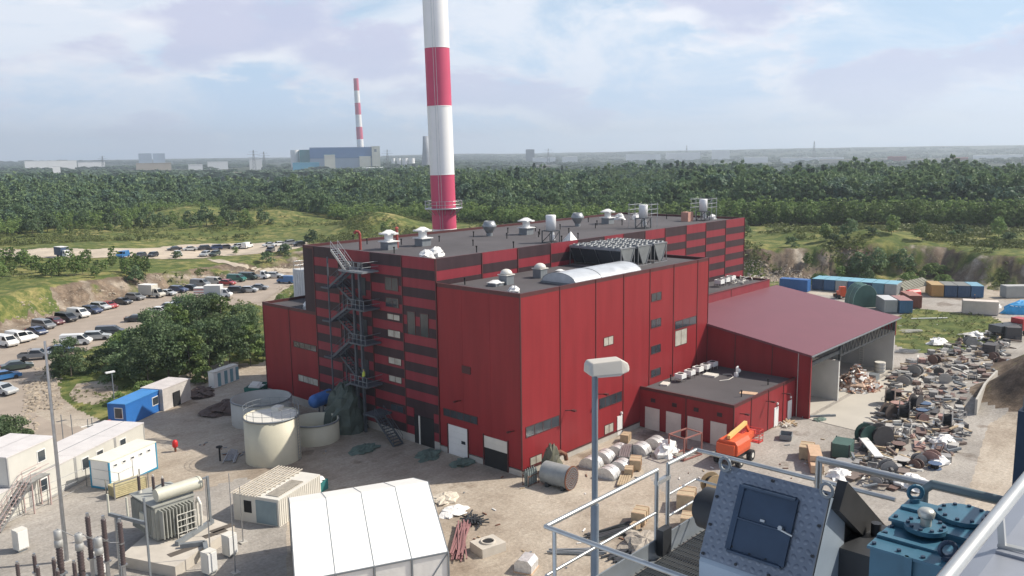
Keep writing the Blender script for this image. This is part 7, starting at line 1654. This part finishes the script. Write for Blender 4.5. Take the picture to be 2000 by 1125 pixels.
b=MB(); b.box(xA0-.03,gx1,YR-.02,YR+.0,ZW-.12,ZW+.17).box(xA0-.04,xA0-.02,gy0,YR,ZW-.12,ZW+.17); b.build('toe_board',M_gsteel,t,True)
b=MB()
for x in np.arange(gx0,gx1,1.15): b.box(x,x+.02,gy0,gy1,ZW-.06,ZW-.031)
for x in (xA0,xA0+2.,gx1): b.box(x-.06,x+.06,gy0,YR-.03,ZW-.32,ZW-.062)
b.box(xA0,gx1,YR-.1,YR-.03,ZW-.32,ZW-.122); b.build('beam',M_gsteel,t,True)
b=MB()
for x in (xA0+.1,gx1-.1):
    for y in (gy0+.2,YR-.25): b.beam((x,y,0),(x,y,ZW-.33),.22)
b.build('column',M_gsteel,t,True)
b=MB(); q=P(1291,1062,ZW+.1); b.box(q[0]-.1,q[0]+.1,YR-.14,YR-.04,ZW-.02,ZW+.33); b.build('junction_plate',M_blk,t,True)
# lamp
q=PD(1185,716,12.0); pz=q[2]; pb=PD(1162,740,12.0); ax=np.array([math.cos(HR),math.sin(HR)]); ax=np.array([math.cos(HR+.25),math.sin(HR+.25)]) ; ay=np.array([-ax[1],ax[0]])
t=thing('platform_lamp','close pale floodlight head on a grey post rising behind the railing','lamp',(pb[0],pb[1],0)); MB().cyl((0,0,16),(0,0,PD(1163,985,12)[2]),.062,n=12).cyl((0,0,PD(1163,985,12)[2]),(0,0,pz-.08),.046,n=12).build('post',mat('lamp_post_grey',(.17,.20,.23),.5,.3,.1,2),t); MB().beam((0,0,17),(xA0+1.-pb[0],YR-pb[1],ZW-.4),.1).cyl((0,0,0),(0,0,16),.09,n=10).build('bracket',M_gsteel,t)
def lp(u,v,w_): return (q[0]-pb[0]+ax[0]*u+ay[0]*v, q[1]-pb[1]+ax[1]*u+ay[1]*v, pz+w_)
b=MB(); sec=lambda u,hw,z0,z1,tw: [lp(u,-hw,z0),lp(u,hw,z0),lp(u,hw*tw,z1),lp(u,-hw*tw,z1)]
S_=[sec(-.31,.13,-.075,.05,.8),sec(-.27,.16,-.095,.10,.78),sec(.18,.16,-.095,.115,.72),sec(.29,.13,-.07,.05,.7),sec(.32,.09,-.05,.0,.8)]
vs=[p for s in S_ for p in s]; fs=[(k*4+i,k*4+(i+1)%4,(k+1)*4+(i+1)%4,(k+1)*4+i) for k in range(4) for i in range(4)]+[(3,2,1,0),(16,17,18,19)]
b.add(vs,fs); hd=b.build('lamp_head',mat('lamp_cream',(.47,.44,.39),.5,var=.05),t); bm=hd.modifiers.new('bevel','BEVEL'); bm.width=.018; bm.segments=3
b=MB(); b.add([lp(-.2,-.12,-.1),lp(.2,-.12,-.1),lp(.2,.12,-.1),lp(-.2,.12,-.1),lp(-.17,-.1,-.13),lp(.17,-.1,-.13),lp(.17,.1,-.13),lp(-.17,.1,-.13)],[(0,1,2,3),(7,6,5,4),(0,4,5,1),(1,5,6,2),(2,6,7,3),(3,7,4,0)]); b.build('lens',mat('lamp_lens',(.5,.5,.5),.15),t)
# hatch housing
TLp=PD(1410,906,7.5); YH=TLp[1]; BLp=PY(1366,1086,YH); TRp=PX(1622,962,TLp[0]); WH=YH-TRp[1]
U_=np.array([0,-1.,0])*WH; V_=BLp-TLp; nr_=np.cross(V_,U_); nr_/=np.linalg.norm(nr_)
if nr_[2]<0: nr_=-nr_
t=thing('hatch_housing','large tilted chequer-plate housing with a dark square inspection hatch, close to the viewer','machine housing',(TLp[0],YH,ZW))
def hp(u,v,h=0): return TLp+U_*u+V_*v+nr_*h
b=MB(); b.obox(hp(.5,.5,-.02),U_/2,V_/2,nr_*.02); 
vl=np.linalg.norm(V_)
nu=int(WH/.068);nv=int(vl/.068)
for i in range(nu):
    for j in range(nv):
        u=(i+.5+(j%2)*.5)/nu; v=(j+.5)/nv
        if u>.98 or (.23<u<.76 and .13<v<.86): continue
        c=hp(u,v,0); e1=(U_/WH+V_/vl*(1 if (i+j)%2 else -1))*.5; e1/=np.linalg.norm(e1); e2=np.cross(nr_,e1); vs=[];m_=8
        for k in range(m_): a=2*math.pi*k/m_; vs.append(c+e1*.027*math.cos(a)+e2*.020*math.sin(a))
        vs.append(c+nr_*.012); b.add(vs,[(k,(k+1)%m_,m_) for k in range(m_)],0,True)
b.build('tread_plate',M_tread,t,True)
b=MB(); b.obox(hp(.495,.5,.008),U_*.235,V_*.33,nr_*.008)
b.build('inspection_hatch',M_dblue,t,True); b=MB()
for (u0,v0,u1,v1) in ((.25,.16,.74,.16),(.25,.84,.74,.84),(.25,.16,.25,.84),(.74,.16,.74,.84)): b.beam(hp(u0,v0,.018),hp(u1,v1,.018),.05,.02)
b.beam(hp(.27,.5,.022),hp(.72,.5,.022),.015,.012); b.build('hatch_frame',M_dblue,t,True)
b=MB(); b.beam(hp(.66,.49,.05),hp(.79,.52,.05),.012).cyl(hp(.68,.48,0),hp(.68,.48,.07),.02,n=8).obox(hp(.5,.46,.02),U_*.02,V_*.012,nr_*.01); b.build('handle',M_galv,t,True)
b=MB()
for u,v in [(.03,.04),(.5,.04),(.97,.04),(.03,.35),(.03,.65),(.03,.96),(.97,.35),(.97,.65),(.97,.96),(.35,.96),(.65,.96),(.28,.2),(.28,.5),(.28,.8),(.72,.2),(.72,.8),(.45,.82),(.6,.82)]: b.cyl(hp(u,v,0),hp(u,v,.016),.014,n=6)
BOLT(b,M_blk,t)
b=MB(); zb_=ZW; f=lambda x,y,z:(x,y,z)
pr=[(TLp[0],TLp[2]-.045),(BLp[0],BLp[2]-.045),(BLp[0]+.02,zb_),(TLp[0]+.35,zb_),(TLp[0]+.35,TLp[2]-.2)]
n=len(pr); vs=[(x,YH,z) for x,z in pr]+[(x,YH-WH+.0,z) for x,z in pr]; b.add(vs,[tuple(range(n)),tuple(reversed(range(n,2*n)))]+[((i+1)%n,i,n+i,n+(i+1)%n) for i in range(n)]); b.build('casing',mat('casing_pale_blue',(.30,.36,.42),.5,.2,.1,2),t,True)
b=MB()
for u in (.06,.99):
    c=hp(u,-.0,.06); 
    for k in range(12):
        a0=2*math.pi*k/12;a1=2*math.pi*(k+1)/12; w0=U_/WH
        b.cyl(c+w0*.05*math.cos(a0)+np.array([0,0,1])*.06*math.sin(a0),c+w0*.05*math.cos(a1)+np.array([0,0,1])*.06*math.sin(a1),.015,n=6)
b.build('lifting_eye',M_gsteel,t,True)
b=MB(); c=PD(1376,990,8.05); b.cyl(c+[0,.0,0],c+[0,-.5,0],.2,n=24).cyl(c+[0,.06,0],c,.14,n=20); o=b.build('bearing_drum',M_blk,t,True)
b=MB(); b.obox(TLp+U_*.5+[.65,0,-.75],(.45,0,-.25),(0,WH*.47,0),(.12,0,.35)); b.beam(TLp+U_*1.03+[.1,0,-.05],TLp+U_*1.03+[1.4,0,-1.0],.08,.25); b.build('chute',mat('chute_dark',(.035,.035,.035),.6,.2,.3,3),t,True)  # chute coloured near black for the shade between hatch housing and gearbox
b=MB(); c=PX(1680,1035,TLp[0]+.6); b.obox(c+[0,0,-.5],(.35,0,0),(0,.5,0),(0,0,.45)); 
for k in range(4): b.cyl(c+[.1,.3-.2*k,-.1],c+[.1,.3-.2*k,.06],.045,n=8)
b.build('coupling_guard',M_blk,t,True)
# gearbox
g0=PD(1700,1064,5.6); gR=PX(1858,1106,g0[0]); gF=PY(1778,986,g0[1]); gw=g0[1]-gR[1]; gl=gF[0]-g0[0]
t=thing('gearbox','close blue painted gearbox with lifting eyes, flanges and breather cap','gearbox',(g0[0],g0[1],ZW))
def gp(a,b_,h): return np.array([g0[0]+a*gl,g0[1]-b_*gw,g0[2]+h])
def gbox(m_,a0,a1,b0,b1,h0,h1): p=gp(a0,b0,h0);q_=gp(a1,b1,h1); m_.box(p[0],q_[0],q_[1],p[1],p[2],q_[2])
b=MB(); H0=ZW-g0[2]+.05
gbox(b,0,.50,0,1,H0,0-.02); gbox(b,.50,1.02,.0,1.02,H0,.03); gbox(b,.72,1.2,1.02,1.55,H0,.0)
b.build('housing',M_blueg,t,True); b=MB()
gbox(b,-.03,.49,-.03,.5,-.018,.0); gbox(b,-.03,.49,.5,1.03,-.018,.003); gbox(b,.18,.24,-.02,1.02,.002,.02); gbox(b,.49,1.05,-.04,1.06,.03,.05); gbox(b,.76,.82,-.02,1.04,.052,.07); gbox(b,.70,1.22,1.07,1.58,.0,.02)
gbox(b,.25,.32,-.04,.0,-.3,-.0); gbox(b,-.04,-.0,.45,.55,-.35,.0)
b.build('cover_plate',M_blueg,t,True); b=MB()
for (a,b_,r_,h) in ((.50,.45,.13,.065),(.90,.75,.17,.085)): c=gp(a,b_,h); b.cyl(c-[0,0,.03],c,r_,n=26)
b.build('flange',M_blueg,t,True); b=MB()
for (a,b_,r_,h) in ((.50,.45,.13,.065),(.90,.75,.17,.085)):
    c=gp(a,b_,h)
    for k in range(10): an_=2*math.pi*k/10; e=c+[r_*.82*math.cos(an_),r_*.82*math.sin(an_),0]; b.cyl(e,e+[0,0,.014],.013,n=6)
for a,b_ in ((.03,.03),(.03,.35),(.03,.65),(.03,.97),(.3,.97),(.46,.97),(.46,.03),(.3,.03)): e=gp(a,b_,0.002); b.cyl(e,e+[0,0,.014],.014,n=6)
for a,b_ in ((.55,.03),(.55,1.0),(.78,.03),(.78,1.0),(1.0,.03),(1.0,.5),(1.0,1.0)): e=gp(a,b_,.051); b.cyl(e,e+[0,0,.014],.014,n=6)
BOLT(b,M_dblue,t); b=MB(); c=gp(.50,.45,.065); b.cyl(c,c+[0,0,.05],.035,n=14).lathe(c+[0,0,.06],[(.05,0),(.055,.03),(.04,.05),(0,.052)],16); b.build('breather_cap',mat('breather_steel',(.5,.5,.45),.35,.5),t,True)
for (a,b_,h) in ((1.0,.06,.05),(.12,.90,.0)):
    b=MB(); c=gp(a,b_,h+.07)
    pts=[c+np.array([0.6*.048*math.cos(2*math.pi*k/16),-.8*.048*math.cos(2*math.pi*k/16),.048*math.sin(2*math.pi*k/16)]) for k in range(17)]; b.tube(pts,.014,8); b.cyl(gp(a,b_,h),gp(a,b_,h+.03),.035,n=12); b.build('lifting_eye',M_dblue if b_>.5 else M_blueg,t,True)
b=MB(); c=gp(1.12,1.15,.10); b.cyl(c,c+[.12,-.34,0],.10,n=20).cyl(c+[.12,-.34,0],c+[.15,-.44,0],.12,n=20); gbox(b,.95,1.15,.95,1.35,.0,.07); b.build('motor',M_blueg,t,True)
b=MB(); c=gp(1.16,1.66,.09); b.lathe(c+[0,0,-.05],[(.13,0),(.13,.07),(.09,.11),(0,.12)],20); b.build('fan_cowl',M_galv,t,True)
# rails behind the gearbox
x9=PD(1600,897,9.0)[0]; a=PD(1600,897,9.0); e=PX(1945,978,x9)
t=thing('guard_rail','grey tube guard rail running behind the blue gearbox','railing',(a[0],a[1],ZW)); b=MB(); b.tube([(x9,a[1],ZW),(x9,a[1],a[2]),(x9,e[1]-3,a[2])],.036,10); b.build('top_rail',M_galv,t,True)
b=MB(); b.box(x9-.08,x9+.08,e[1]-3,a[1]+1.6,ZW-.25,ZW); b.build('kerb_beam',M_gsteel,t,True)
for k in (3.2,): MB().cyl((x9,a[1]-k,ZW),(x9,a[1]-k,a[2]),.024,n=8).build('post',M_galv,t,True)
a=PD(1806,942,7.2); e=PX(1935,972,a[0]); t=thing('guard_rail','dark bent tube rail standing directly behind the gearbox','railing',(a[0],a[1],ZW)); b=MB(); b.tube([(a[0],a[1],ZW),(a[0],a[1],a[2]-.06),(a[0],a[1]-.06,a[2]),(a[0],e[1]-1.5,a[2])],.034,10); b.build('top_rail',mat('dark_rail',(.12,.16,.17),.45,.4,.1,2),t,True); MB().cyl((a[0],e[1]-1.45,ZW),(a[0],e[1]-1.45,a[2]),.03,n=8).build('post',M_galv,t,True)
# near duct with hand rail
zd=30.4; eL=P(1828,1125,zd); yE=eL[1]
t=thing('clad_duct','smooth grey clad duct filling the lower right corner','duct',(eL[0],yE,27)); b=MB(); x0,x1=eL[0]-.9,eL[0]+9.0
pr=[(yE,zd-.12),(yE-.05,zd-.02),(yE-.12,zd),(yE-2.2,zd),(yE-2.2,zd-1.6),(yE,zd-1.6)]
pr=pr[::-1]; b.extr(pr,x0,x1); o=b.build('cladding',M_duct,t,True)
b=MB()
for k in range(8): b.box(x0+k*1.25,x0+k*1.25+.04,yE-2.2,yE-.12,zd,zd+.012)
b.build('seam',M_duct,t,True)
b=MB()
for x in (x0+.5,x1-.5): b.beam((x,yE-1,0),(x,yE-1,zd-1.6),.2)
b.build('support',M_gsteel,t,True)
zr_=zd+.16; pa=P(1853,1122,zr_); yT=pa[1]
t=thing('hand_rail','near bright steel handrail tube fixed along the grey duct','railing',(pa[0],yT,zd)); b=MB(); b.cyl((x0,yT,zr_),(x1,yT,zr_),.026,n=14); b.build('tube',M_galv,t,True)
b=MB()
for k in range(7): x=P(1960,1000,zr_)[0]+(k-2)*1.3; b.beam((x,yT,zr_-.005),(x,yT-.02,zd),.025).beam((x,yT,zd+.02),(x+.02,yT-.18,zd+.02),.03,.012)
b.build('bracket',M_galv,t,True)
# dark blue machine at right edge
a=PD(1978,930,9.6); t=thing('blue_machine','dark blue steel cabinet at the right picture edge','machine',(a[0],a[1],ZW-1)); z1_=PD(1985,802,9.6)[2]; b=MB(); b.box(a[0],a[0]+1.6,a[1]-2.5,a[1],ZW-1,z1_); b.build('cabinet',M_dblue,t,True); b=MB()
b.box(a[0]-.03,a[0],a[1]-.8,a[1]-.25,z1_-.75,z1_-.35); b.build('panel',M_tread,t,True); MB().box(a[0]+.1,a[0]+.2,a[1]-.1,a[1]-.02,z1_,z1_+.14).build('stub',M_gsteel,t,True)
b=MB(); b.beam((a[0]+.8,a[1]-1.2,0),(a[0]+.8,a[1]-1.2,ZW-1),.3); b.build('column',M_gsteel,t,True)
# big platform floor under the machines
t=thing('machine_deck','dark steel deck carrying the gearbox and hatch housing','deck',(g0[0],g0[1],ZW)); b=MB(); b.box(BLp[0]+.6,g0[0]+1.2,yE-1.,YH-.0,ZW-.05,ZW+.02); b.build('plate',M_dsteel,t,True)
# ground cable drum seen left of the hatch
o=put('drum',drum,P(1392,966,0),R_(60),'wooden cable drum with brown cable standing on the yard left of the hatch housing','scrap yard stores',1.05,(.50,.36,.20))
# ================= HAZE =================
b=MB(); b.box(CX-9800,CX+9800,CY-9800,CY+9800,-30,260); hm=bpy.data.materials.new('haze_air'); hm.use_nodes=True; tt_=hm.node_tree; tt_.nodes.remove(tt_.nodes['Principled BSDF']); pv=tt_.nodes.new('ShaderNodeVolumePrincipled'); pv.inputs['Color'].default_value=(.78,.89,1,1); pv.inputs['Density'].default_value=0.00018; pv.inputs['Anisotropy'].default_value=.3; tt_.links.new(pv.outputs[0],tt_.nodes['Material Output'].inputs['Volume'])
o=b.build('haze',hm); tag(o,'thin pale blue haze in the air over the whole landscape','haze',kind='stuff')
# ---- tidy: unique bases, drop helper leftovers
for o in bpy.data.objects:
    if o.parent is not None and 'category' in o: del o['category']
scan()
for o in bpy.data.objects:
    if o.parent is None and o.get('label')=='x': print('UNLABELLED',o.name)
